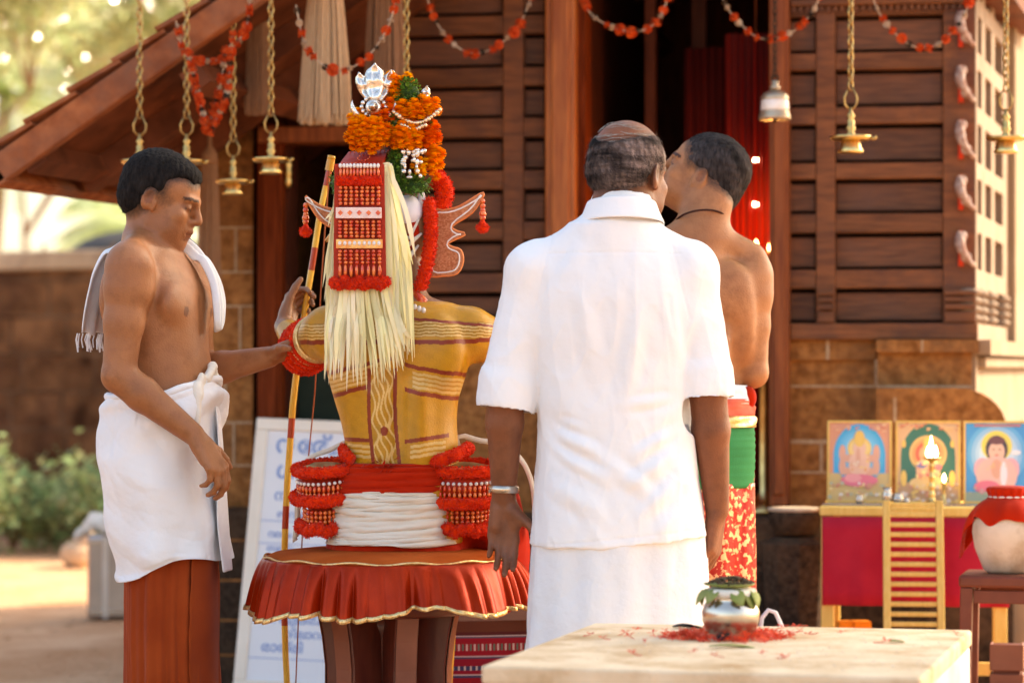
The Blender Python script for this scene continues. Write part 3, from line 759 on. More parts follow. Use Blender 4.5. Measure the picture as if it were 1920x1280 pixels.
def surface_nets(F, lo, h):
    F = F.copy(); F[[0,-1],:,:] = np.maximum(F[[0,-1],:,:], .001); F[:,[0,-1],:] = np.maximum(F[:,[0,-1],:], .001); F[:,:,[0,-1]] = np.maximum(F[:,:,[0,-1]], .001)
    ins = F < 0; c = ins[:-1,:-1,:-1].astype(np.int8)
    for dx in (0,1):
        for dy in (0,1):
            for dz in (0,1):
                if dx+dy+dz: c = c+ins[dx:dx+ins.shape[0]-1, dy:dy+ins.shape[1]-1, dz:dz+ins.shape[2]-1]
    act = (c > 0) & (c < 8); idx = np.argwhere(act); n = len(idx)
    vid = np.full(act.shape, -1, np.int32); vid[act] = np.arange(n)
    acc = np.zeros((n, 3)); cnt = np.zeros(n)
    co = [(x, y, z) for x in (0,1) for y in (0,1) for z in (0,1)]
    val = {q: F[idx[:,0]+q[0], idx[:,1]+q[1], idx[:,2]+q[2]].astype(np.float64) for q in co}
    for a in co:
        for ax in range(3):
            if a[ax]: continue
            b = list(a); b[ax] = 1; b = tuple(b); va, vb = val[a], val[b]; m = (va < 0) != (vb < 0)
            t = np.where(m, va/(va-vb+1e-20), 0)
            for i in range(3):
                acc[m, i] += a[i]+(t[m] if i == ax else 0)
            cnt[m] += 1
    v = np.array(lo)[None]+(idx+acc/cnt[:,None])*h
    quads = []
    for ax in range(3):
        a = [slice(None)]*3; b = [slice(None)]*3; a[ax] = slice(0, -1); b[ax] = slice(1, None)
        ia, ib = ins[tuple(a)], ins[tuple(b)]; e = np.argwhere(ia != ib); o1, o2 = [(1,2),(2,0),(0,1)][ax]
        e = e[(e[:,o1] > 0) & (e[:,o2] > 0)]
        sg = ia[e[:,0], e[:,1], e[:,2]]
        def g(d1, d2):
            q = e.copy(); q[:,o1] -= d1; q[:,o2] -= d2
            q = np.minimum(q, np.array(vid.shape)-1); return vid[q[:,0], q[:,1], q[:,2]]
        Q = np.stack([g(1,1), g(0,1), g(0,0), g(1,0)], 1); Q[~sg] = Q[~sg][:, ::-1]; quads.append(Q)
    Q = np.concatenate(quads); Q = Q[(Q >= 0).all(1)]
    return v, Q

def relax(v, q, it=1, lam=.5):
    for _ in range(it):
        a = np.zeros_like(v); c = np.zeros(len(v))
        for i in range(4):
            j = (i+1) % 4
            for p, r in ((i, j), (j, i)):
                np.add.at(a, q[:,p], v[q[:,r]]); np.add.at(c, q[:,p], 1)
        v = v+lam*(a/np.maximum(c, 1)[:,None]-v)
    return v
def normals(v, q):
    n = np.cross(v[q[:,2]]-v[q[:,0]], v[q[:,3]]-v[q[:,1]]); a = np.zeros_like(v)
    for i in range(4): np.add.at(a, q[:,i], n)
    return a/(np.linalg.norm(a, axis=1)[:,None]+1e-12)
def np_mesh(name, v, q, m, parent=None, col=None, smooth=True):
    me = bpy.data.meshes.new(name); me.vertices.add(len(v)); me.vertices.foreach_set('co', v.astype(np.float32).ravel())
    me.loops.add(q.size); me.loops.foreach_set('vertex_index', q.astype(np.int32).ravel())
    me.polygons.add(len(q)); me.polygons.foreach_set('loop_start', np.arange(0, q.size, q.shape[1], dtype=np.int32))
    me.update(calc_edges=True)
    if smooth: me.polygons.foreach_set('use_smooth', [True]*len(q))
    if col is not None:
        at = me.color_attributes.new('Col', 'FLOAT_COLOR', 'POINT'); c = np.ones((len(v), 4), np.float32); c[:, :3] = col; at.data.foreach_set('color', c.ravel())
    me.materials.append(m); return link(name, me, parent)
def drop_faces(v, q, keepv):
    k = keepv[q].all(1); q = q[k]; used = np.zeros(len(v), bool); used[q.ravel()] = True
    new = np.cumsum(used)-1; return v[used], new[q], used

def vnoise(p, seed=0, sc=1.0, oct=3):
    """cheap smooth noise from sums of sines"""
    r = np.random.default_rng(seed); out = np.zeros(len(p)); amp = 1; tot = 0
    for o in range(oct):
        for _ in range(4):
            w_ = r.normal(0, 1, 3)*sc*(2**o); out += amp*np.sin(p@w_+r.uniform(0, 6.28)); tot += amp*.7
        amp *= .55
    return out/tot
def creases(v, segs, seed=0):
    """fold displacement: segs = (a, b, width, amp)"""
    d = np.zeros(len(v))
    for a, b, w_, am in segs:
        a, b = V3(a), V3(b); e = b-a; t = np.clip(((v-a)@e)/(e@e), 0, 1); q = v-a-t[:,None]*e; r_ = np.linalg.norm(q, axis=1)/w_
        d += am*np.exp(-r_**2)*np.sin(PI*np.clip(t*.9+.08, 0, 1))**.6 - am*.55*np.exp(-(r_-1.7)**2*2)*np.sin(PI*np.clip(t*.9+.08, 0, 1))
    return d

# ------------------------------------------------------------------ anatomy
def Rot(yaw=0, pitch=0, roll=0):
    """columns = local x,y,z axes; yaw about z (left positive), pitch up positive (nose up), roll tilts to the right"""
    return np.array(Matrix.Rotation(yaw, 3, 'Z') @ Matrix.Rotation(pitch, 3, 'X') @ Matrix.Rotation(roll, 3, 'Y'))
def add_head(S, c, R, s=1.0, mouth=0.0, nose=1.0):
    c = V3(c); f = lambda *p: c+R@(V3(*p)*s)
    E = lambda p, r, k=.012, sub=False, Rl=None: S.ell(f(*p), [q*s for q in r], k*s, sub, R if Rl is None else R@Rl)
    C = lambda a, b, ra, rb, k=.01, sub=False: S.cap(f(*a), f(*b), ra*s, rb*s, k*s, sub)
    E((0,-.014,.036), (.075,.096,.083), .02); E((0,-.045,.0), (.066,.062,.062), .03)
    E((0,.030,-.028), (.060,.060,.076), .03); E((0,.034,.040), (.062,.054,.050), .02)
    E((0,.030,-.078), (.049,.052,.032), .03); E((0,.074,-.094), (.018,.018,.015), .022)
    C((-.052,.0,-.06), (-.024,.066,-.088), .014, .013, .02); C((.052,.0,-.06), (.024,.066,-.088), .014, .013, .02)
    C((-.040,.078,.022), (-.010,.090,.020), .009, .010, .012); C((.040,.078,.022), (.010,.090,.020), .009, .010, .012)
    E((-.036,.052,-.055), (.026,.028,.030), .025); E((.036,.052,-.055), (.026,.028,.030), .025)
    E((-.042,.066,-.022), (.020,.018,.018), .02); E((.042,.066,-.022), (.020,.018,.018), .02)
    for sg in (-1, 1):
        E((sg*.031,.100,.002), (.017,.016,.0115), .010, True)
        E((sg*.031,.076,.001), (.0145,.0145,.0125), .003)
        C((sg*.019,.0865,.0065), (sg*.042,.080,.0065), .0035, .003, .003)
    C((0,.088,.018), (0,.110*nose-.002*(nose>1),-.024), .0075, .0105, .012); E((0,.106,-.030), (.0105,.010,.009), .008)
    E((-.013,.096,-.032), (.008,.010,.0075), .006); E((.013,.096,-.032), (.008,.010,.0075), .006)
    E((-.006,.104,-.040), (.0035,.005,.003), .003, True); E((.006,.104,-.040), (.0035,.005,.003), .003, True)
    E((0,.082,-.058), (.030,.018,.024), .015)
    C((-.020,.088,-.0585), (0,.0985,-.0565), .004, .0062, .004); C((.020,.088,-.0585), (0,.0985,-.0565), .004, .0062, .004)
    C((-.018,.088,-.068), (.018,.088,-.068), .0065, .0065, .004); E((0,.0925,-.069), (.014,.007,.0065), .005)
    C((-.023,.0925,-.0632), (.023,.0925,-.0632), .0022, .0022, .003, True)
    C((-.012,.086,-.079), (.012,.086,-.079), .004, .004, .008, True)
    for sg in (-1, 1):
        Rl = np.array(Matrix.Rotation(sg*.42, 3, 'Z') @ Matrix.Rotation(-.15, 3, 'X'))
        E((sg*.078,-.010,-.004), (.008,.019,.031), .006, False, Rl); E((sg*.087,-.010,.002), (.007,.012,.019), .004, True, Rl)
        C((sg*.073,.008,-.012), (sg*.074,.004,-.03), .005, .006, .006)
def head_col(v, c, R, s=1.0):
    """tint multipliers for face details"""
    L = ((v-V3(c))@R)/s; col = np.ones((len(v), 3)); x, y, z = L.T
    near = (np.abs(z) < .15) & (np.abs(x) < .1) & (np.abs(y) < .14)
    lips = near & (y > .083) & (((z+.0625)/.0125)**2+(x/.024)**2 < 1); col[lips] = (.72, .55, .58)
    crease = near & (y > .08) & (np.abs(z+.0632) < .0016) & (np.abs(x) < .024); col[crease] = (.35, .25, .25)
    brow = near & (y > .055) & (np.abs(np.abs(x)-.031) < .021) & (np.abs(z-.0245+(np.abs(x)-.031)**2*6) < .0042); col[brow] = (.16, .12, .12)
    lid = near & (y > .066) & (np.abs(np.abs(x)-.031) < .0155) & (np.abs(z+.0015+(np.abs(x)-.031)**2*10) < .0022); col[lid] = (.10, .07, .07)
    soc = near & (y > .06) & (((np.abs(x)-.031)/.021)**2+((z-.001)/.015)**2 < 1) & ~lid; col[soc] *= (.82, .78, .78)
    beard = near & (z < -.035) & (y > -.0) & (z > -.115) & ~lips; col[beard] *= (.90, .88, .89)
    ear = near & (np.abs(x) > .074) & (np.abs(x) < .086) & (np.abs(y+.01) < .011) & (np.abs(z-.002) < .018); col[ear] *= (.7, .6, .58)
    return col
def add_hand(S, wr, d, n, t, curls=(.5,.5,.55,.6), spread=.06, thumb=(.5,.3), s=1.0, split=None):
    """wr wrist, d towards the fingers, n palm faces, t towards the thumb side"""
    wr = V3(wr); d = unit(d); n = V3(*n); n = unit(n-d*(n@d)); t = V3(*t); t = unit(t-d*(t@d)-n*(t@n))
    base = [(.026,.086), (.0085,.091), (-.0095,.086), (-.026,.076)]; ln = [.074,.083,.077,.060]; rr = [.0088,.0092,.0086,.0076]
    for j, (tt, dd_) in enumerate(base):
        kn = wr+(t*tt+d*dd_)*s
        S.cap(wr+(t*tt*.55+d*.008)*s, kn, .0150*s, .0112*s, .012*s, flat=n, ff=1.12)
    S.cap(wr+(t*-.012+d*.02+n*.006)*s, wr+(t*-.016+d*.055+n*.006)*s, .015*s, .013*s, .01)
    S.cap(wr+(t*.020+d*.02+n*.006)*s, wr+(t*.030+d*.05+n*.005)*s, .015*s, .012*s, .01)
    tips = []
    for j, (tt, dd_) in enumerate(base):
        p = wr+(t*tt+d*dd_)*s; a = 0; cur = curls[j]; sp = (1.5-j)*spread; dj = unit(d+t*sp)
        for i, fr in enumerate((.46,.30,.24)):
            a += cur*(.75, 1.0, .65)[i]; dr = dj*math.cos(a)+n*math.sin(a); e = p+dr*ln[j]*fr*s
            S.cap(p, e, rr[j]*s*(1, .93, .86)[i], rr[j]*s*(.95, .87, .74)[i], .0025 if i else .005); p = e
        tips.append(p)
    p = wr+(t*.022+d*.022+n*.006)*s; a1, a2 = thumb
    dr = unit(t*math.cos(a1)+d*(.75)+n*math.sin(a1)*.6); e = p+dr*.040*s; S.cap(p, e, .0145*s, .0108*s, .010*s)
    dr2 = unit(dr+(d*.6+n*.5)*a2); e2 = e+dr2*.031*s; S.cap(e, e2, .0105*s, .0095*s, .003)
    dr3 = unit(dr2+(d*.3+n*.4)*a2); e3 = e2+dr3*.025*s; S.cap(e2, e3, .0097*s, .0075*s, .003)
    return tips, (p, e, e2, e3)
def add_arm(S, sh, el, wr, r=(.053,.044,.040,.027), k=.02, flat=None):
    sh, el, wr = V3(sh), V3(el), V3(wr)
    S.ell(sh, (r[0]*.98,)*3, k+.02)
    m = sh*.5+el*.5; S.cap(sh, sh*.8+el*.2, r[0]*.96, r[0]*.99, k+.01); S.cap(sh*.8+el*.2, m, r[0]*.99, r[1]*1.03, k); S.cap(m, el, r[1]*1.03, r[2]*.97, k)
    f = el*.68+wr*.32; S.cap(el, f, r[2], r[2]*1.02, k*.6); S.cap(f, wr, r[2]*1.0, r[3], k*.6)
def add_legs(S, hipz=.86, w_=.088, foot=True, y=0, r=1.0):
    for sg in (-1, 1):
        S.cap((sg*w_, y, hipz), (sg*w_*1.05, y+.01, .46), .082*r, .052*r, .02); S.cap((sg*w_*1.05, y+.01, .46), (sg*w_*1.1, y-.015, .30), .05*r, .052*r, .015)
        S.cap((sg*w_*1.1, y-.015, .30), (sg*w_*1.1, y-.01, .09), .052*r, .034*r, .015)
        if foot:
            S.cap((sg*w_*1.1, y-.02, .04), (sg*w_*1.3, y+.13, .028), .036, .026, .02); S.ell((sg*w_*1.3, y+.14, .022), (.045,.055,.02), .02)
def trunk_rows(w_=1.0, d=1.0, belly=0):
    return [(.80,0,-.005,.160*w_,.112*d),(.88,0,-.012,.168*w_,.120*d),(.95,0,-.002,.160*w_,.110*d+belly*.5),(1.02,0,.004+belly*.5,.148*w_,.100*d+belly),(1.10,0,.006+belly*.4,.145*w_,.098*d+belly*.8),
            (1.18,0,.004,.152*w_,.102*d+belly*.3),(1.26,0,.002,.164*w_,.108*d),(1.33,0,-.004,.166*w_,.104*d),(1.385,0,-.012,.145*w_,.085*d),(1.42,0,-.018,.100*w_,.066*d),(1.45,0,-.02,.062,.055)]

def ridged(p, seed, sc, oct=3):
    out = np.zeros(len(p)); a = 1; t = 0
    for o in range(oct): out += a*(1-np.minimum(1, np.abs(vnoise(p, seed+o, sc*1.9**o, 1))*2.2))**2; t += a; a *= .5
    return out/t
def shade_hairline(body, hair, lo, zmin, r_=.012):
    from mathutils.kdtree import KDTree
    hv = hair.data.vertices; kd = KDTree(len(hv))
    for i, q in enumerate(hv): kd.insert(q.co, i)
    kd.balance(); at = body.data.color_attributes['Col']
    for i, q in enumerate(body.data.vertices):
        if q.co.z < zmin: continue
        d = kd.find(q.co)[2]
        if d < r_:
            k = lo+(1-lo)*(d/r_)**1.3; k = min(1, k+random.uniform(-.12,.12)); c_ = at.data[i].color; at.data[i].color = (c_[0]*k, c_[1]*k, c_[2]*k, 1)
def sweep_cloth(name, rows, m, parent, nseg=160, folds=None, solid=.003, closed=True, th0=0, th1=2*PI, ex=2.2, crumple=0, csc=14, cst=(1,1,1)):
    """rows: (z, cx, cy, a, b); folds(theta, zt)->radial offset"""
    v = []; nr = len(rows); 
    for i, (z, cx, cy, a, b) in enumerate(rows):
        for k in range(nseg+(0 if closed else 1)):
            th = th0+(th1-th0)*k/nseg; cc, ss = math.cos(th), math.sin(th); q = (abs(cc)**ex+abs(ss)**ex)**(-1/ex)
            f = folds(th, i/(nr-1)) if folds else (0, 0)
            if not hasattr(f, '__len__'): f = (f, 0)
            v.append((cx+(a+f[0])*q*cc, cy+(b+f[0])*q*ss, z+f[1]))
    n2 = nseg if closed else nseg+1; q_ = []
    for i in range(nr-1):
        for k in range(nseg):
            k2 = (k+1) % n2 if closed else k+1
            q_.append((i*n2+k, i*n2+k2, (i+1)*n2+k2, (i+1)*n2+k))
    v = np.array(v); q_ = np.array(q_)
    if crumple:
        n = normals(v, q_); v = v+n*(crumple*(ridged(v*np.array(cst), len(name)*3+nseg, csc)-.35))[:,None]
    o = np_mesh(name, v, q_, m, parent)
    if solid:
        mo = o.modifiers.new('solid', 'SOLIDIFY'); mo.thickness = solid; mo.offset = -1
    return o
def interp_rows(rows, n):
    r = np.array(rows, float); z = np.linspace(0, 1, n); t = np.linspace(0, 1, len(r))
    out = np.stack([np.interp(z, t, r[:, i]) for i in range(5)], 1)
    for _ in range(3): out[1:-1] = (out[:-2]+2*out[1:-1]+out[2:])/4
    return out
def ribbon(mb, spine, widths, nrm=None, thick=.002):
    """flat strip along a spine; nrm(i) gives face normal"""
    g0, g1 = [], []
    for i, p in enumerate(spine):
        p = Vector(p); d = (Vector(spine[min(i+1, len(spine)-1)])-Vector(spine[max(i-1, 0)])).normalized(); n = Vector(nrm(i)) if callable(nrm) else Vector(nrm or (0,-1,0))
        s_ = d.cross(n).normalized(); g0.append([p-s_*widths[i], p+s_*widths[i]])
    mb.grid(g0)

def strands(name, v, n, col, parent, m, count=5000, L=.011, w_=.0005, flow=(0,-.35,-.8), lift=.35, seed=4):
    """short hairs standing off a hair shell so that its outline is not smooth"""
    r = np.random.default_rng(seed); i = r.integers(0, len(v), count); p = v[i]; nn = n[i]
    fl = np.array(flow)[None]+r.normal(0, .35, (count, 3)); fl -= nn*(fl*nn).sum(1)[:,None]; fl /= np.linalg.norm(fl, axis=1)[:,None]+1e-9
    d = fl+nn*lift*r.uniform(.4, 1.6, (count, 1)); d /= np.linalg.norm(d, axis=1)[:,None]; s_ = np.cross(d, nn); s_ /= np.linalg.norm(s_, axis=1)[:,None]+1e-9
    ll = L*r.uniform(.5, 1.3, (count, 1)); p = p-nn*.001
    q = np.stack([p-s_*w_, p+s_*w_, p+d*ll+s_*w_*.2, p+d*ll-s_*w_*.2], 1).reshape(-1, 3)
    return np_mesh(name, q, np.arange(4*count).reshape(-1, 4), m, parent, col=np.repeat(col[i], 4, 0), smooth=False)

def subdiv(v, q):
    e = np.sort(np.concatenate([q[:, [i, (i+1) % 4]] for i in range(4)]), 1); u, inv = np.unique(e[:,0].astype(np.int64)*len(v)+e[:,1], return_inverse=True)
    a, b = u//len(v), u % len(v); mid = (v[a]+v[b])/2; cen = v[q].mean(1); nv = np.concatenate([v, mid, cen]); n = len(q); E = inv.reshape(4, n).T+len(v); C_ = np.arange(n)+len(v)+len(mid)
    out = [np.stack([q[:,i], E[:,i], C_, E[:,(i+3) % 4]], 1) for i in range(4)]
    return nv, np.concatenate(out)
# ------------------------------------------------------------------ people
SK1 = skin('brown skin', (.27,.098,.035), (.35,.138,.053)); SK2 = skin('dark brown skin', (.175,.056,.022), (.24,.082,.034)); SK3 = skin('warm brown skin', (.31,.120,.044), (.41,.175,.070))

def hair_shell(name, S, lo, hi, parent, col, h=.004, amp=.0025, sc=140, seed=3, cuts=None, m=None):
    v, q = S.mesh(lo, hi, h); v = relax(v, q, 1); n = normals(v, q)
    v = v+n*(vnoise(v, seed, sc, 3)[:, None])*amp
    cc = np.tile(np.array(col), (len(v), 1))*(1+.35*vnoise(v, seed+5, 90, 3))[:, None]
    o = np_mesh(name, v, q, m or M['hair'], parent, col=cc); strands('short_hairs', v, n, cc, o, m or M['hair']); return o

# ---------- left man, faces right (+X), looks down
def left_man():
    D = 7.02; X0 = P(300, 0, D).x
    man = empty('person', (X0, D, 0), -PI/2-math.radians(14), 'bare chested man in white wrap over rust dhoti with towel on his shoulders', 'person')
    # local: faces +y, his right is +x (towards the camera)
    S = SDF()
    S.sect(trunk_rows(.96, .98, .022), .02)
    # neck, shoulders, chest
    hc = V3(.0, .004, 1.545); R = Rot(math.radians(5), math.radians(-17), 0); HS = .965
    S.cap((0,-.030,1.40), (0,-.010,1.50), .062, .056, .03); S.cap((0,-.050,1.36),(0,-.03,1.52), .055, .045, .03)
    for sg in (-1, 1):
        S.cap((sg*.03,-.03,1.44), (sg*.150,-.018,1.405), .036, .036, .03)      # trapezius
        S.ell((sg*.082,.070,1.285), (.072,.030,.050), .022)                    # pectoral
        S.ell((sg*.090,-.085,1.30), (.062,.030,.085), .02)                     # scapula
    S.cap((0,-.122,1.36),(0,-.112,1.05), .010,.010, .018, True)
    S.cap((0,.112,1.30),(0,.118,1.22), .006,.006, .014, True)
    S.ell((0,.130,1.045),(.004,.012,.004),.008,True)
    # right (near) arm, hanging forward with relaxed hand
    add_arm(S, (.190,-.005,1.372), (.215,-.022,1.112), (.170,.150,.972), (.054,.045,.041,.027))
    add_hand(S, (.167,.160,.963), (-.04,.56,-.82), (-.35,-.80,-.50), (-.92,.30,.12), (.60,.66,.72,.80), .02, (.3,.6), 1.04)
    # left (far) arm reaching forward
    add_arm(S, (-.190,.0,1.372), (-.205,.030,1.120), (-.165,.228,1.158), (.052,.044,.040,.027))
    add_hand(S, (-.163,.236,1.162), (.10,1,.40), (0.3,.3,-.9), (.9,.0,.4), (.55,.65,.75,.85), .04, (.5,.6), .98)
    add_legs(S, y=.03, r=.84, w_=.066)
    add_head(S, hc, R, HS)
    v, q = S.mesh((-.33,-.24,-.01), (.33,.50,1.72), .0042); v = relax(v, q, 1, .4)
    col = head_col(v, hc, R, HS)
    for sg in (-1, 1):
        d_ = np.linalg.norm(v-V3(sg*.088,.103,1.268), axis=1); col[d_ < .013] = (.45,.32,.32)
    
    bod = np_mesh('body', v, q, SK1, man, col)
    # hair
    H = SDF(); f = lambda *p: hc+R@(V3(*p)*HS)
    H.ell(f(0,-.016,.041), (.079,.099,.085), .01, R=R); H.ell(f(0,-.052,-.005), (.069,.062,.060), .02, R=R); H.ell(f(0,.036,.080),(.056,.044,.026),.02,R=R)
    H.ell(f(0,.105,-.025), (.10,.078,.078), .008, True, R); H.ell(f(0,.100,.030),(.058,.036,.036),.008,True,R); H.ell(f(.058,.070,.048),(.024,.030,.026),.010,True,R); H.ell(f(-.058,.070,.048),(.024,.030,.026),.010,True,R)
    for sg in (-1,1):
        H.ell(f(sg*.08,.030,-.03), (.03,.052,.052), .012, True, R); H.ell(f(sg*.085,-.008,-.012),(.02,.024,.034),.008,True,R)
        H.ell(f(sg*.070,.060,.034),(.026,.040,.036),.010,True,R)
    H.plane(f(0,-.02,-.068), R@V3(0,.25,-1), .01)
    shade_hairline(bod, hair_shell('hair', H, (-.12,-.13,1.42), (.12,.22,1.74), man, (1,1,1), .0036, .0022, 150), .15, 1.42, .017)
    # towel over the shoulders: a folded strip down the back and down the front of the far side
    def towel():
        rows = []
        path = [(.045,.135,1.165),(.050,.142,1.215),(.055,.128,1.30),(.062,.085,1.385),(.072,.030,1.452),(.078,-.025,1.466),(.080,-.085,1.425),(.082,-.130,1.36),(.080,-.160,1.28),(.075,-.190,1.19),(.072,-.215,1.10)]
        w0 = [.012,.022,.034,.040,.042,.046,.060,.075,.082,.086,.088]
        return path, w0
    # near side strip lies at neck root (x>0) ; far side strip mirrored
    for sg, nm in ((-1, 'towel_front'),):
        pts = [(-.035,.138,1.222),(-.036,.140,1.245),(-.044,.138,1.29),(-.056,.122,1.345),(-.064,.088,1.40),(-.068,.040,1.446),(-.066,-.02,1.470),(-.055,-.075,1.455),(-.030,-.120,1.415),(-.010,-.140,1.365),(.0,-.150,1.315),(.004,-.160,1.265),(.006,-.168,1.215)]
        wd = [.006,.024,.032,.024,.022,.026,.040,.075,.095,.102,.104,.104,.100]
        pts = [Vector(p) for p in pts]; n = 48; m_ = 15; g = []
        for i in range(n+1):
            t = i/n*(len(pts)-1); a = min(int(t), len(pts)-2); fr = t-a
            def cr(arr, dim=None):
                p0, p1, p2, p3 = arr[max(a-1,0)], arr[a], arr[a+1], arr[min(a+2, len(arr)-1)]
                return p1*1.0+(p2-p0)*(.5*fr)+(p0*2-p1*5+p2*4-p3)*(.5*fr*fr)+(p1*3-p0-p2*3+p3)*(.5*fr**3)
            p = cr(pts); wv = wd[a]+(wd[a+1]-wd[a])*fr; row = []
            for j in range(m_+1):
                u = j/m_*2-1
                off = .010*math.sin(u*9+i*.06)+.006*math.sin(u*17+i*.11); back = p.y < -.05
                ax = Vector((1, 0, 0)); row.append(p+ax*(u*wv)+Vector((0, off*(-1 if back else 1), off*.4))-Vector((0,0,(u*u)*.018 if 4 < t < 8 else .004*math.sin(u*5+1)*i/n)))
            g.append(row)
        mb = MB().grid(g); t_ = mb.build('towel', M['cloth'], man, smooth=True, solid=.004, sub=1)
        fr_ = MB()
        for j in range(26):
            u = j/25*2-1; p = Vector((.006+u*.098, -.168+.010*math.sin(u*9+2.8), 1.215)); fr_.tube([p, p+Vector((.004*math.sin(j), -.004, -.015)), p+Vector((.01*math.sin(j*2.), 0, -.034-.012*math.sin(j*1.7)**2))], .0016, 4)
        fr_.build('fringe', M['cloth'], t_)
        st = MB()
        for w_ in (.30, .42):
            st.grid([[Vector(g[i][int(j)])*1.0+Vector((0,.0035,.001)) for j in (w_*m_, w_*m_+1)] for i in range(3, 24)])
        st.build('stripe', mat('towel stripe', (.16,.20,.38), None, .8), t_)
    # rust dhoti
    import random as rr_
    def fr1(th, zt):
        a = max(0, zt-.15)
        return (.004*math.sin(th*9+1)+.006*a*math.sin(th*13+zt*2)+.012*a*math.sin(th*5+2.2)+.006*a*math.sin(th*23+zt*3))
    rows = interp_rows([(.99,0,.0,.150,.105),(.85,0,.01,.165,.115),(.70,0,.030,.145,.098),(.50,0,.030,.145,.100),(.30,0,.034,.145,.102),(.10,0,.034,.160,.12)], 34)
    sweep_cloth('dhoti', rows, M['ochre'], man, 260, fr1, crumple=.009, csc=13, cst=(1,1,.30))
    # overlapping loose edge of the dhoti on the near front side
    def ov(name, th0, th1, z0, z1, ell, off, wav, m, n=44, k=14, edge=0):
        g = []
        for i in range(n+1):
            t = i/n; z = z0+(z1-z0)*t; cy, a, b = ell(t); row = []
            for j in range(k+1):
                u = j/k; th = math.radians(th0+(th1(t)-th0)*u); o_ = off*(.25+.75*u)+wav*math.sin(u*11+t*4)*(.3+t)*u+(edge*math.sin(t*46+1)*(u > .93))
                row.append(((a+o_)*math.cos(th), cy+(b+o_)*math.sin(th), z))
            g.append(row)
        return MB().grid(g).build(name, m, man, smooth=True, solid=.003, sub=1)
    ov('dhoti_flap', 125, lambda t: 52-6*math.sin(t*3)+16*max(0, t-.45), .70, .07, lambda t: (.030+.004*t, .146, .101), .020, .005, M['ochre'], edge=.0025)
    # white upper wrap
    def fw(th, zt):
        f = .0035*math.sin(th*6+zt*9)+.0025*math.sin(th*3-zt*22)+.004*math.sin(zt*30+th*2.2)*math.exp(-((zt-.12)/.12)**2)+.003*math.sin(zt*17-th*4)+.006*zt*math.sin(th*7+1)
        dz = 0
        if zt > .0:
            c_ = math.cos(th-PI/2)         # +1 at his front
            dz = zt*(.030*c_ + .012*math.sin(th*3)) - (1-zt)*(-.045*max(0, math.cos(th-PI/2))**2)
        return (f, dz)
    rows = interp_rows([(1.055,0,.010,.158,.130),(1.03,0,.012,.168,.142),(.98,0,.006,.174,.144),(.92,0,-.004,.178,.138),(.85,0,.004,.178,.136),(.78,0,.014,.172,.132),(.70,0,.030,.166,.126),(.655,0,.038,.164,.124),(.640,0,.040,.164,.124)], 100)
    o = sweep_cloth('upper_wrap', rows, M['cloth'], man, 300, fw, crumple=.009, csc=13, cst=(1,1,1.2), solid=.002)
    # rolled waist, knot and hanging front edge
    mb = MB(); pts = []
    for k in range(64):
        th = 2*PI*k/64; c_ = max(0, math.sin(th)); pts.append((.160*math.cos(th), .010+.133*math.sin(th), 1.060+.045*c_**2+.002*math.sin(th*11)))
    mb.tube(pts, .0095, 10, closed=True); mb.build('waist_roll', M['cloth'], man, smooth=True)
    S = SDF(); S.ell((.085,.128,1.075),(.020,.016,.024),.01); S.ell((.070,.135,1.10),(.014,.010,.020),.01); S.cap((.09,.130,1.06),(.100,.134,1.00),.014,.008,.01); S.cap((.045,.140,1.105),(.01,.142,1.135),.012,.009,.01); S.cap((.01,.140,1.135),(-.05,.125,1.10),.010,.012,.01)
    v, q = S.mesh((-.1,.08,.95),(.15,.19,1.18),.003); n = normals(v, q); v = v+n*(vnoise(v, 2, 160, 2)*.0018)[:,None]; np_mesh('knot', v, q, M['cream'], man)
    ov('wrap_edge', 120, lambda t: 88-14*t+4*math.sin(t*7), 1.05, .632, lambda t: (.006+.034*t*t, .170+.008*math.sin(t*3)-.002*t, .133+.010*math.sin(t*3)-.002*t), .009, .003, M['cloth'])
    return man
left_man()

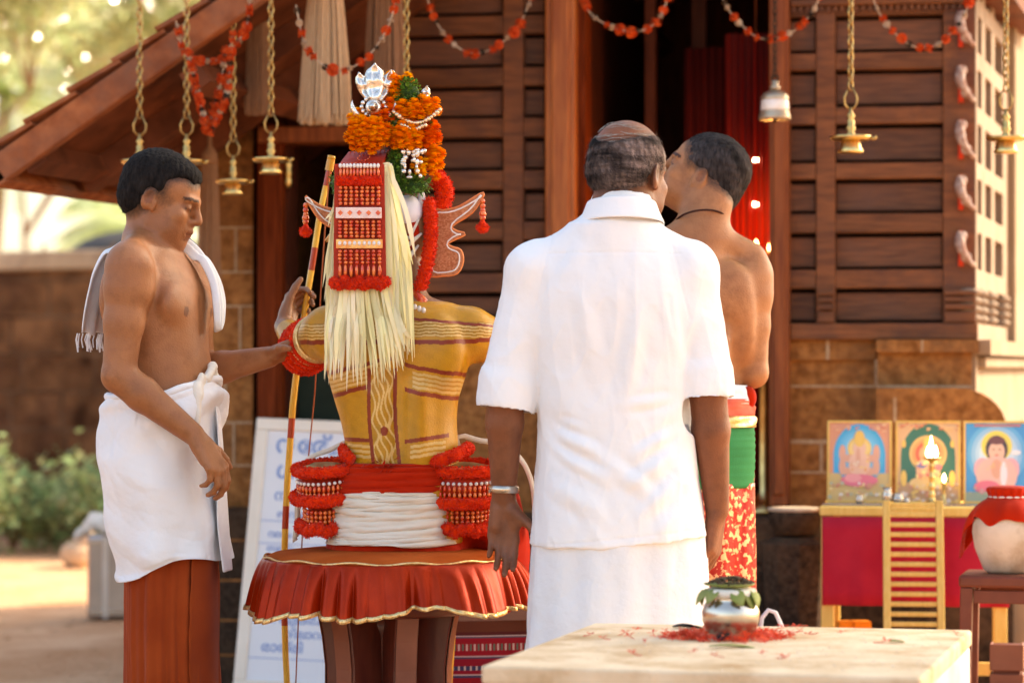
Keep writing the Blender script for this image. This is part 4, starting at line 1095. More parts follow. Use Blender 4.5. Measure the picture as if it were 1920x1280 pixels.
# ---------- man in the white shirt, back to the camera
def shirt_man():
    D = 6.62; c = P(1152, 0, D)
    man = empty('person', (c.x, D, 0), math.radians(-2), 'man in white shirt and white mundu from behind, grey hair round a bald crown', 'person')
    z = lambda py: EYE-(py-HOR)/FPX*D
    x = lambda px: (px-1152)/FPX*D
    S = SDF()
    S.sect(trunk_rows(1.02, 1.0, .02), .02)
    hc = V3(x(1179), .028, 1.583); R = Rot(math.radians(-32), math.radians(-6), math.radians(3))
    S.cap((0,-.030,1.42), (x(1170),.005,1.55), .064, .060, .03)
    for sg in (-1, 1): S.cap((sg*.03,-.03,1.45), (sg*.150,-.018,1.39), .036, .036, .03)
    add_arm(S, (-.190,-.012,1.355), (x(948),-.035,1.085), (x(944),.020,z(930)), (.048,.044,.043,.028))
    add_arm(S, (.176,-.012,1.350), (x(1326),-.035,1.075), (x(1345),.020,z(955)), (.048,.044,.043,.028))
    add_hand(S, (x(944),.022,z(940)), (-.01,-.04,-1), (-.12,-1,0), (.95,-.25,0), (.34,.36,.40,.46), .01, (.25,.35), 1.06)
    add_hand(S, (x(1345),.022,z(962)), (-.10,.05,-1), (-.8,.3,-.2), (-.25,.95,0), (.42,.5,.55,.6), .03, (.4,.5), 1.06)
    add_legs(S, .86)
    add_head(S, hc, R, 1.03)
    S.ell(hc+R@V3(0,-.062,-.075), (.045,.03,.03), .02)
    v, q = S.mesh((-.36,-.22,-.01), (.36,.24,1.78), .0044); v = relax(v, q, 1, .4)
    col = head_col(v, hc, R, 1.03); L = ((v-hc)@R)/1.03
    scalp = (L[:,2] > .03) & (v[:,2] > 1.5); col[scalp] *= (1.05,1.0,.98)
    bod = np_mesh('body', v, q, SK2, man, col)
    # fringe of grey hair
    H = SDF(); f = lambda *p: hc+R@(V3(*p)*1.03)
    H.ell(f(0,-.018,.034), (.083,.104,.090), .01, R=R); H.ell(f(0,-.052,-.005), (.074,.068,.062), .02, R=R)
    H.ell(f(0,.10,-.03), (.11,.078,.10), .014, True, R); H.ell(f(0,-.046,.132), (.070,.106,.098), .014, True, R)
    for sg in (-1,1):
        H.ell(f(sg*.085,.032,-.035), (.03,.05,.055), .012, True, R); H.ell(f(sg*.086,-.008,-.012),(.02,.024,.034),.008,True,R)
    H.plane(f(0,-.02,-.050), R@V3(0,.25,-1), .01)
    v, q = H.mesh((-.12,-.14,1.44), (.16,.22,1.76), .004); v = relax(v, q, 1); n = normals(v, q)
    v = v+n*(vnoise(v, 9, 160, 3)*.0026)[:,None]; L = ((v-hc)@R)/1.03
    g = np.clip((L[:,2]+.06)/.14+.3*vnoise(v, 3, 60, 3), 0, 1)
    base = np.array([10.,9.,8.6]); g2 = np.clip(.40+.5*vnoise(L*np.array([.5,.5,1.6]), 4, 60, 3)+.35*vnoise(L*np.array([.2,.2,1]), 6, 260, 2), .08, 1.1)
    hc_ = base[None]*g2[:,None]*(1+.9*(np.abs(L[:,0]) > .045))[:,None]; ho_ = np_mesh('hair', v, q, M['hair'], man, col=hc_); strands('short_hairs', v, n, hc_*1.8, ho_, M['hair'], 9000, .014, .0006, (.8,-.2,-.4), .3); shade_hairline(bod, ho_, .45, 1.45, .016)
    # strands combed over the bald crown
    st = MB()
    for i in range(40):
        a = random.uniform(-1.15, 1.15); b = random.uniform(.25, 1.15)
        pts = []
        for k in range(6):
            aa = a+(.16*k-.4)*1.0; zz = b+.04*math.sin(k)
            p = V3(.0775*math.sin(aa)*math.sin(zz+.35), -.016-.0985*math.cos(aa)*math.sin(zz+.35), .036+.0855*math.cos(zz+.35))
            pts.append(Vector(hc+R@(p*1.035)))
        st.tube(pts, [.0004,.0007,.0007,.0006,.0005,.0003], 3)
    st.build('combed_strands', mat('grey hair', (.16,.14,.13), (.30,.28,.26), .5, scale=80), man)
    # shirt
    T_ = SDF()
    rows = [(z(1022),x(1160),.0,.208,.150),(.80,x(1158),.0,.200,.146),(.90,x(1156),.0,.190,.138),(1.00,x(1154),.0,.184,.132),(1.10,.002,.0,.186,.132),(1.20,0,-.002,.194,.134),(1.30,0,-.006,.196,.128),(1.355,0,-.012,.180,.112),(1.41,0,-.018,.138,.088),(1.46,0,-.020,.088,.074)]
    T_.sect(rows, .02, 2.5)
    T_.cap((0,-.025,1.44),(x(1165),-.006,1.500),.080,.074,.03)
    for sg in (-1,1): T_.cap((sg*.05,-.022,1.438),(sg*.160,-.014,1.378),.044,.048,.035)
    for sg, ex_, ez in ((-1, x(950), z(742)), (1, x(1320), z(722))):
        sh = V3(-.190 if sg < 0 else .176,-.012,1.350); e = V3(ex_,-.032,ez-.012); T_.ell(sh,(.060,.066,.062),.035); md = sh*.55+e*.45; T_.cap(sh, md, .063, .065, .03, flat=(0,1,0), ff=1.05); T_.cap(md, e, .065, .067, .006, flat=(0,1,0), ff=1.05)
        cu = sh+(e-sh)*.87; T_.cap(cu, e, .0735, .0725, .004, flat=(0,1,0), ff=1.05)
        ax_ = unit(e-sh); T_.ell(e+ax_*.05, (.075,.075,.06), .004, True); T_.cap(e-ax_*.05, e+ax_*.04, .060, .062, .003, True)
    T_.plane((0,0,z(1020)), (0.10,0,-1)); T_.ell((x(1168),.0,1.56),(.066,.066,.075),.006,True)
    v, q = T_.mesh((-.36,-.24,.64), (.36,.22,1.60), .0037); v = relax(v, q, 1, .5); n = normals(v, q)
    cz = lambda a, b, w_, am: ((x(a[0]), -.14, z(a[1])), (x(b[0]), -.14, z(b[1])), w_, am)
    segs = [cz((1010,795),(1130,850),.014,.007), cz((1005,775),(1090,800),.011,.006), cz((1010,830),(1160,905),.013,.005), cz((1305,780),(1190,850),.013,.006), cz((1300,820),(1180,905),.015,.006),
            cz((1310,860),(1200,960),.014,.006), cz((1290,740),(1170,760),.012,.005), cz((1255,560),(1275,690),.010,-.008), cz((1000,600),(1010,720),.010,-.007), cz((1090,560),(1120,720),.02,.004),
            cz((1200,590),(1170,740),.02,.004), cz((1310,600),(1265,640),.010,.005), cz((1330,640),(1270,690),.009,.006), cz((985,640),(950,700),.009,.005), cz((980,600),(925,660),.010,.005), cz((1340,660),(1290,705),.008,.004),
            cz((1020,900),(1140,960),.02,.004), cz((1310,920),(1230,1000),.016,.005), cz((1100,440),(1060,520),.02,.004), cz((1250,440),(1290,520),.018,.004), cz((960,560),(990,620),.010,.004), cz((1130,860),(1230,930),.016,.004)]
    d_ = 1.25*creases(v*np.array([1,.55,1])+np.array([0,-.14*.45,0]), segs)*(v[:,1] < .02)
    wv = vnoise(v*np.array([1,1,.45]), 11, 26, 3)*.0030+vnoise(v, 12, 75, 2)*.0009
    wv += .0075*(ridged(v*np.array([1,1,.8]), 41, 13)-.35)*np.clip((1.42-v[:,2])/.12, .25, 1)
    ln_ = np.zeros(len(v)); hz = z(1020)+.10*v[:,0]
    ln_ += np.exp(-((v[:,2]-hz-.020)/.0022)**2)
    for sg in (-1, 1):
        sh = np.array([-.166 if sg < 0 else .150, 0, 1.36]); pl_ = np.abs((v-sh)@np.array([sg*.97, 0, .22])+.004); ln_ += np.exp(-(pl_/.0025)**2)*(v[:,2] > 1.24)*(v[:,2] < 1.44)
    ln_ += np.exp(-((v[:,2]-1.395+.25*np.abs(v[:,0])*0)/.0022)**2)*(np.abs(v[:,0]) < .155)*(v[:,1] < 0)
    v = v+n*(d_+wv-.0016*ln_)[:,None]; np_mesh('shirt', v, q, M['shirt'], man)
    # collar, yoke seam, sleeve seams
    g = []
    for i in range(5):
        r_ = .075+.003*math.sin(i)+.010*(1-i/4); zz = 1.468+.042*i/4
        g.append([(x(1165)+(r_)*math.cos(th), -.008+(r_+.004)*math.sin(th), zz+.012*math.sin(th)*(-1)) for th in [PI*1.5+(k/40-.5)*2*PI*.93 for k in range(41)]])
    MB().grid(g).build('collar', M['shirt'], man, smooth=True, solid=.005, sub=1)
    g = []
    for i in range(4):
        r_ = .077+.022*(i/3)**1.3; zz = 1.514-.052*i/3
        g.append([(x(1165)+(r_)*math.cos(th), -.010+(r_+.004)*math.sin(th), zz+.012*math.sin(th)*(-1)) for th in [PI*1.5+(k/40-.5)*2*PI*.90 for k in range(41)]])
    MB().grid(g).build('collar_fold', M['shirt'], man, smooth=True, solid=.004, sub=1)
    # mundu
    def fm(th, zt):
        return (.005*math.sin(th*4+zt*3)+.007*zt*math.sin(th*7+zt*2)+.004*zt*math.sin(th*15-zt*4)+.010*zt*math.sin(th*3+2+zt*1.5), 0)
    rows = interp_rows([(1.0,x(1156),0,.165,.118),(.85,x(1158),0,.185,.132),(.72,x(1160),0,.196,.142),(.55,x(1158),0,.206,.150),(.35,x(1155),0,.214,.155),(.12,x(1152),.005,.222,.160)], 40)
    sweep_cloth('mundu', rows, M['cloth'], man, 280, fm, crumple=.008, csc=11, cst=(1,1,.5), solid=.002)
    # wrist watch on the left wrist
    w_ = MB(); c_ = (x(944), .015, z(918)); 
    w_.lathe([(.0335,-.009),(.036,-.008),(.0365,0),(.036,.008),(.0335,.009)], c_, 30, (.02,.03,1)); wb = w_.build('wrist_watch', M['steel'], man, smooth=True)
    MB().lathe([(.0,0),(.014,0),(.015,.003),(.013,.007),(0,.008)], (c_[0]+.012, c_[1]+.034, c_[2]), 20, (.35,1,0)).build('watch_case', M['steel'], wb, smooth=True)
    return man
shirt_man()

# ---------- bare backed man behind, looking up to the left
def back_man():
    D = 7.5; c = P(1300, 0, D)
    man = empty('person', (c.x, D, 0), math.radians(8), 'bare backed man with neck cord looking up, in red, green and gold waistcloth', 'person')
    z = lambda py: EYE-(py-HOR)/FPX*D
    x = lambda px: (px-1300)/FPX*D
    S = SDF(); S.sect(trunk_rows(.92, .95, .0), .02)
    hc = V3(.030, .030, 1.636); R = Rot(math.radians(70), math.radians(27), 0)
    S.cap((0,-.030,1.42), (.024,-.0,1.575), .062, .056, .03); S.cap((.01,-.045,1.40),(.05,-.02,1.56),.045,.05,.03)
    for sg in (-1, 1):
        S.cap((sg*.03,-.03,1.48), (sg*.150,-.018,1.425), .040, .038, .035)
        S.ell((sg*.082,-.080,1.32), (.062,.034,.088), .025); S.cap((sg*.05,-.095,1.20),(sg*.045,-.085,.98),.030,.028,.03)
        S.ell((sg*.125,-.04,1.24),(.035,.055,.10),.03)
    S.cap((0,-.128,1.42),(0,-.118,1.00), .010,.010, .022, True); S.cap((.03,-.12,1.28),(.10,-.112,1.235),.006,.006,.016,True); S.cap((-.03,-.12,1.28),(-.10,-.112,1.235),.006,.006,.016,True)
    add_arm(S, (.152,-.014,1.370), (.156,-.020,1.118), (.110,.190,1.11), (.054,.044,.040,.028))
    add_hand(S, (.128,.20,1.11), (-.3,1,.1), (-1,-.2,0), (0,.1,1), (.4,.45,.5,.55), .04, (.4,.4), 1.0)
    add_arm(S, (-.180,-.005,1.405), (-.22,.05,1.15), (-.12,.24,1.15), (.053,.044,.040,.028))
    add_hand(S, (-.115,.25,1.15), (.3,1,.1), (1,-.2,0), (0,.1,1), (.4,.45,.5,.55), .04, (.4,.4), 1.0)
    add_legs(S, .84, .078); add_head(S, hc, R, .98)
    v, q = S.mesh((-.32,-.22,-.01), (.32,.42,1.78), .0044); v = relax(v, q, 1, .4); col = head_col(v, hc, R, .98); bod = np_mesh('body', v, q, SK3, man, col)
    H = SDF(); f = lambda *p: hc+R@(V3(*p)*.98)
    H.ell(f(0,-.018,.040), (.081,.102,.087), .01, R=R); H.ell(f(0,-.060,-.015), (.071,.058,.062), .02, R=R)
    H.ell(f(0,.10,-.02), (.10,.072,.090), .012, True, R)
    for sg in (-1,1):
        H.ell(f(sg*.08,.030,-.03), (.03,.052,.052), .012, True, R); H.ell(f(sg*.085,-.008,-.012),(.02,.024,.034),.008,True,R); 0
    H.plane(f(0,-.02,-.075), R@V3(0,.25,-1), .01)
    v, q = H.mesh((-.16,-.16,1.44), (.22,.20,1.82), .004); v = relax(v, q, 1); n = normals(v, q); v = v+n*(vnoise(v, 3, 150, 3)*.0022)[:,None]
    L = ((v-hc)@R); g = 2.6+1.8*vnoise(v, 8, 50, 2)+3.5*(L[:,1] > .02)*(L[:,2] < .05); hc_ = np.clip(g, .6, 6)[:,None]*np.array([[1,1,1.05]]); ho_ = np_mesh('hair', v, q, M['hair'], man, col=hc_); strands('short_hairs', v, n, hc_, ho_, M['hair'], 6000, .010, .0005); shade_hairline(bod, ho_, .2, 1.42)
    # neck cord
    mb = MB(); mb.tube([(.016+.0695*math.cos(a), -.016+.072*math.sin(a), 1.508-.030*math.sin(a)*1.0+.004) for a in [2*PI*k/48 for k in range(48)]], .0028, 6, closed=True); mb.build('neck_cord', mat('dark cord', (.05,.02,.015), None, .8), man, smooth=True)
    # waist: white cloth, red and gold band, green band, brocade skirt
    fo = lambda am: (lambda th, zt: am*math.sin(th*6+zt*7)+am*.6*math.sin(zt*34+th*2)+am*.5*math.sin(th*17))
    sweep_cloth('waist_cloth', interp_rows([(z(722),0,-.004,.140,.118),(z(735),0,-.004,.148,.125),(z(756),0,-.006,.150,.126)], 8), M['cloth'], man, 120, fo(.003))
    sweep_cloth('red_sash', interp_rows([(z(748),0,-.004,.153,.128),(z(765),0,-.006,.156,.132),(z(785),0,-.006,.157,.132)], 10), mat('faded red sash', (.62,.10,.06), (.70,.17,.11), .8, scale=20), man, 120, fo(.0025))
    sweep_cloth('gold_band', interp_rows([(z(779),0,-.004,.160,.136),(z(800),0,-.008,.160,.136)], 5), M['gold'], man, 160, fo(.003))
    sweep_cloth('green_sash', interp_rows([(z(797),0,-.004,.157,.132),(z(830),0,-.010,.158,.134),(z(870),0,-.008,.158,.132),(z(912),0,-.004,.155,.128)], 26), M['green'], man, 140, lambda th, zt: .0012*math.sin(zt*55)+.001*math.sin(th*9))
    def fs(th, zt): return .005*math.sin(th*9+zt)+.006*zt*math.sin(th*14+1)
    sweep_cloth('brocade_skirt', interp_rows([(z(904),0,0,.156,.130),(z(960),0,0,.158,.134),(z(1080),0,0,.160,.138),(.30,0,0,.165,.14),(.12,0,0,.175,.15)], 30), M['skirtg'], man, 220, fs, crumple=.006, csc=16, cst=(1,1,.4))
    mb = MB(); 
    for k in range(3): mb.ball((.135,-.06+k*.03,z(745)+.005*k),(.022,.026,.030),10,7)
    mb.build('red_knot', M['redcloth'], man, smooth=True)
    return man
back_man()
# ------------------------------------------------------------------ seated performer, back to the camera
def performer():
    D = 7.0; c = P(735, 0, D); SCL = FPX/D
    man = empty('person', (c.x, D, 0), 0, 'seated ritual dancer with ochre painted back and tall flower headdress, gripping a bow', 'person')
    x = lambda px: (px-735)/SCL
    z = lambda py: EYE-(py-HOR)/SCL
    S = SDF()
    S.sect([(.70,.01,.02,.165,.13),(.80,.015,.01,.150,.12),(z(865),x(756),.0,.136,.10),(z(830),x(753),0,.139,.100),(z(790),x(748),0,.142,.098),(z(750),x(743),0,.152,.100),(z(700),x(744),-.002,.172,.104),(z(655),x(748),-.004,.184,.104),(z(620),x(748),-.006,.180,.094),(z(598),x(750),-.008,.135,.076),(z(580),x(760),-.008,.085,.06)], .02)
    hc = V3(x(752), .040, z(440)); R = Rot(math.radians(8), 0, math.radians(4))
    S.cap((x(755),-.02,z(610)), (x(758),.005,z(510)), .060, .050, .03)
    for sg in (-1, 1):
        S.cap((x(755)+sg*.03,-.025,z(580)), (x(750)+sg*.165,-.012,z(610)), .036, .040, .035)
        S.ell((x(750)+sg*.092,-.072,z(660)), (.062,.034,.085), .03); S.cap((x(748)+sg*.045,-.082,z(740)), (x(750)+sg*.042,-.075,z(850)), .028,.026,.03)
    S.cap((x(752),-.112,z(640)), (x(748),-.108,z(870)), .009, .009, .025, True)
    add_arm(S, (x(612),-.004,z(622)), (-.228,.165,1.178), (-.292,.345,1.236), (.053,.046,.042,.027))
    bow_at = V3(x(572)*1.0-.012, .425, z(598))
    add_hand(S, (-.294,.357,1.242), (.16,.70,.60), (1,-.3,.1), (-.2,-.75,.65), (1.0,1.05,1.1,1.1), .02, (.7,.6), 1.0)
    add_arm(S, (x(886),-.004,z(625)), (.335,.10,1.155), (.330,.33,1.19), (.053,.046,.042,.027))
    add_hand(S, (.330,.34,1.195), (-.1,1,.1), (-1,0,0), (0,0,1), (1.1,1.1,1.15,1.2), .02, (.8,.6), 1.0)
    for sg in (-1, 1):
        S.cap((sg*.08,.03,.775), (sg*.11,.44,.70), .080, .060, .03); S.cap((sg*.11,.44,.70), (sg*.09,.46,.10), .055, .036, .02)
        S.cap((sg*.09,.46,.05), (sg*.12,.62,.03), .036, .026, .02); S.ell((sg*.125,.63,.022), (.045,.05,.02), .02)
    add_head(S, hc, R, .98)
    v, q = S.mesh((-.42,-.16,-.01), (.44,.70,1.60), .0036); v = relax(v, q, 1, .4)
    v, q = subdiv(v, q)
    # body paint
    px = 735+v[:,0]*SCL; py = HOR-(v[:,2]-EYE)*SCL; n_ = len(v)
    och = np.array([.52,.245,.010]); cream = np.array([.66,.43,.15]); red = np.array([.24,.030,.008]); skn = np.array([.27,.12,.055])
    col = np.tile(och, (n_, 1))*(1+.10*vnoise(v, 5, 30, 3))[:,None]
    back = v[:,1] < .06
    m = np.abs(px-750)
    def band(cy, h_, c_, xr, lo=None):
        k = back & (np.abs(py-cy) < h_) & (px > xr[0]) & (px < xr[1]); col[k] = c_
    wob = 1.2*np.sin(px*.13)+.8*np.sin(px*.31+2)
    # shoulder band
    sc_ = np.where(px > 750, 622-((px-750)/165)**2*-2-6*np.cos((px-840)/90), 622)+wob*.6
    d_ = py-sc_
    k = back & (np.abs(d_) < 15); ln = np.sin(d_*1.05+.5) > .1; col[k & ln] = cream; col[k & ~ln] = och*.72
    band(642+wob*.5+np.where(px > 750, -((px-820)/100)**2*5, 0), 4.2, red, (560, 950))
    band(598+np.where(px > 750, (px-770)*.09, 0)+wob*.4, 2.6, red, (760, 950))
    # mid bands slope away from the spine
    sl1 = 690+(m-20)*.16; k = (px < 700) | (px > 768)
    mid_l = np.where(px < 750, 712-(735-px)*-.10, 690+(px-750)*.14)
    cR = np.where(px < 750, 722+(735-px)*.06-8, 706+(px-768)*.24); topR = np.where(px < 750, 704+(px-600)*-.14+0, 688+(px-768)*.21)
    bt = np.where(px < 750, 746-(px-612)*.28, 726+(px-750)*.29-.0009*(px-750)**2)
    for cy_, hh, cc in ((bt, 4.2, red), (bt-46+np.where(px < 750, (px-600)*.05, 0), 4.0, red)):
        kk = back & (np.abs(py-cy_-wob*.5) < hh) & (m > 12); col[kk] = cc
    for j in range(4):
        kk = back & (np.abs(py-(bt-10-j*8.2)-wob*.6) < 2.7) & (m > 26); col[kk] = cream
    # lower bands
    lowc = np.where(px < 740, 822-(px-640)*-.03, 826-(px-760)*.14)
    kk = back & (np.abs(py-lowc) < 3.8) & (m > 12) & (np.abs(px-745) < 98); col[kk] = red
    for j in range(3):
        kk = back & (np.abs(py-(lowc+11+j*9.5)-wob*.4) < 2.8) & (m > 22) & (np.abs(px-745) < 92); col[kk] = cream
    # spine band
    sp = back & (py > 690) & (py < 872) & (np.abs(px-718-((py-700)*.05)) < 24)
    xr_ = px-718-(py-700)*.05
    col[sp] = och*.86
    for j in range(5):
        cc = (j-2)*8+4.5*np.sin(py*.11+j*1.2)*(1-.4*np.cos(py*.05)); kk = sp & (np.abs(xr_-cc) < 1.9); col[kk] = cream
    for s_ in (-24, 24):
        kk = back & (py > 690) & (py < 872) & (np.abs(xr_-s_-2*np.sin(py*.03)) < 3.4); col[kk] = red
    kk = back & (((px-724)/7)**2+((py-806)/9)**2 < 1); col[kk] = red
    col *= (1+.10*vnoise(v, 31, 110, 3)+.08*vnoise(v, 32, 14, 2))[:,None]
    # skin that stays unpainted
    nk = (py < 566) | ((v[:,1] > .30) & (v[:,2] > 1)); col[nk] = skn
    col /= np.array([.30,.13,.062]); hcol = head_col(v, hc, R, .98); col *= hcol
    np_mesh('body', v, q, skin('painted skin', (.30,.13,.062), (.30,.13,.062), .36), man, col)

    # --- armlets on the left arm
    e0 = Vector((x(612),-.004,z(622))); e1 = Vector((-.228,.165,1.178)); ax = (e1-e0).normalized()
    for i, (t, r_, wr, mt) in enumerate(((.52,.054,.011,'wool'),(.68,.054,.013,'wool'),(.86,.055,.014,'wool'),(1.02,.055,.013,'wool'))):
        mb = MB(); u, v_, _ = basis(ax); c_ = e0+ax*(e1-e0).length*t
        wool_roll(mb, [c_+(u*math.cos(a)+v_*math.sin(a))*r_ for a in [2*PI*k/28 for k in range(28)]], wr, True, 70000, .004); mb.build('wool_armlet', M[mt], man, smooth=True)
    for t in (.36, .42, .58, .75):
        c_ = e0+ax*(e1-e0).length*t; MB().torus(c_, .058 if t > .5 else .057, .0055, ax, 30, 8).build('gilt_armlet', M['gold'], man, smooth=True)
    e0 = Vector((x(886),-.004,z(625))); e1 = Vector((.335,.10,1.155)); ax = (e1-e0).normalized()
    for t in (.62, .82):
        mb = MB(); u, v_, _ = basis(ax); c_ = e0+ax*(e1-e0).length*t
        wool_roll(mb, [c_+(u*math.cos(a)+v_*math.sin(a))*.056 for a in [2*PI*k/28 for k in range(28)]], .015, True, 50000, .004); mb.build('wool_armlet', M['wool'], man, smooth=True)

    # --- headdress -----------------------------------------------------
    hd = link('headdress', None, man); hd.empty_display_size = .1
    def at(px_, py_, y=0): return Vector((x(px_), y, z(py_)))
    s = 1/SCL
    # backing frame that everything is tied to
    mb = MB(); mb.ball(at(764, 262, .02), (44*s, .055, 104*s), 24, 16); mb.ball(at(752, 405, .035), (43*s,.085,56*s), 20, 12); mb.build('frame', mat('dark red frame', (.10,.010,.005), (.03,.015,.008), .7, scale=40), hd, smooth=True)
    # bead panel hanging down the back
    yp = -.150
    def pp(u, py_, o=0): # u 0..1 across panel, skewed slightly
        x0 = 642+(py_-318)*(-.008); x1 = 718+(py_-318)*.018; return Vector((x(x0+(x1-x0)*u), yp-o-(py_-318)*.00002, z(py_)))
    mb = MB()
    g = [pp(0, 316), pp(1, 316), pp(1, 545), pp(0, 545)]; mb.prism(g, (0, .004, 0), (0, .016, 0)); pn = mb.build('bead_panel', M['lacq'], hd)
    mb = MB()
    for a, b in ((pp(-.03,316), pp(-.03,528)), (pp(1.03,316), pp(1.03,528))): mb.bar(a, b, .008, .014, (1,0,0))
    mb.build('side_edge', M['lacq'], pn, bevel=.001)
    # slanted top box
    tb = MB(); A = [at(640,320,-.158), at(720,320,-.158), at(731,284,-.06), at(656,288,-.06)]; tb.prism(A, (0,0,0), (0,.004,-.014)); top = tb.build('top_plate', M['lacq'], hd, bevel=.001)
    dots = MB()
    for i in range(9):
        for j in range(2):
            q0 = A[0].lerp(A[3], .12+.76*j).lerp(A[1].lerp(A[2], .12+.76*j), .08+.84*i/8); dots.ball(q0+Vector((0,-.002,.002)), .0022, 6, 4)
    for k in range(12):
        a = 2*PI*k/12; q0 = A[0].lerp(A[3], .5+.2*math.sin(a)).lerp(A[1].lerp(A[2], .5+.2*math.sin(a)), .5+.14*math.cos(a)); dots.ball(q0+Vector((0,-.002,.002)), .0018, 6, 4)
    dots.build('studs', M['bead'], top)
    def beadcol(mb, py0, py1, n, rr, cols=8, o=.008, stretch=1.0):
        for cix in range(cols):
            u = .05+.90*cix/(cols-1)
            for k in range(n):
                y_ = py0+(py1-py0)*(k+.5)/n; h_ = (py1-py0)/n*s*.5; mb.ball(pp(u, y_, o)+Vector((random.uniform(-.0006,.0006),0,0)), (rr, rr, min(h_*1.0, h_)*stretch), 8, 6)
    for nm, py0, py1, n, rr, cols, mt in (('bead_curtain',324,341,1,.0038,12,'bead'),('bead_curtain',356,392,5,.0052,8,'bead'),('bead_curtain',419,452,5,.0052,8,'bead'),('bead_curtain',473,500,4,.0050,8,'bead'),('bead_curtain',500,524,1,.0046,8,'bead'),('pearl_row',315,324,1,.0045,12,'beadw'),('pearl_row',457,466,1,.0050,9,'beadw')):
        mb = MB(); beadcol(mb, py0, py1, n, rr, cols); mb.build(nm, M[mt], pn, smooth=True)
    mb = MB(); mb.prism([pp(-.05,396), pp(1.02,396), pp(1.02,416), pp(-.05,416)], (0,-.016,0), (0,-.004,0)); wb = mb.build('pale_band', mat('pink white band', (.74,.50,.44), (.80,.62,.56), .5, scale=60), pn, bevel=.001)
    mb = MB()
    for k in range(5):
        q0 = pp(.06+.22*k, 406, .0175); r_ = .0065; mb.quad(q0+Vector((r_,0,0)), q0+Vector((0,0,r_)), q0-Vector((r_,0,0)), q0-Vector((0,0,r_)))
    mb.build('diamonds', M['bead'], wb)
    mb = MB(); mb.prism([pp(-.04,454), pp(1.03,454), pp(1.03,471), pp(-.04,471)], (0,-.010,0), (0,-.002,0)); mb.build('gilt_band', mat('orange gilt', (.72,.26,.06), (.85,.50,.16), .4, .3, scale=60), pn, bevel=.001)
    mb = MB(); wool_roll(mb, [pp(-.04+.108*k, 347, .010)+Vector((0,0,.001*math.sin(k*2))) for k in range(11)], .0095, False, 130000, .005); mb.build('wool_band', M['wool'], pn, smooth=True)
    mb = MB()
    for k in range(11):
        wool_ball(mb, pp(-.06+.112*k, 534+3*math.sin(k*2.3), .008+.003*math.sin(k)), .0125, 260, .006, .95)
    mb.build('wool_fringe', M['wool'], pn, smooth=True)
    # palm leaf strips
    mb = MB(); rnd = random.Random(5)
    def strip(pts, w0, c_=1.0, tip=True):
        n = 10; sp = []; P_ = [Vector(p) for p in pts]
        for i in range(n+1):
            t = i/n*(len(P_)-1); a = min(int(t), len(P_)-2); fr = t-a
            p0, p1, p2, p3 = P_[max(a-1,0)], P_[a], P_[a+1], P_[min(a+2, len(P_)-1)]
            sp.append(p1+(p2-p0)*(.5*fr)+(p0*2-p1*5+p2*4-p3)*(.5*fr*fr)+(p1*3-p0-p2*3+p3)*(.5*fr**3))
        ws = [w0*(1-.15*(i/n)) if i/n < .7 else w0*max(.05, (1-(i/n-.7)/.3)) for i in range(n+1)]
        an = rnd.uniform(-.9, .9); nr = Vector((math.sin(an), -math.cos(an), 0)); mb.color((c_, c_*rnd.uniform(.95,1.02), c_*rnd.uniform(.75,1.0))); ribbon(mb, sp, ws, nr)
    for i in range(66):                      # fall from behind the panel foot
        t = i/65; xt = 636+90*t+rnd.uniform(-4,4); xb = 617+158*t**1.05+rnd.uniform(-10,10); yb = (665+62*math.sin(PI*min(1, .15+t*.8)))+rnd.uniform(-45,14)
        d0 = rnd.uniform(-.135,-.118)
        strip([at(xt, 470+rnd.uniform(-20,20), d0), at(xt+(xb-xt)*.3, 560, -.135+rnd.uniform(-.02,.01)), at(xt+(xb-xt)*.7+rnd.uniform(-3,3), 620, -.142+rnd.uniform(-.02,.008)), at(xb, yb, -.140+rnd.uniform(-.02,.01))], rnd.uniform(.0042,.0078), rnd.uniform(.82,1.08))
    for i in range(30):                      # right side, from the top
        t = i/29; xt = 722+14*t; xb = 735+42*t+rnd.uniform(-6,6); yb = 610+90*rnd.random()
        strip([at(xt, 316+rnd.uniform(-4,16), -.13), at(xt+8+8*t, 400, -.145+.02*t), at(xt+10+24*t, 500, -.15+.02*t), at(xb, yb, -.145+rnd.uniform(-.01,.01))], rnd.uniform(.005,.0085), rnd.uniform(.88,1.08))
    for (a_, b_, c_) in (((735,330),(765,400),(782,486)),((738,340),(756,420),(778,500)),((736,380),(758,450),(770,520)),((730,350),(745,430),(752,560))):
        strip([at(*a_, -.13), at(*b_, -.15), at(*c_, -.13)], .0062, 1.08)
    for i in range(38):                      # left side
        t = i/37; yb = 540+165*rnd.random(); strip([at(640-4*t, 345+60*rnd.random(), -.12), at(634-6*t, 440, -.135), at(627-6*t, yb-60, -.135), at(618-8*t*rnd.random(), yb, -.13)], rnd.uniform(.003,.005), rnd.uniform(.85,1.1))
    for (a_, b_, c_) in (((640,395),(628,405),(616,418)),((642,380),(630,400),(622,430)),((640,500),(628,515),(618,535))): strip([at(*a_, -.12), at(*b_, -.14), at(*c_, -.14)], .003, 1.0)
    mb.build('palm_leaf_strips', M['leafstrip'], hd)
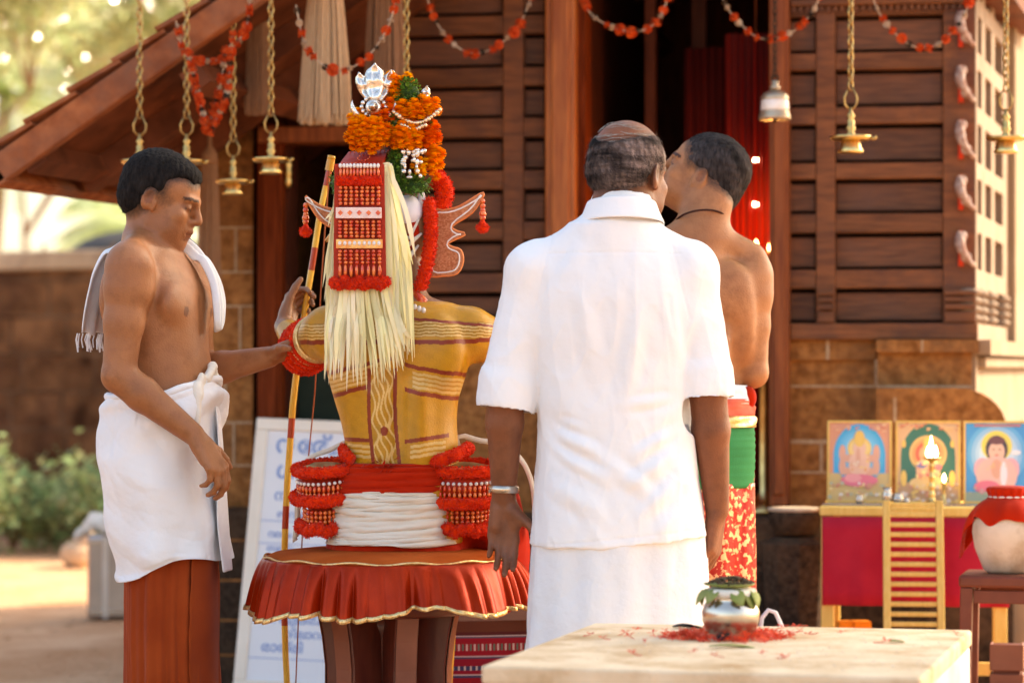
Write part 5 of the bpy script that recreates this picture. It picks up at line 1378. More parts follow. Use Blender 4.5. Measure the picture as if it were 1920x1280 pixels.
    # marigolds and leaves
    def blossom(mb, c_, r_, rnd, cc):
        for L_ in range(4):
            for k in range(11-L_):
                a = 2*PI*k/(11-L_)+L_*.5; el = .15+L_*.38+rnd.uniform(-.1,.1); d0 = ROT @ Vector((math.cos(a)*math.cos(el), math.sin(a)*math.cos(el), math.sin(el)))
                u_, v2, _ = basis(d0); w_ = r_*.30; b_ = rnd.uniform(.88,1.15); mb.color((min(1,cc[0]*b_), cc[1]*b_*rnd.uniform(.7,1.3), cc[2]*b_))
                mb.quad(c_+d0*r_*.25-u_*w_*.5, c_+d0*r_*.25+u_*w_*.5, c_+d0*r_*1.0+u_*w_+v2*rnd.uniform(-1,1)*w_*.5, c_+d0*r_*1.0-u_*w_+v2*rnd.uniform(-1,1)*w_*.5)
    def cluster(name, px_, py_, rx, ry, n, y0, dp, cc, r_=.0150):
        n = max(4, int(n*.8))
        nonlocal ROT
        mb = MB(); rnd = random.Random(int(px_*7+py_)); mb.color((cc[0]*.8, cc[1]*.5, cc[2])); mb.ball(at(px_, py_, y0+.006), (rx*s*.85, dp*.8, ry*s*.85), 14, 10)
        for i in range(n):
            a = i*2.39996; rr = math.sqrt((i+.5)/n); qx, qz = math.cos(a)*rr, math.sin(a)*rr; q = at(px_+qx*rx+rnd.uniform(-2,2), py_+qz*ry+rnd.uniform(-2,2), y0-dp*math.sqrt(max(0, 1-rr*rr))+rnd.uniform(-.006,.004))
            dn_ = Vector((qx*.8, -.9+rr*.3, -qz*.8)).normalized(); ROT = dn_.to_track_quat('Z','Y').to_matrix() @ Matrix.Rotation(rnd.uniform(0,6.28), 3, 'Z') @ Matrix.Rotation(rnd.uniform(-.5,.5), 3, 'X'); blossom(mb, q, r_*rnd.uniform(.8,1.15), rnd, cc)
        mb.build(name, M['marigold'], hd)
    ROT = Matrix.Identity(3)
    OR, DO, YL = (1.0,1.0,1), (.92,.55,1), (1.05,1.45,1.6)
    cluster('marigold_cluster', 696, 258, 40, 29, 46, -.085, .05, OR); cluster('marigold_cluster', 672, 228, 12, 22, 9, -.07, .02, YL, .011)
    cluster('marigold_cluster', 733, 212, 12, 22, 9, -.06, .03, DO); cluster('marigold_cluster', 768, 214, 30, 16, 18, -.07, .03, OR)
    cluster('marigold_cluster', 802, 205, 20, 16, 12, -.055, .03, OR); cluster('marigold_cluster', 762, 262, 34, 22, 26, -.08, .035, OR)
    cluster('marigold_cluster', 803, 256, 22, 20, 14, -.06, .03, DO); cluster('marigold_cluster', 814, 300, 14, 36, 18, -.045, .03, OR)
    cluster('marigold_cluster', 790, 318, 14, 20, 8, -.075, .02, YL, .010); cluster('marigold_cluster', 740, 166, 13, 22, 10, -.05, .03, OR); cluster('marigold_cluster', 765, 150, 14, 8, 5, -.045, .02, YL, .009)
    cluster('marigold_cluster', 714, 218, 16, 12, 6, -.075, .02, DO, .011)
    def leaves(px_, py_, rx, ry, n, y0, size=.010):
        rnd = random.Random(int(px_+py_*3)); mb = MB()
        mb.color((.45,.5,.5)); mb.ball(at(px_, py_, y0+.015), (rx*s*.85, .02, ry*s*.85), 12, 8)
        for i in range(n):
            a = rnd.uniform(0, 2*PI); rr = math.sqrt(rnd.random()); q = at(px_+rx*rr*math.cos(a), py_+ry*rr*math.sin(a), y0-.02*math.sqrt(1-rr*rr)+rnd.uniform(-.006,.008))
            d0 = Vector((math.cos(a)*.7+rnd.gauss(0,.5), -rnd.random()*.8, -math.sin(a)*.7+rnd.gauss(0,.5))).normalized(); u_ = basis(d0)[0]*rnd.choice((-1,1)); L = size*rnd.uniform(.6,1.4)
            b_ = rnd.uniform(.5,1.35); mb.color((b_*rnd.uniform(.8,1.3), b_, b_*.8)); mb.quad(q, q+d0*L*.5+u_*L*.32, q+d0*L, q+d0*L*.5-u_*L*.32)
        mb.build('leaf_cluster', M['leafg'], hd)
    leaves(765, 180, 27, 26, 420, -.065); leaves(744, 322, 15, 36, 300, -.085); leaves(776, 352, 34, 17, 320, -.080); leaves(745, 300, 14, 14, 120, -.08); leaves(632, 345, 12, 26, 130, -.02); leaves(800, 240, 10, 10, 60, -.07); leaves(740, 232, 8, 14, 60, -.08)
    # silver ornaments
    def silver_leaf(px_, py_, w_, h_, lean, y0):
        g = []
        for i in range(13):
            t = i/12; ww = w_*(.45+.75*math.sin(PI*min(1, t*.92+.05)))*(1 if t < .86 else max(.12, 1-(t-.86)/.16)); row = []
            for j in range(9):
                u = j/4-1; row.append(at(px_+lean*t+u*ww, py_-h_*t, y0-.010*(1-u*u)*(1+.5*math.sin(t*14))+.004*math.cos(u*6)+.012*t))
            g.append(row)
        MB().grid(g).build('silver_leaf', M['silver'], hd, smooth=True, solid=.0015)
    silver_leaf(696, 194, 12, 52, -20, -.080); silver_leaf(706, 196, 18, 70, 0, -.088); silver_leaf(717, 194, 12, 56, 19, -.080); silver_leaf(796, 192, 8, 26, 6, -.06)
    silver_leaf(737, 160, 6, 24, 2, -.05)
    mb = MB(); mb.ball(at(704, 208, -.095), (.020,.016,.020), 16, 10)
    for k in range(14):
        a = 2*PI*k/14; mb.ball(at(704+22*math.cos(a), 207+18*math.sin(a), -.09), .0055, 8, 6)
    mb.lathe([(.0,0),(.012,.002),(.006,.010),(.009,.016),(.0,.022)], at(704, 208, -.108), 12, (0,-1,0)); mb.build('silver_boss', M['silver'], hd, smooth=True)
    mb = MB(); 
    for sg in (-1, 1): mb.tube([at(704+sg*(20+20*math.sin(t*PI*.6)), 232-38*t, -.09) for t in [k/8 for k in range(9)]], [.007*math.sin(PI*(.15+k/9.5)) for k in range(9)], 8)
    mb.build('silver_crescent', M['silver'], hd, smooth=True)
    mb = MB()
    for k in range(17):
        t = k/16; mb.ball(at(742+84*t, 218+22*math.sin(t*PI)-6*t, -.105+.02*t), .0052+.002*math.sin(k*2.2)**2, 8, 6)
    for k in range(9):
        t = k/8; mb.ball(at(756+44*t, 246-4*math.cos(t*6), -.110), .0055, 8, 6)
    mb.build('gilt_string', mat('pale gilt', (.82,.66,.46), (.60,.42,.24), .25, .85, scale=60), hd, smooth=True)
    mb = MB(); rnd = random.Random(9)
    for k in range(26): mb.ball(at(782+rnd.uniform(-24,22), 312+rnd.uniform(-26,26), -.102), (rnd.uniform(.004,.009), .004, rnd.uniform(.004,.008)), 8, 6)
    mb.build('silver_sequins', M['silver'], hd, smooth=True)
    # white ear cover, red wool crescent and hanging wool band
    mb = MB(); mb.ball(at(765, 398, -.05), (29*s, .035, 30*s), 20, 12, Matrix.Rotation(.3, 3, 'Y')); mb.ball(at(792, 378, -.04), (7*s,.016,20*s), 12, 8); mb.build('ear_cover', mat('white ear cover', (.80,.76,.80), (.72,.66,.72), .6, scale=20), hd, smooth=True)
    mb = MB(); wool_roll(mb, [at(800+34*math.sin(a), 362-34*math.cos(a), .0) for a in [k/12*2.5+.45 for k in range(13)]], .0215, False, 60000, .006); mb.build('wool_crescent', M['wool'], hd, smooth=True)
    mb = MB()
    for k in range(15): t = k/14; wool_ball(mb, at(806+6*math.sin(t*3)-16*t*t, 385+150*t, -.055-.01*t), .0150, 170, .006)
    mb.build('wool_band', M['wool'], hd, smooth=True)
    mb = MB()
    for (p0, p1, p2) in (((742,432),(770,450),(788,410)),((760,470),(775,455),(792,440)),((765,500),(772,480),(786,462))): mb.tube([at(*p0,-.06), at(*p1,-.075), at(*p2,-.06)], [.003,.006,.003], 8)
    mb.build('pale_loops', M['cream'], hd, smooth=True)
    mb = MB(); mb.tube([at(770,392,-.05), at(776,440,-.055), at(760,475,-.05)], [.016,.018,.012], 10); mb.build('red_wrap', M['redcloth'], hd, smooth=True)
    # ear wings: cut out of woven board, with raised pale edging
    def wing(pts, y0, nm='ear_wing'):
        P3 = [at(a, b, y0) for a, b in pts]; w_ = MB().prism(P3, (0, -.003, 0), (0, .003, 0)).build(nm, M['weave'], hd)
        MB().tube(P3, .0032, 8, closed=True).build('orange_edge', mat('orange edge', (.62,.14,.03), (.75,.25,.08), .5) if 'orange edge' not in bpy.data.materials else bpy.data.materials['orange edge'], w_, smooth=True)
        cx_ = sum(a for a, b in pts)/len(pts); cy_ = sum(b for a, b in pts)/len(pts)
        ins_ = []
        n = len(P3); area = sum(P3[i].x*P3[(i+1) % n].z-P3[(i+1) % n].x*P3[i].z for i in range(n)); sg_ = 1 if area > 0 else -1
        for i in range(n):
            a = (P3[(i+1) % n]-P3[i-1]).normalized(); nn = Vector((-a.z, 0, a.x))*sg_
            ins_.append(P3[i]+nn*.0075+Vector((0,-.004,0)))
        for _ in range(2): ins_ = [(ins_[i-1]+ins_[i]*2+ins_[(i+1) % n])/4 for i in range(n)]
        MB().tube(ins_, .0022, 6, closed=True).build('pale_edge', M['beadw'], w_, smooth=True)
        return w_
    def smoothpts(pts, sub=4):
        out = []; n = len(pts)
        for i in range(n):
            p0, p1, p2, p3 = [Vector((*pts[(i+k) % n], 0)) for k in (-1,0,1,2)]
            for j in range(sub):
                fr = j/sub; q = p1+(p2-p0)*(.5*fr)+(p0*2-p1*5+p2*4-p3)*(.5*fr*fr)+(p1*3-p0-p2*3+p3)*(.5*fr**3); out.append((q.x, q.y))
        return out
    wing(smoothpts([(800,508),(812,400),(830,396),(862,388),(902,364),(905,370),(885,400),(848,424),(856,434),(872,440),(840,456),(848,464),(864,470),(868,490),(858,512),(832,517)], 3), -.02)
    wing(smoothpts([(572,368),(578,372),(602,386),(630,394),(645,398),(645,428),(622,426),(600,412),(584,390)], 3), .02)
    mb = MB(); mb.tube([at(612,452,.0), at(622,440,-.01), at(640,432,-.01)], [.005,.006,.004], 8); mb.build('gilt_hook', M['gold'], hd, smooth=True)
    for tx, ty, y0 in ((905,368,-.02),(572,374,.02)):
        q = at(tx, ty, y0); mb = MB()
        for k, (dz_, r_) in enumerate(((10,5),(19,5.5),(27,5),(34,7),(41,6))): mb.ball(q-Vector((0,0,dz_*s)), (r_*s, r_*s, r_*s*1.0), 10, 7)
        tl_ = mb.build('tassel', M['bead'], hd, smooth=True)
        mb = MB(); cc = q-Vector((0,0,54*s)); mb.lathe([(.003,.016),(.008,.004),(.0150,-.008),(.0150,-.014),(.008,-.018),(0,-.018)], cc, 14); wool_ball(mb, cc-Vector((0,0,.007)), .013, 260, .006, .8); mb.build('wool_tuft', M['wool'], tl_, smooth=True)
    # neck cloth and beads
    mb = MB()
    for k in range(4): mb.tube([at(772+k*4, 543+k*6, -.062), at(795+k*3, 560+k*8, -.055), at(815+k*2, 585+k*3, -.03)], .006, 8)
    mb.build('neck_beads', M['bead'], man, smooth=True)
    mb = MB()
    for k in range(4): mb.ball(at(772+8*k, 574+3*k, -.075), (.006,.006,.008), 8, 6)
    mb.build('shell_beads', M['beadw'], man, smooth=True)

    # --- waist ---------------------------------------------------------
    fo = lambda am, f_=1: (lambda th, zt: am*math.sin(zt*30*f_+th*1.5)+am*.6*math.sin(th*5+zt*9)+am*.5*math.sin(zt*55*f_-th*3))
    cx = x(736)
    sweep_cloth('waist_sash', interp_rows([(z(868),x(750),.0,.138,.104),(z(880),x(745),.0,.146,.112),(z(905),cx,.0,.150,.118),(z(924),cx,.0,.148,.118)], 24), M['redcloth'], man, 160, fo(.0028))
    sweep_cloth('white_binding', interp_rows([(z(917),cx,.0,.136,.118),(z(935),cx,.0,.145,.126),(z(965),cx,.0,.148,.130),(z(1000),cx,.0,.152,.134),(z(1018),cx,.0,.158,.138)], 60), M['cream'], man, 160, lambda th, zt: .0020*math.sin(zt*46+math.sin(th*2+zt*3)*2.6)+.0012*math.sin(zt*90+th*4), crumple=.006, csc=30, cst=(.3,.3,2.2))
    rag = MB(); rnd = random.Random(3)
    for k in range(34):
        q = at(688+rnd.uniform(0,62), 864+rnd.uniform(-6,10), -.112); d0 = Vector((rnd.gauss(0,1), -.3, rnd.gauss(0,.6))).normalized(); u_ = basis(d0)[0]; rag.quad(q, q+d0*.010+u_*.004, q+d0*.018, q+d0*.010-u_*.004)
    rag.build('frayed_knot', M['redcloth'], man)
    # red skirt over the lap and thighs
    K = SDF(); K.sect([(z(1052),x(742),.03,.175,.16),(z(1035),x(742),.03,.178,.158),(z(1018),x(740),.02,.160,.145),(z(1004),x(738),.01,.150,.136)], .02)
    for sg in (-1, 1): K.cap((sg*.08+.01,.05,.755), (sg*.115,.46,.73), .100, .085, .04)
    K.cap((0,.46,.70), (0,.52,.30), .13, .11, .04)
    K.ell((.245,.10,.775), (.070,.12,.110), .05); K.ell((.275,.14,.66), (.060,.10,.14), .05)
    K.plane((0,0,.22),(0,0,-1))
    v, q = K.mesh((-.36,-.20,.2), (.42,.64,.96), .006); v = relax(v, q, 2); n = normals(v, q); v = v+n*(vnoise(v*np.array([1,1,.35]), 6, 34, 3)*.005)[:,None]
    v += n*(.010*(ridged(v*np.array([1,1,.5]), 17, 14)-.35))[:,None]; np_mesh('red_skirt', v, q, M['redcloth'], man)
    # hip ornaments
    def hip(side):
        o = link('hip_ornament', None, man); o.empty_display_size = .05
        if side < 0: cxx, w1, w2, cy2 = 612, 56, 38, 605
        else: cxx, w1, w2, cy2 = 868, 76, 56, 868
        def ring(nm, cx_, cy_, rx, rz_, r_, y0=-.01, dpt=.085, tilt=0):
            mb = MB(); path = [at(cx_+rx*math.cos(a), cy_-tilt*math.cos(a)+rz_*(-math.sin(a))*0, y0+dpt*(-math.sin(a)))+Vector((0,0,rz_*s*math.sin(a)*-1)) for a in [2*PI*k/36 for k in range(36)]]
            wool_roll(mb, path, r_, True, 75000, .005, 10); mb.build(nm, M['wool'], o, smooth=True); return path
        def drape(nm, cx_, cyt, h_, rx, n, r_, m_, y0=-.01, dpt=.085, rz_=8, kinds=1, tilt=0):
            mb = MB()
            for k in range(n):
                a = PI*(.02+.96*k/(n-1)); q0 = at(cx_-rx*math.cos(a), cyt+tilt*math.cos(a)+rz_*math.sin(a), y0-dpt*math.sin(a))
                for j in range(kinds): mb.ball(q0-Vector((0,0,h_*s*(j+.5)/kinds)), (r_, r_, h_*s*.5/kinds*1.02), 8, 6)
            mb.build(nm, M[m_], o, smooth=True)
        tlt = 4 if side < 0 else 0
        ring('wool_ring', cxx, 876, w1, 7, .0125, -.01, .085, tlt)
        mb = MB(); mb.lathe([(w1*s*.94,-.002),(w1*s*.6,.004),(.03,.010),(0,.012)], at(cxx, 874, -.01), 30); mb.build('brass_plate', M['brassd'], o, smooth=True)
        mb = MB(); mb.lathe([(w1*s*.88, .0),(w1*s*.90,-.045),(w1*s*.62,-.06),(w2*s*.8,-.10),(w2*s*.72,-.15)], at(cxx if side > 0 else 610, 888, -.005), 30); mb.build('backing_cloth', M['lacq'], o, smooth=True)
        drape('pearl_row', cxx, 893, 7, w1-2, 17 if side < 0 else 22, .0046, 'beadw', rz_=8, tilt=tlt)
        drape('bead_curtain', cxx, 900, 24, w1-3, 19 if side < 0 else 24, .0044, 'bead', rz_=8, kinds=2, tilt=tlt)
        ring('wool_ring', cxx-1, 924+(3 if side<0 else 8), w1+1, 9, .0135, -.01, .088, tlt)
        drape('bead_curtain', cy2, 948, 26, w2-4, 13 if side < 0 else 17, .0048, 'bead', rz_=6, dpt=.07, kinds=3)
        mb = MB()
        for k in range(13 if side < 0 else 17):
            a = PI*(-.05+1.1*k/(12 if side < 0 else 16)); wool_ball(mb, at(cy2-w2*1.08*math.cos(a), 984+6*math.sin(a)+3*math.sin(k*2), -.01-.082*math.sin(a)), .0145, 170, .006)
        mb.build('wool_fringe', M['wool'], o, smooth=True)
    hip(-1); hip(1)
    mb = MB(); wool_roll(mb, [at(800,866,-.075), at(830,860,-.09), at(860,849,-.075), at(882,838,-.03)], .0145, False, 80000, .005); mb.build('wool_roll', M['wool'], man, smooth=True)
    mb = MB(); wool_roll(mb, [at(645,840,.0), at(650,850,-.07), at(664,860,-.09)], .0125, False, 80000, .005); mb.build('wool_roll', M['wool'], man, smooth=True)
    for sg, pts in ((-1, [(650,838),(610,842),(572,858),(556,885),(550,930),(549,975),(553,1015)]), (1, [(862,836),(900,832),(945,842),(975,868),(992,905),(998,950),(996,1000)])):
        g = [[at(a, b, .08-.0*i)+Vector((0,dy,0)) for dy in (-.02, .0, .02)] for i, (a, b) in enumerate(smoothpts(pts, 4)[:25])]
        MB().grid(g).build('white_hoop', M['cream'], man, smooth=True, solid=.012)
    return man
perf = performer()

# the bow and its string
DB = 7.0+.425
bw = empty('bow', P(533, 0, DB).xy.to_3d(), 0, 'tall yellow bow with red bands held upright by the seated dancer', 'bow')
o0 = bw.location
pts = [(622,292),(612,345),(600,400),(588,480),(575,560),(566,620),(557,690),(549,760),(544,830),(539,900),(535,980),(533,1060),(533,1140),(535,1220),(539,1300),(544,1380),(549,1440)]
mb = MB(); P3 = [P(a, b, DB)-o0 for a, b in pts]; n = 120; fine = []
for i in range(n+1):
    t = i/n*(len(P3)-1); a = min(int(t), len(P3)-2); fine.append(P3[a].lerp(P3[a+1], t-a))
for i in range(n):
    band_ = (i % 17) in (4, 5, 6, 7) ; mb.color((.55,.10,.2) if band_ else ((1,1,1) if i > 6 else (.8,.7,.6)))
    r0 = .0075+.0012*math.sin(PI*i/n)+(.003 if i < 4 else 0); mb.tube([fine[i], fine[i+1]], [r0, r0], 8, caps=(i in (0, n-1)))
mb.build('stave', M['bow'], bw, smooth=True)
MB().tube([P(a, b, DB-.02)-o0 for a, b in ((618,320),(610,420),(603,520),(596,640),(590,740),(578,860),(568,980),(562,1100),(557,1220),(549,1420))], .0019, 5).build('string', M['rope'], bw)

# ------------------------------------------------------------------ cushion and carved stool
DS = 7.0
cs = P(728, 0, DS)
cu = empty('cushion', (cs.x, DS, .585), 0, 'round red satin cushion with pleated skirt and gold hem under the seated dancer', 'cushion')
R0 = .300
mb = MB(); mb.lathe([(0,.104),(.12,.103),(.22,.099),(.275,.093),(R0,.082),(R0+.004,.07),(R0-.02,.05),(.24,.035),(0,.035)], (0,0,0), 64, wob=lambda a, z_: .012*math.sin(a*3+1)+.008*math.sin(a*7)); mb.build('pad', M['redtop'], cu, smooth=True)
nseg = 760; rows = 14; g = []
def ruf(a, t):
    pl = 1.5*abs(math.sin(a*13+3.4*math.sin(a*3)+2.4*math.sin(a*5+2)))-.9+.7*(abs(math.sin(a*19+3.4*math.sin(a*2+1)+math.sin(a*9)))-.6); pl += .25*math.sin(a*61+2*math.sin(a*7))*t*(1-.5*t); fl = .045-.006*max(0, math.cos(a-PI*1.08))+.012*math.sin(a*5)+.010*max(0,math.cos(a))
    am = .35+.9*abs(math.sin(a*1.7+.5)*math.sin(a*3.1+1.3))+.25*math.sin(a*5.3); r_ = R0+.006+fl*(t**.9)*(1+.2*math.sin(a*4))+.0225*pl*am*t**.6+.004*math.sin(a*47)*t*(1-t*.3)
    drop = .124+.012*math.sin(a*2+.6)+.010*math.sin(a*7+1)+.014*pl*.5*am
    zz = .080-drop*t*(.9+.1*t)+.012*math.sin(PI*t)
    return Vector((r_*math.cos(a), r_*math.sin(a), zz))
g = [[ruf(2*PI*k/nseg, t) for k in range(nseg+1)] for t in [i/rows for i in range(rows+1)]]
sk = MB().grid(g).build('pleated_skirt', M['redsatin'], cu, smooth=True, solid=.002)
g = [[ruf(2*PI*k/nseg, t)+Vector((math.cos(2*PI*k/nseg), math.sin(2*PI*k/nseg), 0))*.0025 for k in range(nseg+1)] for t in (.945, .975, 1.01)]
MB().grid(g).build('gold_hem', M['gold'], sk, smooth=True, solid=.003)
MB().tube([Vector(((R0+.005)*math.cos(a), (R0+.005)*math.sin(a), .083+.003*math.sin(a*13)))*1.0 for a in [2*PI*k/120 for k in range(120)]], .0032, 6, closed=True).build('gold_cord', M['gold'], cu, smooth=True)

st = empty('carved_stool', (cs.x, DS, 0), math.radians(8), 'dark carved wooden stool with curved board legs under the red cushion', 'stool')
MB().lathe([(0,.53),(.20,.53),(.22,.54),(.225,.575),(.215,.615),(0,.618)], n=48).build('seat', M['stoolw'], st, smooth=True)
MB().lathe([(.075,0.02),(.065,.12),(.055,.30),(.065,.48),(.09,.53)], n=20).build('core', M['stoolw'], st, smooth=True)
for k in range(6):
    a = PI/2+.18+k*PI/3; d0 = Vector((math.cos(a), math.sin(a), 0)); t0 = Vector((-d0.y, d0.x, 0))
    prof = [(.17,.53),(.158,.47),(.150,.40),(.150,.33),(.162,.26),(.190,.18),(.225,.10),(.25,.03),(.25,0)]
    prof_i = [(.03,0),(.03,.53)]
    out = []
    for i in range(len(prof)-1):
        for j in range(3): out.append((prof[i][0]+(prof[i+1][0]-prof[i][0])*j/3, prof[i][1]+(prof[i+1][1]-prof[i][1])*j/3))
    out.append(prof[-1])
    pl_ = [d0*r_+Vector((0,0,z_)) for r_, z_ in out]+[d0*.12, d0*.05+Vector((0,0,.2)), d0*.05+Vector((0,0,.53))]
    w_ = .030
    lg = MB().prism(pl_, -t0*w_, t0*w_).build('leg', M['stoolw'], st, bevel=.004)
    g = [[d0*(r_+.0025)+Vector((0,0,z_))+t0*u for u in (-w_*.86, w_*.86)] for r_, z_ in out]
    MB().grid(g).build('leg_edge', M['stoole'], lg, solid=.002)
# ------------------------------------------------------------------ stone altar block in front, with pot and flowers
TZ = .57
def top_at(px, py, zz=TZ):
    d = (EYE-zz)*FPX/(py-HOR); return P(px, py, d)
q4 = [top_at(902,1247), top_at(1727,1270), top_at(1822,1180), top_at(1113,1167)]
ac = sum(q4, Vector())/4; ac.z = 0
al = empty('stone_altar', ac, 0, 'low pale stone block with weathered top in the foreground carrying pot and petals', 'altar')
L4 = [q-ac for q in q4]
def ring_(k, zz): 
    c_ = Vector((sum(q.x for q in L4)/4, sum(q.y for q in L4)/4, 0)); return [Vector(((q.x-c_.x)*k+c_.x, (q.y-c_.y)*k+c_.y, zz)) for q in L4]
mb = MB(); mb.prism(ring_(1.0, 0), (0,0,TZ-.035), (0,0,TZ)); mb.build('top_slab', M['stone'], al, bevel=.006)
mb = MB(); mb.prism(ring_(.992, 0), (0,0,-.02), (0,0,TZ-.036)); mb.build('body', M['stonew'], al, bevel=.006)

pc = top_at(1370, 1193)
pot = empty('steel_pot', pc, 0, 'small steel pot ringed with leaves and heaped with dark seeds on the altar', 'pot')
s9_ = pc.y/FPX
prof = [(0,0),(.036,0),(.042,.004),(.052,.014),(.0595,.034),(.0605,.052),(.056,.066),(.050,.074),(.0485,.078),(.0485,.084),(.050,.086)]
MB().lathe(prof, n=48).build('body', M['steel'], pot, smooth=True, solid=.001)
MB().lathe([(.049,.083),(.0535,.088),(.0535,.096),(.049,.101)], n=40, wob=lambda a, z_: .02*math.sin(a*5)).build('neck_wrap', M['cream'], pot, smooth=True)
lf = MB(); rnd = random.Random(4)
def leafquad(mb, c_, d0, nrm, L, w_, curl=.3, seg=5):
    d0 = Vector(d0).normalized(); nrm = Vector(nrm); nrm = (nrm-d0*nrm.dot(d0)).normalized(); sd_ = d0.cross(nrm); g = []
    for i in range(seg+1):
        t = i/seg; ww = w_*math.sin(PI*min(1, t*.9+.08)); g.append([Vector(c_)+d0*L*t-nrm*curl*L*t*t-sd_*ww+nrm*ww*.3, Vector(c_)+d0*L*t-nrm*curl*L*t*t, Vector(c_)+d0*L*t-nrm*curl*L*t*t+sd_*ww+nrm*ww*.3])
    mb.grid(g)
for k in range(11):
    a = 2*PI*k/11+rnd.uniform(-.2,.2); d0 = Vector((math.cos(a), math.sin(a), 0)); leafquad(lf, d0*.046+Vector((0,0,.100)), d0*.55+Vector((rnd.uniform(-.5,.5),rnd.uniform(-.5,.5),-.5)), d0+Vector((0,0,.6)), rnd.uniform(.035,.048), .016, .3)
lf.build('mango_leaves', M['leafd'], pot, smooth=True, solid=.0008)
pl_ = MB(); pl_.lathe([(0,.103),(.035,.104),(.050,.108),(.0545,.112)], n=40, wob=lambda a, z_: .05*math.sin(a*3)+.03*math.sin(a*8)); pl_.build('leaf_plate', M['leafd'], pot, smooth=True, solid=.0015)
sd2 = MB()
for k in range(190):
    a = rnd.uniform(0, 2*PI); r_ = .050*math.sqrt(rnd.random()); sd2.ball((r_*math.cos(a), r_*math.sin(a), .109+.014*(1-(r_/.05)**2)+rnd.uniform(0,.003)), (.0034*rnd.uniform(.7,1.3), .0034, .0028), 6, 4)
tag(sd2.build('seeds', M['seed'], pot, smooth=True), kind='stuff')
# ixora blossoms
def ixora():
    mb = MB(); 
    for k in range(4):
        a = k*PI/2+rnd.uniform(-.15,.15); d0 = Vector((math.cos(a), math.sin(a), .25)); sd_ = Vector((-d0.y, d0.x, 0)); mb._add([Vector((0,0,.004)), d0*.006+sd_*.0025+Vector((0,0,.004)), d0*.0115+Vector((0,0,.004)), d0*.006-sd_*.0025+Vector((0,0,.004))], [(0,1,2,3)])
    mb.tube([(0,0,.004), (.006,.002,.002), (.016,.004,.0015), (.024,.002,.001)], .0007, 4)
    return mb
ix = []
for i in range(3):
    o = ixora().build('ixora_flower', M['petal'], None); ix.append(o)
    tag(o, 'small red four petalled blossom lying loose on the altar stone', 'flower', 'loose blossoms on the altar')
spots = [(1192,1183),(1172,1189),(1180,1196),(1107,1193),(1185,1228),(1470,1180),(1480,1190),(1492,1178),(1455,1187),(1463,1176),(1500,1184),(1446,1192),(1462,1232),(1475,1236),(1247,1185),(1260,1192),(1210,1205),(1430,1228),(1516,1192),(1225,1190),(1130,1200),(1300,1225),(1340,1232),(1580,1188),(1660,1205),(1790,1190)]
for i, (a, b) in enumerate(spots):
    o = ix[i] if i < 3 else ix[i % 3].copy()
    if i >= 3: COL.objects.link(o)
    o.location = top_at(a, b)+Vector((0,0,.001)); o.rotation_euler = (rnd.uniform(-.3,.3), rnd.uniform(-.3,.3), rnd.uniform(0, 6.28)); k = rnd.uniform(.9,1.3); o.scale = (k,k,k)
    if i == 4: pass
heap = MB()
for i in range(420):
    a = rnd.uniform(0, 2*PI); r_ = rnd.gauss(.085, .022); 
    c_ = pc+Vector((r_*math.cos(a)*1.15-.012, r_*math.sin(a)*.95-.012, .003+.012*rnd.random()*math.exp(-((r_-.075)/.02)**2)))
    k4 = rnd.uniform(0, 6.28); tl = Vector((rnd.gauss(0,.5), rnd.gauss(0,.5), 1)).normalized(); u_, v_, _ = basis(tl)
    for k in range(4):
        an = k4+k*PI/2; d0 = u_*math.cos(an)+v_*math.sin(an); s_ = -u_*math.sin(an)+v_*math.cos(an); heap.quad(c_, c_+d0*.006+s_*.0026, c_+d0*.0125, c_+d0*.006-s_*.0026)
ho = heap.build('petals', M['petal'], None); tag(ho, 'heap of red petals ringed round the foot of the steel pot', 'petals', kind='stuff')
bits = MB()
for i in range(150):
    c_ = top_at(rnd.uniform(1100,1790), rnd.uniform(1178,1258))+Vector((0,0,.0012)); r_ = rnd.uniform(.0008,.0022); bits.ball(c_, (r_, r_, r_*.5), 6, 4)
tag(bits.build('rice_grains', M['cream'], None), 'white rice grains and chaff sprinkled over the altar stone', 'rice', kind='stuff')
lbl = ['green leaf left of the steel pot, behind the petals','long green leaf under the petals before the steel pot','single dry leaf at the right of the altar stone','green leaf leaning on the front of the steel pot']
for i, (a, b, L, w_, rz, m_) in enumerate(((1262,1178,.075,.020,.3,'leafg'),(1330,1214,.12,.012,.05,'leafd'),(1668,1205,.035,.010,.4,'leafd'),(1350,1203,.055,.014,1.2,'leafg'))):
    mb = MB(); leafquad(mb, (0,0,.003), (1,0,.05 if i < 3 else .35), (0,0,1), L, w_, .15); o = mb.build('leaf', M[m_], None, smooth=True, solid=.0008); o.location = top_at(a, b)+Vector((0,0,.001)); o.rotation_euler = (0,0,rz); tag(o, lbl[i], 'leaf', 'leaves on the altar')
stn = MB()

# ------------------------------------------------------------------ table with pictures
DT = 8.8; tz = .70
t0 = P(1540, 0, DT); t1 = P(1905, 0, DT-.12)
tb = empty('altar_table', ((t0.x+t1.x)/2, DT, 0), -math.radians(9), 'table with magenta cloth front and yellow legs under the deity pictures', 'table')
W_ = (t1.x-t0.x)/2+.0
MB().box((-W_-.004,-.008,tz-.028), (W_,.46,tz)).build('tabletop', M['yellow'], tb, bevel=.004)
def cl(th): return .004*math.sin(th*22)+.003*math.sin(th*51)
g = [[(-W_+.004+(2*W_-.008)*k/60, -.012+cl(k/60)*(j/6), tz-.030-(.275)*j/6) for k in range(61)] for j in range(7)]
MB().grid(g).build('cloth_front', M['mag'], tb, smooth=True, solid=.002)
for lx in (-W_+.02, W_-.03):
    for ly in (.02, .43): MB().box((lx-.02,ly-.02,0), (lx+.02,ly+.02,tz-.029)).build('leg', M['yellow'], tb, bevel=.003)
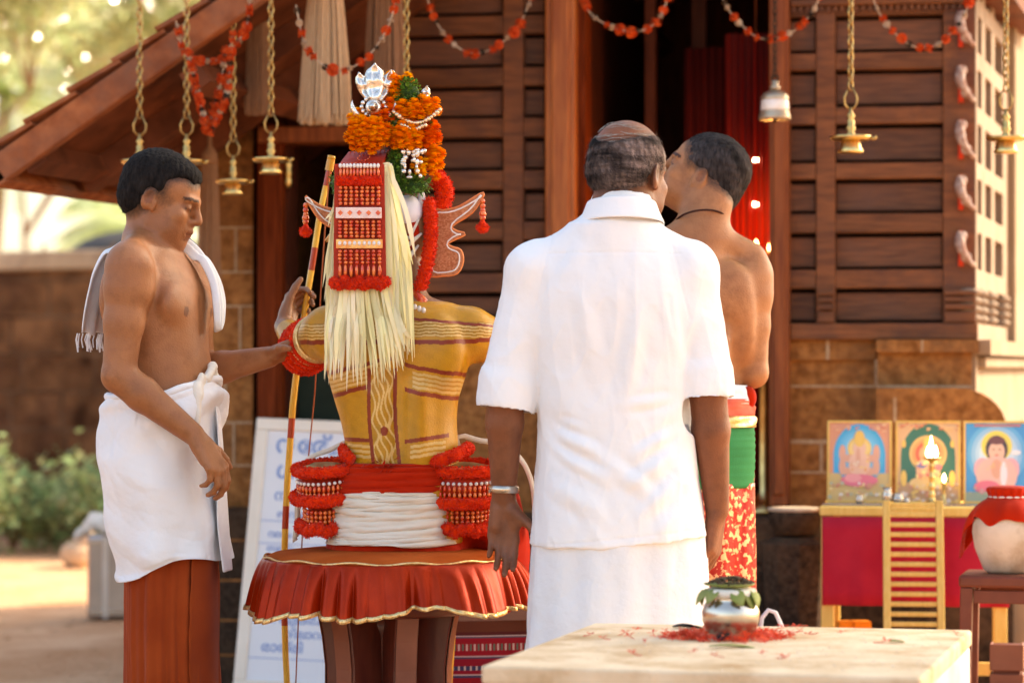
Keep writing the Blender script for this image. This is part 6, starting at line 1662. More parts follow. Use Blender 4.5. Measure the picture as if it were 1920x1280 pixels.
MB().box((-W_+.04,.03,.18), (W_-.05,.05,.22)).build('stretcher', M['yellow'], tb)
# framed prints (generic devotional pictures)
def disc(mb, cx, cz, r, y, col, n=22, sx=1, sz=1, a0=0, a1=2*PI):
    mb.color(col); vs = [(cx, y, cz)]+[(cx+r*sx*math.cos(a0+(a1-a0)*k/n), y, cz+r*sz*math.sin(a0+(a1-a0)*k/n)) for k in range(n+1)]
    mb._add(vs, [(0, k+2, k+1) for k in range(n)])
def print_(px0, px1, label, kind):
    a = P(px0, 0, 9.06); b = P(px1, 0, 9.06); w_ = (b.x-a.x); h_ = .262
    fr = empty('framed_picture', ((a.x+b.x)/2, 9.06-(px0-1550)/5333*9*.16, tz+.002), -math.radians(9), label, 'picture', 'deity pictures on the table')
    fr.rotation_euler = (math.radians(-7), 0, -math.radians(9))
    MB().box((-w_/2,0,0), (w_/2,.012,h_)).build('backing', M['yellow'], fr)
    mb = MB(); t_ = .0065
    for bx in (((-w_/2,-.006,0),(w_/2,-.0005,t_)), ((-w_/2,-.006,h_-t_),(w_/2,-.0005,h_)), ((-w_/2,-.006,t_),(-w_/2+t_,-.0005,h_-t_)), ((w_/2-t_,-.006,t_),(w_/2,-.0005,h_-t_))): mb.box(*bx)
    mb.build('frame', M['yellow'], fr)
    mb = MB(); y = -.0008; lay = [0]
    def Y(): lay[0] += 1; return y-lay[0]*.00022
    def rect(x0, z0, x1, z1, c): mb.color(c); yy = Y(); mb.quad((x0,yy,z0),(x1,yy,z0),(x1,yy,z1),(x0,yy,z1))
    H = h_; hw = w_/2-t_
    rnd = random.Random(kind)
    def flecks(n, x0, z0, x1, z1, cols, r0=.003, r1=.008):
        for _ in range(n): disc(mb, rnd.uniform(x0,x1), rnd.uniform(z0,z1), rnd.uniform(r0,r1), Y()*1.0, rnd.choice(cols), 8, rnd.uniform(.6,1.5), rnd.uniform(.5,1.2))
    sk = (.70,.36,.24); skl = (.78,.48,.34); pk = (.74,.16,.22); gd = (.78,.50,.10)
    if kind == 1:
        rect(-hw, t_, hw, H-t_, (.66,.30,.17)); disc(mb, 0, H*.58, hw*.86, Y(), (.04,.36,.66), 30, 1, 1.22); rect(-hw*.86, H*.36, hw*.86, H*.62, (.04,.36,.66)); rect(-hw, t_, hw, H*.36, (.60,.42,.16))
        for k in range(5): disc(mb, 0, H*.58, hw*(.84-.01*k), Y(), (.05+.03*k,.40+.03*k,.68+.02*k), 30, 1-.08*k, 1.18-.08*k)
        disc(mb, 0, H*.66, hw*.40, Y(), gd); disc(mb, 0, H*.66, hw*.34, Y(), (.85,.62,.22))
        for sx_, hz in ((-1,.60),(1,.60),(-1,.44),(1,.44)): disc(mb, sx_*hw*.56, H*hz, .014, Y(), sk, 14, .8, 2.0); disc(mb, sx_*hw*.36, H*(hz-.06), .013, Y(), sk, 14, 1.6, 1.0)
        disc(mb, 0, H*.47, hw*.36, Y(), skl, 24, 1, 1.15); disc(mb, 0, H*.66, hw*.22, Y(), skl, 20, 1, 1.1); disc(mb, 0, H*.78, hw*.20, Y(), gd, 20, .9, 1.4); disc(mb, -.004, H*.55, .008, Y(), sk, 14, .9, 4)
        disc(mb, 0, H*.27, hw*.62, Y(), pk, 24, 1, .34); disc(mb, -.02, H*.30, .02, Y(), (.80,.30,.30), 14, 1.4, .7)
        flecks(40, -hw, t_, hw, H*.24, [(.72,.46,.12),(.70,.62,.55),(.62,.26,.16),(.78,.62,.30),(.40,.42,.30)]); flecks(26, -hw, H*.86, hw, H-t_-.004, [(.70,.34,.20),(.60,.20,.12),(.76,.48,.26)], .003, .006)
        flecks(14, -hw*.3, H*.34, hw*.3, H*.56, [(.80,.66,.50),(.72,.30,.12),(.85,.62,.20)], .002, .005)
    elif kind == 2:
        rect(-hw, t_, hw, H-t_, (.62,.40,.20)); disc(mb, 0, H*.56, hw*.90, Y(), (.035,.14,.085), 30, 1, 1.25); rect(-hw*.9, H*.25, hw*.9, H*.56, (.035,.14,.085)); rect(-hw, t_, hw, H*.25, (.52,.30,.14))
        disc(mb, 0, H*.60, hw*.62, Y(), (.66,.42,.14)); disc(mb, 0, H*.60, hw*.53, Y(), (.70,.30,.10)); disc(mb, 0, H*.60, hw*.42, Y(), (.60,.10,.05))
        disc(mb, 0, H*.60, hw*.30, Y(), (.64,.34,.16)); disc(mb, 0, H*.72, hw*.16, Y(), gd, 16, 1, 1.5); disc(mb, 0, H*.62, hw*.14, Y(), skl, 16, 1, 1.2)
        disc(mb, 0, H*.40, hw*.40, Y(), (.72,.44,.26), 20, 1, 1.1); disc(mb, -.02, H*.46, .012, Y(), (.14,.22,.52), 12, 1.4, .8); disc(mb, .03, H*.44, .012, Y(), pk, 12, 1.2, .9); disc(mb, 0, H*.24, hw*.62, Y(), (.74,.52,.22), 20, 1, .4)
        for sx_ in (-1,1): disc(mb, sx_*hw*.80, H*.30, .012, Y(), gd, 12, .8, 2.2); disc(mb, sx_*hw*.80, H*.72, .008, Y(), gd, 12, .8, 1.6)
        flecks(46, -hw, t_, hw, H*.24, [(.72,.46,.12),(.70,.58,.50),(.62,.26,.16),(.60,.50,.40)]); flecks(24, -hw, H*.88, hw, H-t_-.004, [(.70,.44,.20),(.55,.20,.10)], .003, .006); flecks(30, -hw*.4, H*.28, hw*.4, H*.5, [(.80,.56,.36),(.66,.20,.16),(.84,.66,.30)], .002, .006)
    else:
        rect(-hw, t_, hw, H-t_, (.06,.30,.62)); 
        for k in range(4): disc(mb, 0, H*.60, hw*(.95-.13*k), Y(), (.12+.15*k,.40+.11*k,.68+.05*k), 30, 1, 1.1)
        disc(mb, 0, H*.70, hw*.50, Y(), (.80,.64,.10)); disc(mb, 0, H*.66, hw*.36, Y(), (.06,.03,.03), 24, 1, 1.25); disc(mb, 0, H*.63, hw*.26, Y(), skl, 24, 1, 1.25); disc(mb, 0, H*.765, hw*.27, Y(), (.16,.05,.04), 20, 1, .5)
        for sx_ in (-1,1):
            disc(mb, sx_*hw*.10, H*.655, .0030, Y(), (.05,.02,.02), 8, 1.5, .6)
            disc(mb, sx_*hw*.46, H*.42, .022, Y(), (.80,.40,.42), 16, 1.2, 1.6)
        disc(mb, 0, H*.585, .004, Y(), (.55,.10,.10), 8, 1.5, .6)
        disc(mb, 0, H*.34, hw*.66, Y(), (.80,.46,.38), 24, 1, .95); disc(mb, 0, H*.42, hw*.20, Y(), sk, 18, .9, 1.6); disc(mb, .022, H*.36, .011, Y(), (.72,.72,.76), 16, 1, 3.6); disc(mb, -.03, H*.20, .026, Y(), pk, 16, 1.6, .8)
        rect(-hw, t_, hw, H*.14, (.26,.32,.24)); rect(-hw*.72, H*.935, hw*.78, H*.955, (.60,.16,.10)); disc(mb, hw*.62, H*.62, .010, Y(), (.78,.78,.80), 12, 1.6, .8)
        flecks(20, -hw, t_, hw, H*.2, [(.42,.40,.26),(.60,.30,.30),(.30,.40,.30)]); flecks(10, -hw*.3, H*.35, hw*.3, H*.5, [(.78,.56,.20)], .002, .003)
    mb.build('print', M['print'], fr)
    return fr
print_(1551, 1671, 'framed print of a blue ground seated elephant headed deity, leftmost of three', 1)
print_(1677, 1797, 'framed print with dark green ground and golden halo, middle of three', 2)
print_(1801, 1923, 'framed print of a garlanded figure on bright blue, rightmost of three', 3)

# brass lamp with flames
lp = empty('oil_lamp', P(1747, 0, 8.88).xy.to_3d()+Vector((0,0,tz)), 0, 'small brass oil lamp with lit wicks before the middle picture', 'lamp')
s_ = 8.88/FPX
MB().lathe([(0,0),(.026,0),(.028,.006),(.020,.012),(.012,.020),(.009,.030),(.013,.036),(.009,.042),(.008,.054),(.0115,.060),(.008,.066),(.0075,.084),(.011,.090),(.0075,.096),(.007,.118),(.010,.124),(.007,.130),(.008,.140),(.027,.147),(.030,.153),(.024,.151),(0,.148)], n=28).build('stand', M['brass'], lp, smooth=True)
for dx, dy, h_ in ((-.012,-.006,.040),(.011,-.006,.040),(0,.012,.07)):
    MB().lathe([(0,0),(.0050,.006),(.0078,.015),(.0055,h_*.6),(.002,h_*.88),(0,h_)], (dx, dy, .150), 10).build('flame', M['flame'], lp, smooth=True)
l2 = empty('oil_lamp', P(1770, 0, 8.98).xy.to_3d()+Vector((0,0,tz)), 0, 'tiny brass lamp with one flame just right of the taller lamp', 'lamp')
MB().lathe([(0,0),(.012,0),(.013,.004),(.006,.010),(.005,.062),(.012,.068),(.010,.070),(0,.068)], n=18).build('stand', M['brass'], l2, smooth=True)
MB().lathe([(0,0),(.004,.005),(.006,.012),(.003,.022),(0,.030)], (0,0,.069), 10).build('flame', M['flame'], l2, smooth=True)
for px, r_, h_, lb in ((1612,.014,.026,'small round steel vessel before the left picture'),(1664,.017,.050,'taller steel cup at the head of the yellow ladder'),(1684,.020,.032,'low steel bowl just left of the brass oil lamp'),(1700,.012,.018,'tiny steel cup touching the low steel bowl')):
    o = MB().lathe([(0,0),(r_*.7,0),(r_,h_*.35),(r_*.95,h_*.6),(r_*.65,h_*.8),(r_*.9,h_),(r_*.6,h_*.97),(r_*.5,h_*.75),(0,h_*.7)], n=24).build('steel_vessel', M['steel'], None, smooth=True); o.location = P(px, 0, 8.92-.0).xy.to_3d()+Vector((0,0,tz+.006)); tag(o, lb, 'vessel', 'steel vessels on the table')
tr = MB(); tr.box((-.245,-.055,0), (.245,.055,.005)); o = tr.build('steel_tray', M['steel'], None, bevel=.002); o.location = P(1690, 0, 8.93).xy.to_3d()+Vector((0,0,tz+.0005)); o.rotation_euler = (0,0,-math.radians(9)); tag(o, 'flat steel tray along the front edge of the magenta table', 'tray')

# yellow ladder rack leaning on the table
DL = 8.70
ld = empty('ladder', P(1712, 0, DL-.04).xy.to_3d(), -math.radians(5), 'small yellow wooden ladder leaning on the front of the magenta table', 'ladder')
wl = 49*DL/FPX; ztop = EYE-(938-HOR)/FPX*DL
for sg in (-1, 1): MB().bar((sg*wl*1.02, -.13, 0), (sg*wl, .02, ztop), .022, .028, (0,1,0)).build('rail', M['yellow'], ld, bevel=.003)
for k in range(21):
    zz = ztop-.012-.0297*k; y = -.13+.15*zz/ztop
    if zz > .02: MB().bar((-wl, y-.002, zz), (wl, y-.002, zz), .014, .014, (0,1,0)).build('rung', M['yellow'], ld, bevel=.003)

# orange boxes and crate below
for px, w_, lb in ((1583,.045,'orange packet under the table, left of the pair'),(1614,.055,'orange packet under the table, right of the pair')):
    d_ = 8.98; zt_ = EYE-(1163-HOR)/FPX*d_; o = empty('packet', P(px,0,d_).xy.to_3d(), .1, lb, 'packet', 'orange packets under the table')
    MB().box((-w_/2,-.03,0), (w_/2,.03,zt_)).build('box', M['orange'], o, bevel=.002); MB().box((-w_/2-.0015,-.0315,zt_*.6), (w_/2+.0015,.0315,zt_*.8)).build('band', M['yellow'], o)
# right stool with cloth-covered pot
DR = 8.0
sx = P(1893, 0, DR).x
rs = empty('wooden_stool', (sx, DR, 0), -math.radians(14), 'dark brown wooden stool at the right edge carrying the cloth covered pot', 'stool')
zt = .555; hw_ = .125
MB().box((-hw_-.006,-hw_-.006,zt-.034), (hw_+.006,hw_+.006,zt)).build('seat', M['brownw'], rs, bevel=.008)
for a in (-1,1):
    for b in (-1,1):
        MB().bar((a*(hw_-.012)*1.06, b*(hw_-.012)*1.06, 0), (a*(hw_-.015), b*(hw_-.015), zt-.035), .034, .034, (0,1,0)).build('leg', M['brownw'], rs, bevel=.003)
for z_ in (zt-.060, .16):
    for b in (-1,1):
        MB().box((-hw_+.034,b*(hw_-.018)-.010,z_-.018), (hw_-.034,b*(hw_-.018)+.010,z_+.018)).build('rail', M['brownw'], rs, bevel=.002)
        MB().box((b*(hw_-.018)-.010,-hw_+.034,z_-.0175), (b*(hw_-.018)+.010,hw_-.034,z_+.0175)).build('rail', M['brownw'], rs, bevel=.002)
po_ = empty('covered_pot', (P(1890, 0, DR).x, DR, zt), 0, 'whitewashed round pot tied over with red cloth on the stool at the right', 'pot')
s7 = DR/FPX
MB().lathe([(0,0),(.055,0),(.068,.010),(.092,.070),(.100,.115),(.098,.150),(.080,.180),(.055,.198),(.043,.210),(.043,.228)], n=48, wob=lambda a, z_: .012*math.sin(a*3+z_*20)).build('body', M['pot'], po_, smooth=True)
g = []
for i in range(13):
    t = i/12; row = []
    for k in range(81):
        a = 2*PI*k/80; cor = max(0, math.cos(2*(a-PI*.80)))**2.5
        if t < .25: r_ = .062*(t/.25); zz = .243-.004*(t/.25)**2
        elif t < .42: u = (t-.25)/.17; r_ = .062-.012*math.sin(u*PI*.5)+.002*math.sin(a*16); zz = .239-.030*u
        else: u = (t-.42)/.58; r_ = .050+(.052+.045*cor)*math.sin(u*PI*.5)+(.009*math.sin(a*7+2*math.sin(a*2))+.006*math.sin(a*13+1))*u*(.4+.6*cor); zz = .209-(.062+.110*cor+.008*math.sin(a*5)+.006*math.sin(a*8+1))*u**1.4
        row.append((r_*math.cos(a), r_*math.sin(a), zz))
    g.append(row)
MB().grid(g).build('cloth_cover', M['redcloth'], po_, smooth=True, solid=.003, sub=1)
MB().torus((0,0,.214), .0535, .003, n=30, m=6).build('tie', M['cream'], po_, smooth=True)
cr = empty('wooden_crate', (P(1888,0,8.25).x, 8.25, 0), -.2, 'brown wooden crate standing under the right hand stool', 'crate')
ztp = EYE-(1192-HOR)/FPX*8.25
for z0 in (0, .085, .17, .255):
    MB().box((-.048,-.045,z0+.003), (.048,-.035,z0+.078)).build('slat', M['stoole'], cr, bevel=.002); MB().box((-.048,-.034,z0+.003), (-.040,.045,z0+.078)).build('slat', M['stoole'], cr, bevel=.002); MB().box((.040,-.034,z0+.003), (.048,.045,z0+.078)).build('slat', M['stoole'], cr, bevel=.002)
MB().box((-.039,-.034,.01), (.039,.045,.33)).build('contents', M['brownw'], cr)

# dark stone bowl beside the steps
bo = empty('stone_bowl', (P(1492,0,9.2).x, 9.2, 0), 0, 'dark stone bowl with pale rim standing between the steps and the table', 'bowl')
zb_ = EYE-(1005-HOR)/FPX*9.2; zr_ = EYE-(955-HOR)/FPX*9.2
MB().lathe([(.045,zb_),(.070,zb_+.010),(.088,zr_-.02),(.090,zr_),(.082,zr_),(.074,zr_-.012),(0,zr_-.03)], n=36).build('bowl', M['granite'], bo, smooth=True)
MB().lathe([(.0905,zr_-.004),(.0915,zr_+.006),(.070,zr_+.008),(0,zr_+.006)], n=36).build('pale_rim', M['gwhite'], bo, smooth=True)
MB().lathe([(.16,0),(.15,.05),(.12,.06),(.10,.3),(.12,zb_-.02),(.075,zb_-.001),(0,zb_-.001)], n=10).build('pillar', M['granite'], bo, bevel=.004)
bg_ = empty('cloth_bag', (P(1446,0,7.9).x, 7.9, 0), 0, 'white cloth bag with a looped handle half hidden behind the altar', 'bag')
zz_ = EYE-(1178-HOR)/FPX*7.9
MB().lathe([(0,0),(.06,.0),(.07,.10),(.06,zz_-.08),(.045,zz_),(0,zz_+.002)], n=20, wob=lambda a, z_: .06*math.sin(a*3+z_*30)).build('sack', M['cloth'], bg_, smooth=True)
MB().tube([(-.03,0,zz_-.01),(-.026,0,zz_+.03),(-.008,0,zz_+.052),(.012,0,zz_+.045),(.028,0,zz_+.01),(.034,0,zz_-.01)], .006, 8).build('handle', M['cloth'], bg_, smooth=True)

# ------------------------------------------------------------------ leaning whiteboard
wb0 = empty('whiteboard', (P(436,0,9.78).x, 9.78, .02), -math.radians(9), 'white framed notice board with blue handwriting leaning against the shrine front', 'notice board')
wb0.rotation_euler = (-math.radians(14), math.radians(2.2), -math.radians(7))
Wb, Hb = .50, .965
MB().box((0.02,.004,.02), (Wb-.02,.014,Hb-.02)).build('panel', M['board'], wb0)
mb = MB(); f_ = .042
for a, b in (((0,-.006,0),(Wb,.018,f_)), ((0,-.006,Hb-f_),(Wb,.018,Hb)), ((0,-.0055,f_),(f_,.0175,Hb-f_)), ((Wb-f_,-.0055,f_),(Wb,.0175,Hb-f_))): mb.box(a, b)
mb.build('frame', M['boardf'], wb0, bevel=.004)
def text(body, size, loc, parent, m=M['ink'], bold=.0):
    cu_ = bpy.data.curves.new('writing', 'FONT'); cu_.body = body; cu_.size = size; cu_.extrude = .0004; cu_.offset = bold
    o_ = bpy.data.objects.new('writing', cu_); COL.objects.link(o_); cu_.materials.append(m); dg = bpy.context.evaluated_depsgraph_get(); me_ = bpy.data.meshes.new_from_object(o_.evaluated_get(dg)); bpy.data.objects.remove(o_)
    o = link('writing', me_, parent); o.location = loc; o.rotation_euler = (PI/2, 0, 0); return o
for body, sz, xx, zz, bd in (('\u0d28\u0d47\u0d30\u0d4d\u200d\u0d1a', .085, .075, .845, .0022), ('\u0d17\u0d23', .080, .085, .755, .0022), ('\u0d28\u0d3e\u0d33\u0d4d\u200d', .052, .085, .675, .0012), ('\u0d30\u0d3e\u0d35\u0d3f\u0d32\u0d46', .034, .10, .615, .001), ('\u0d35\u0d3e\u0d30\u0d02', .032, .075, .545, .001), ('\u0d38\u0d2e\u0d2f\u0d02', .030, .075, .495, .001), ('23. \u0d2a\u0d41\u0d32\u0d30\u0d4d\u200d\u0d1a\u0d4d\u0d1a', .046, .072, .245, .001), ('\u0d28\u0d3f\u0d32\u0d3e\u0d35', .040, .16, .195, .001), ('\u0d30\u0d3e\u0d24\u0d4d\u0d30\u0d3f', .046, .085, .145, .001)):
    text(body, sz, (xx, .0035, zz), wb0, bold=bd)
mb = MB()
for z_ in (.60, .52, .29, .12): mb.box((.045,.0028,z_), (Wb-.045,.0038,z_+.0028))
mb.build('ruled_lines', M['ink'], wb0)

# ------------------------------------------------------------------ striped rug over a low bench behind the stool
bn = empty('low_bench', P(925, 0, 7.9).xy.to_3d(), math.radians(9), 'low bench draped with a maroon striped woven rug behind the cushion', 'bench')
zt_ = EYE-(1165-HOR)/FPX*7.75
MB().box((-.30,-.10,zt_-.05), (.20,.24,zt_-.006)).build('seat', M['brownw'], bn, bevel=.004)
for a in (-.27,.17):
    for b in (-.07,.21): MB().box((a-.02,b-.02,0), (a+.02,b+.02,zt_-.051)).build('leg', M['brownw'], bn)
mb = MB(); rowsC = []; zc = zt_
pat = [(.030,(.13,.05,.03)),(.010,(.10,.03,.03)),(.003,(.55,.50,.50)),(.004,(.10,.10,.16)),(.016,(.30,.02,.035)),(.018,'tick'),(.014,(.30,.02,.035)),(.004,(.45,.40,.45)),(.004,(.06,.07,.14)),(.020,(.27,.02,.04)),(.012,'tick2'),(.010,(.27,.02,.04)),(.004,(.50,.45,.48)),(.006,(.05,.06,.14)),(.03,(.28,.02,.03)),(.02,'tick'),(.03,(.22,.02,.03)),(.03,(.12,.02,.03))]
for h_, c_ in pat:
    n = 96
    for k in range(n):
        x0 = -.31+.52*k/n; x1 = -.31+.52*(k+1)/n; w0 = .004*math.sin(x0*25); w1 = .004*math.sin(x1*25)
        if c_ == 'tick': cc = [(.55,.50,.48),(.30,.02,.035),(.10,.20,.16),(.30,.02,.035)][k % 4]
        elif c_ == 'tick2': cc = (.55,.5,.5) if k % 3 == 0 else (.05,.06,.14)
        else: cc = c_
        mb.color(cc); mb.quad((x0,-.112+w0,zc), (x1,-.112+w1,zc), (x1,-.112+w1,zc-h_), (x0,-.112+w0,zc-h_))
    zc -= h_
mb.color((.13,.05,.03)); mb.quad((-.31,-.112,zt_), (.21,-.112,zt_), (.21,.25,zt_), (-.31,.25,zt_))
mb.build('striped_rug', M['rug'], bn)

# ------------------------------------------------------------------ tin box, bundle by the bushes
D_ = 13.0
tn = empty('tin_box', P(214, 0, D_).xy.to_3d(), .12, 'square shiny tin with a pale vertical strip standing in the yard behind the left man', 'tin')
hw_ = .118; ht = .37
MB().box((-hw_,-hw_,0), (hw_,hw_,ht)).build('body', M['tin'], tn, bevel=.012)
for z_ in (.03, ht-.03): MB().box((-hw_-.003,-hw_-.003,z_-.006), (hw_+.003,hw_+.003,z_+.006)).build('rib', M['steel'], tn, bevel=.002)
MB().box((-.05,-hw_-.0035,.0), (-.025,-hw_-.0005,ht)).build('pale_strip', M['cream'], tn)
S = SDF(); rnd = random.Random(2)
for k in range(9): S.ell((rnd.uniform(-.10,.10), rnd.uniform(-.08,.08), ht+.03+rnd.uniform(0,.05)), (.05,.05,.035), .02)
S.cap((-.12,-.10,ht+.02), (-.15,-.12,ht-.0), .03,.02,.02)
v, q = S.mesh((-.24,-.2,ht-.06), (.22,.2,ht+.18), .008); v = relax(v, q, 1); n = normals(v, q); v += n*(vnoise(v, 4, 60, 3)*.008)[:,None]
o = np_mesh('cloth_bundle', v, q, M['cream'], None); o.location = tn.location; tag(o, 'crumpled pale cloth bundle lying on top of the tin', 'cloth')
S = SDF(); S.ell((0,0,.07), (.10,.09,.08), .03); S.ell((.05,0,.15), (.06,.05,.07), .03); S.cap((.03,0,.18),(.06,0,.25),.03,.015,.02)
v, q = S.mesh((-.16,-.16,-.02), (.18,.16,.32), .01); n = normals(v, q); v += n*(vnoise(v, 7, 40, 3)*.012)[:,None]
o = np_mesh('sack', v, q, mat('sackcloth', (.56,.40,.25), (.66,.50,.34), .9, scale=10), None); o.location = P(146, 0, 16.2).xy.to_3d(); tag(o, 'small beige sack slumped on the ground left of the tin', 'sack')

# ------------------------------------------------------------------ hanging brass lamps, bell
rail = empty('lamp_rail', (0, 8.9, 0), -math.radians(2), 'iron rail above the yard from which the brass lamps hang', 'rail')
MB().tube([(-3.2,0,2.72), (3.2,0,2.72)], .018, 10).build('pipe', M['tin'], rail, smooth=True)
for xx in (-3.15, 3.15): MB().tube([(xx,0,0), (xx,0,2.74)], .025, 10).build('pole', M['tin'], rail, smooth=True)
def link_mesh(mb, c_, L, w_, r_, ang, nn=10):
    pts = [Vector(c_)+Vector((math.cos(ang)*w_*math.cos(2*PI*k/nn), math.sin(ang)*w_*math.cos(2*PI*k/nn), L*math.sin(2*PI*k/nn))) for k in range(nn)]; mb.tube(pts, r_, 6, closed=True)
def chain(mb, z0, z1, pitch=.0225, w_=.0085, r_=.0030):
    zz = z0; k = 0
    while zz < z1: link_mesh(mb, (0,0,zz), pitch*.72, w_, r_, (k % 2)*PI/2+.5); zz += pitch; k += 1
def lamp(px, py_plate, d, label, sc=1.0):
    b = P(px, py_plate, d); L = empty('hanging_lamp', b, 0, label, 'lamp', 'brass lamps hanging on chains')
    s_ = sc
    body = MB().lathe([(0,-.045*s_),(.034*s_,-.045*s_),(.037*s_,-.040*s_),(.031*s_,-.030*s_),(.027*s_,-.014*s_),(.026*s_,-.010*s_),(0,-.010*s_)], n=32).build('foot', M['brass'], L, smooth=True)
    MB().lathe([(0,-.010*s_),(.050*s_,-.009*s_),(.058*s_,-.003*s_),(.060*s_,.004*s_),(.056*s_,.005*s_),(.050*s_,-.002*s_),(0,-.002*s_)], n=40).build('oil_dish', M['brass'], L, smooth=True)
    MB().lathe([(.012*s_,-.002*s_),(.013*s_,.010*s_),(.008*s_,.016*s_),(.015*s_,.026*s_),(.010*s_,.034*s_),(.012*s_,.046*s_),(.006*s_,.054*s_),(.013*s_,.062*s_),(.006*s_,.072*s_),(.005*s_,.085*s_),(0,.088*s_)], n=20).build('stem', M['brassd'], L, smooth=True)
    sp = MB(); sp.tube([(.050*s_,-.02*s_,.0), (.064*s_,-.026*s_,-.006), (.070*s_,-.028*s_,.002)], .005*s_, 8); sp.build('spout', M['brass'], L, smooth=True)
    ch = MB(); 
    for sg in (-1, 1): ch.tube([(0,0,.075*s_), (sg*.018,0,.095*s_), (sg*.020,0,.115*s_), (sg*.006,0,.145*s_)], .003, 6)
    chain(ch, .15*s_, 2.72-b.z-.02); ch.torus((0,0,2.72-b.z), .022, .003, (1,0,0), 16, 6); ch.build('chain', M['brassd'], L, smooth=True)
    return L
lamp(262, 303, 8.9, 'brass lamp on a chain right above the left man, partly behind his head')
lamp(350, 303, 8.9, 'brass lamp on a chain hidden behind the face of the left man')
lamp(437, 340, 9.05, 'smaller brass lamp hanging lowest, in front of the laterite pier', .95)
lamp(508, 299, 8.85, 'brass lamp hanging in front of the dark red post left of the bow')
lamp(762, 250, 8.9, 'brass lamp whose chain drops behind the flower headdress')
lamp(1595, 258, 8.85, 'brass lamp hanging before the big timber panels right of the doorway', 1.08)
lamp(1886, 259, 8.8, 'brass lamp hanging at the far right in front of the sunlit lattice', 1.05)
bl = empty('bell', P(1453, 225, 9.2), 0, 'old bell with a pale band hanging at the right door post', 'bell')
s_ = 9.2/FPX
MB().lathe([(.050,0),(.053,.004),(.050,.014),(.046,.030),(.044,.066),(.046,.072),(.036,.086),(.020,.094),(0,.097)], n=36).build('shell', M['bellm'], bl, smooth=True, solid=.003)
MB().lathe([(.0462,.030),(.0468,.034),(.0452,.060),(.0440,.064)], n=36).build('pale_band', M['beadw'], bl, smooth=True)
MB().lathe([(0,.095),(.016,.097),(.018,.106),(.010,.114),(.014,.124),(0,.130)], n=18).build('crown_knob', M['bellm'], bl, smooth=True)
MB().torus((0,0,.135), .010, .004, (0,1,0), 14, 6).build('loop', M['granite'], bl, smooth=True)
MB().tube([(0,0,.03),(0,0,-.008)], [.004,.008], 8).build('clapper', M['granite'], bl, smooth=True)
c_ = MB(); chain(c_, .15, .62, .02, .006, .0024); c_.build('chain', M['granite'], bl, smooth=True)

# ------------------------------------------------------------------ flower garlands
gf = {}
def flower_mesh(kind):
    if kind in gf: return gf[kind]
    mb = MB(); rnd = random.Random(len(gf)); r_ = {'r': .016, 'w': .010, 'd': .010}[kind]
    for L_ in range(3):
        for k in range(9):
            a = 2*PI*k/9+L_; el = -.5+L_*.6+rnd.uniform(-.2,.2); d0 = Vector((math.cos(a)*math.cos(el), math.sin(a)*math.cos(el), math.sin(el))); u_ = basis(d0)[0]; mb.quad(d0*r_*.2-u_*r_*.15, d0*r_*.2+u_*r_*.15, d0*r_+u_*r_*.35, d0*r_-u_*r_*.35)
    mb.ball((0,0,0), r_*.55, 8, 6)
    me = mb.build('flower', {'r': M['gred'], 'w': M['gwhite'], 'd': M['granite']}[kind], None); gf[kind] = me.data; bpy.data.objects.remove(me); return gf[kind]
def garland(pts, d, label, n, seed, yellow=False):
    rnd = random.Random(seed); P_ = [P(a, b, d) for a, b in pts]; base = P_[0].copy()
    G = empty('flower_garland', base, 0, label, 'garland', 'flower garlands strung across the eaves')
    P_ = [p-base for p in P_]; fine = []
    for i in range(len(P_)-1):
        for j in range(6):
            fr = j/6; p0, p1, p2, p3 = P_[max(i-1,0)], P_[i], P_[i+1], P_[min(i+2, len(P_)-1)]
            fine.append(p1+(p2-p0)*(.5*fr)+(p0*2-p1*5+p2*4-p3)*(.5*fr*fr)+(p1*3-p0-p2*3+p3)*(.5*fr**3))
    fine.append(P_[-1])
    MB().tube(fine, .0022, 5).build('string', M['gwhite'], G)
    L = [0]
    for a, b in zip(fine, fine[1:]): L.append(L[-1]+(b-a).length)
    seq = 'rrwrrdwrwrrd'
    for k in range(n):
        t = L[-1]*(k+.5+rnd.uniform(-.25,.25))/n; i = max(j for j in range(len(L)) if L[j] <= t); i = min(i, len(fine)-2)
        p = fine[i].lerp(fine[i+1], (t-L[i])/max(1e-6, L[i+1]-L[i])); kd = seq[(k+seed) % 12]
        o = bpy.data.objects.new('flower', flower_mesh(kd)); COL.objects.link(o); o.parent = G; o.location = p+Vector((0, rnd.uniform(-.004,.004), rnd.uniform(-.004,.002))); o.rotation_euler = (rnd.uniform(0,6),)*3; k2 = rnd.uniform(.85,1.25); o.scale = (k2,k2,k2)
    return G
garland([(795,-30),(812,30),(845,78),(885,100),(930,88),(975,45),(1005,-30)], 9.3, 'flower garland swagged over the left timber panels', 20, 1)
garland([(1090,-30),(1103,20),(1140,48),(1190,60),(1230,42),(1255,-10),(1262,-40)], 9.3, 'flower garland swagged over the dark doorway', 17, 2)
garland([(1345,-40),(1358,5),(1385,42),(1425,72),(1470,68),(1505,45),(1530,10),(1545,-30)], 9.3, 'flower garland crossing the right door post above the bell', 18, 3)
garland([(1630,-30),(1645,18),(1675,60),(1715,88),(1755,85),(1785,60),(1812,20),(1822,-20)], 9.3, 'flower garland swagged over the right timber panels', 17, 4)
garland([(555,10),(572,85),(600,118),(635,134),(680,115),(712,78),(735,30),(745,-30)], 8.7, 'flower garland looping in front of the straw tassels', 19, 5)
garland([(330,40),(345,100),(372,115),(410,112),(432,95),(462,50),(470,-20)], 8.8, 'upper flower garland looped beside the roof slope at the left', 22, 6)
garland([(352,95),(365,150),(380,210),(392,250),(405,225),(425,180),(432,110),(436,60)], 8.75, 'hanging loop of orange flowers left of the lamp before the pier', 34, 7)
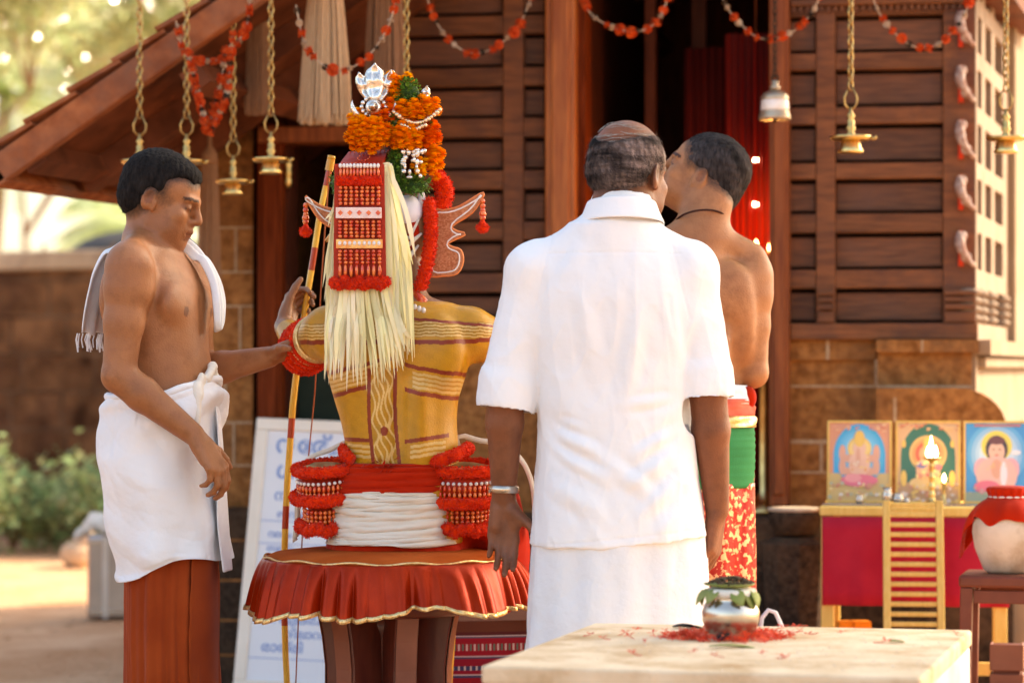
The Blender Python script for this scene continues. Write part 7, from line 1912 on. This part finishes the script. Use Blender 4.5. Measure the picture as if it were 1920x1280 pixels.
garland([(360,130),(372,190),(388,232),(402,200),(415,150),(424,90)], 8.8, 'tangled inner loop of orange flowers behind the lamp chains', 26, 8)

# ------------------------------------------------------------------ straw tassels
def tassel(px, pyb, w_, wt, d, label, m, n=260, pyt=-60):
    o0 = P(px, pyt, d); T0 = empty('thread_tassel', o0, 0, label, 'tassel', 'thread tassels under the eaves')
    s_ = d/FPX; rnd = random.Random(px); mb = MB(); H = (pyb-pyt)*s_
    for k in range(n):
        a = rnd.uniform(0, 2*PI); r_ = math.sqrt(rnd.random()); fx, fy = r_*math.cos(a), r_*math.sin(a)
        xt, xb = fx*wt*s_, fx*w_*s_; yt, yb = fy*wt*s_*.6, fy*w_*s_*.6; e = H*rnd.uniform(.93, 1.0)
        pts = [(xt, yt, 0), (xt+(xb-xt)*.45, yt+(yb-yt)*.45, -e*.35), (xt+(xb-xt)*.8+rnd.uniform(-.002,.002), yt+(yb-yt)*.8, -e*.7), (xb+rnd.uniform(-.004,.004), yb, -e)]
        mb.tube(pts, [.0028,.0030,.0028,.0022], 4)
    mb.build('threads', M[m], T0)
    MB().lathe([(wt*s_*.5,.0),(wt*s_*1.05,-.004),(wt*s_*1.08,.03),(wt*s_*.6,.05),(.008,.06),(.006,.35)], (0,0,-.01), 20).build('binding', M[m], T0, smooth=True)
tassel(610, 236, 50, 27, 9.2, 'big pale straw tassel hanging above the left doorway', 'straw', 330)
tassel(483, 218, 24, 14, 9.4, 'narrow brown tassel behind the chain near the pier', 'strawd', 180)
tassel(722, 175, 40, 28, 9.4, 'broad brown tassel right of the big straw tassel', 'strawd', 240)
tassel(393, 545, 22, 14, 9.9, 'long dry grass bundle hung down the laterite pier', 'strawd', 170, 300)
# brass fittings on the left door jamb
for py, lb in ((325,'upper brass fitting on the left door jamb'),(598,'lower brass fitting on the left door jamb')):
    o = MB().lathe([(0,-.055),(.012,-.05),(.016,-.03),(.010,-.012),(.016,0),(.010,.012),(.016,.03),(.012,.05),(0,.055)], n=16).build('brass_fitting', M['brass'], temple, smooth=True)
    o.location = (FU(540, .06), -.058, FZ(540, py, .06))

# dry leaves and small stones lying about the yard
def litter(name, n, size, m, seed, flat, label):
    r = np.random.default_rng(seed); c = np.stack([r.uniform(-5, 3.5, n), r.uniform(7.5, 17, n), np.full(n, .004)], 1); an = r.uniform(0, 6.28, n); L = size*r.uniform(.5, 1.4, n)
    d = np.stack([np.cos(an), np.sin(an), r.uniform(-.05, flat, n)], 1)*L[:,None]; e = np.stack([-np.sin(an), np.cos(an), r.uniform(0, flat, n)], 1)*(L*.45)[:,None]
    v = np.stack([c-d, c+e, c+d*.9, c-e], 1); v[:,:,2] = np.maximum(v[:,:,2], .003); o = np_mesh(name, v.reshape(-1, 3), np.arange(4*n).reshape(-1, 4), m, None, smooth=False)
    tag(o, label, 'ground litter', kind='stuff')
litter('dry_leaves', 900, .022, mat('dry leaves', (.22,.11,.045), (.38,.22,.09), .8, scale=3), 5, .35, 'brown dry leaves scattered over the sand of the yard')
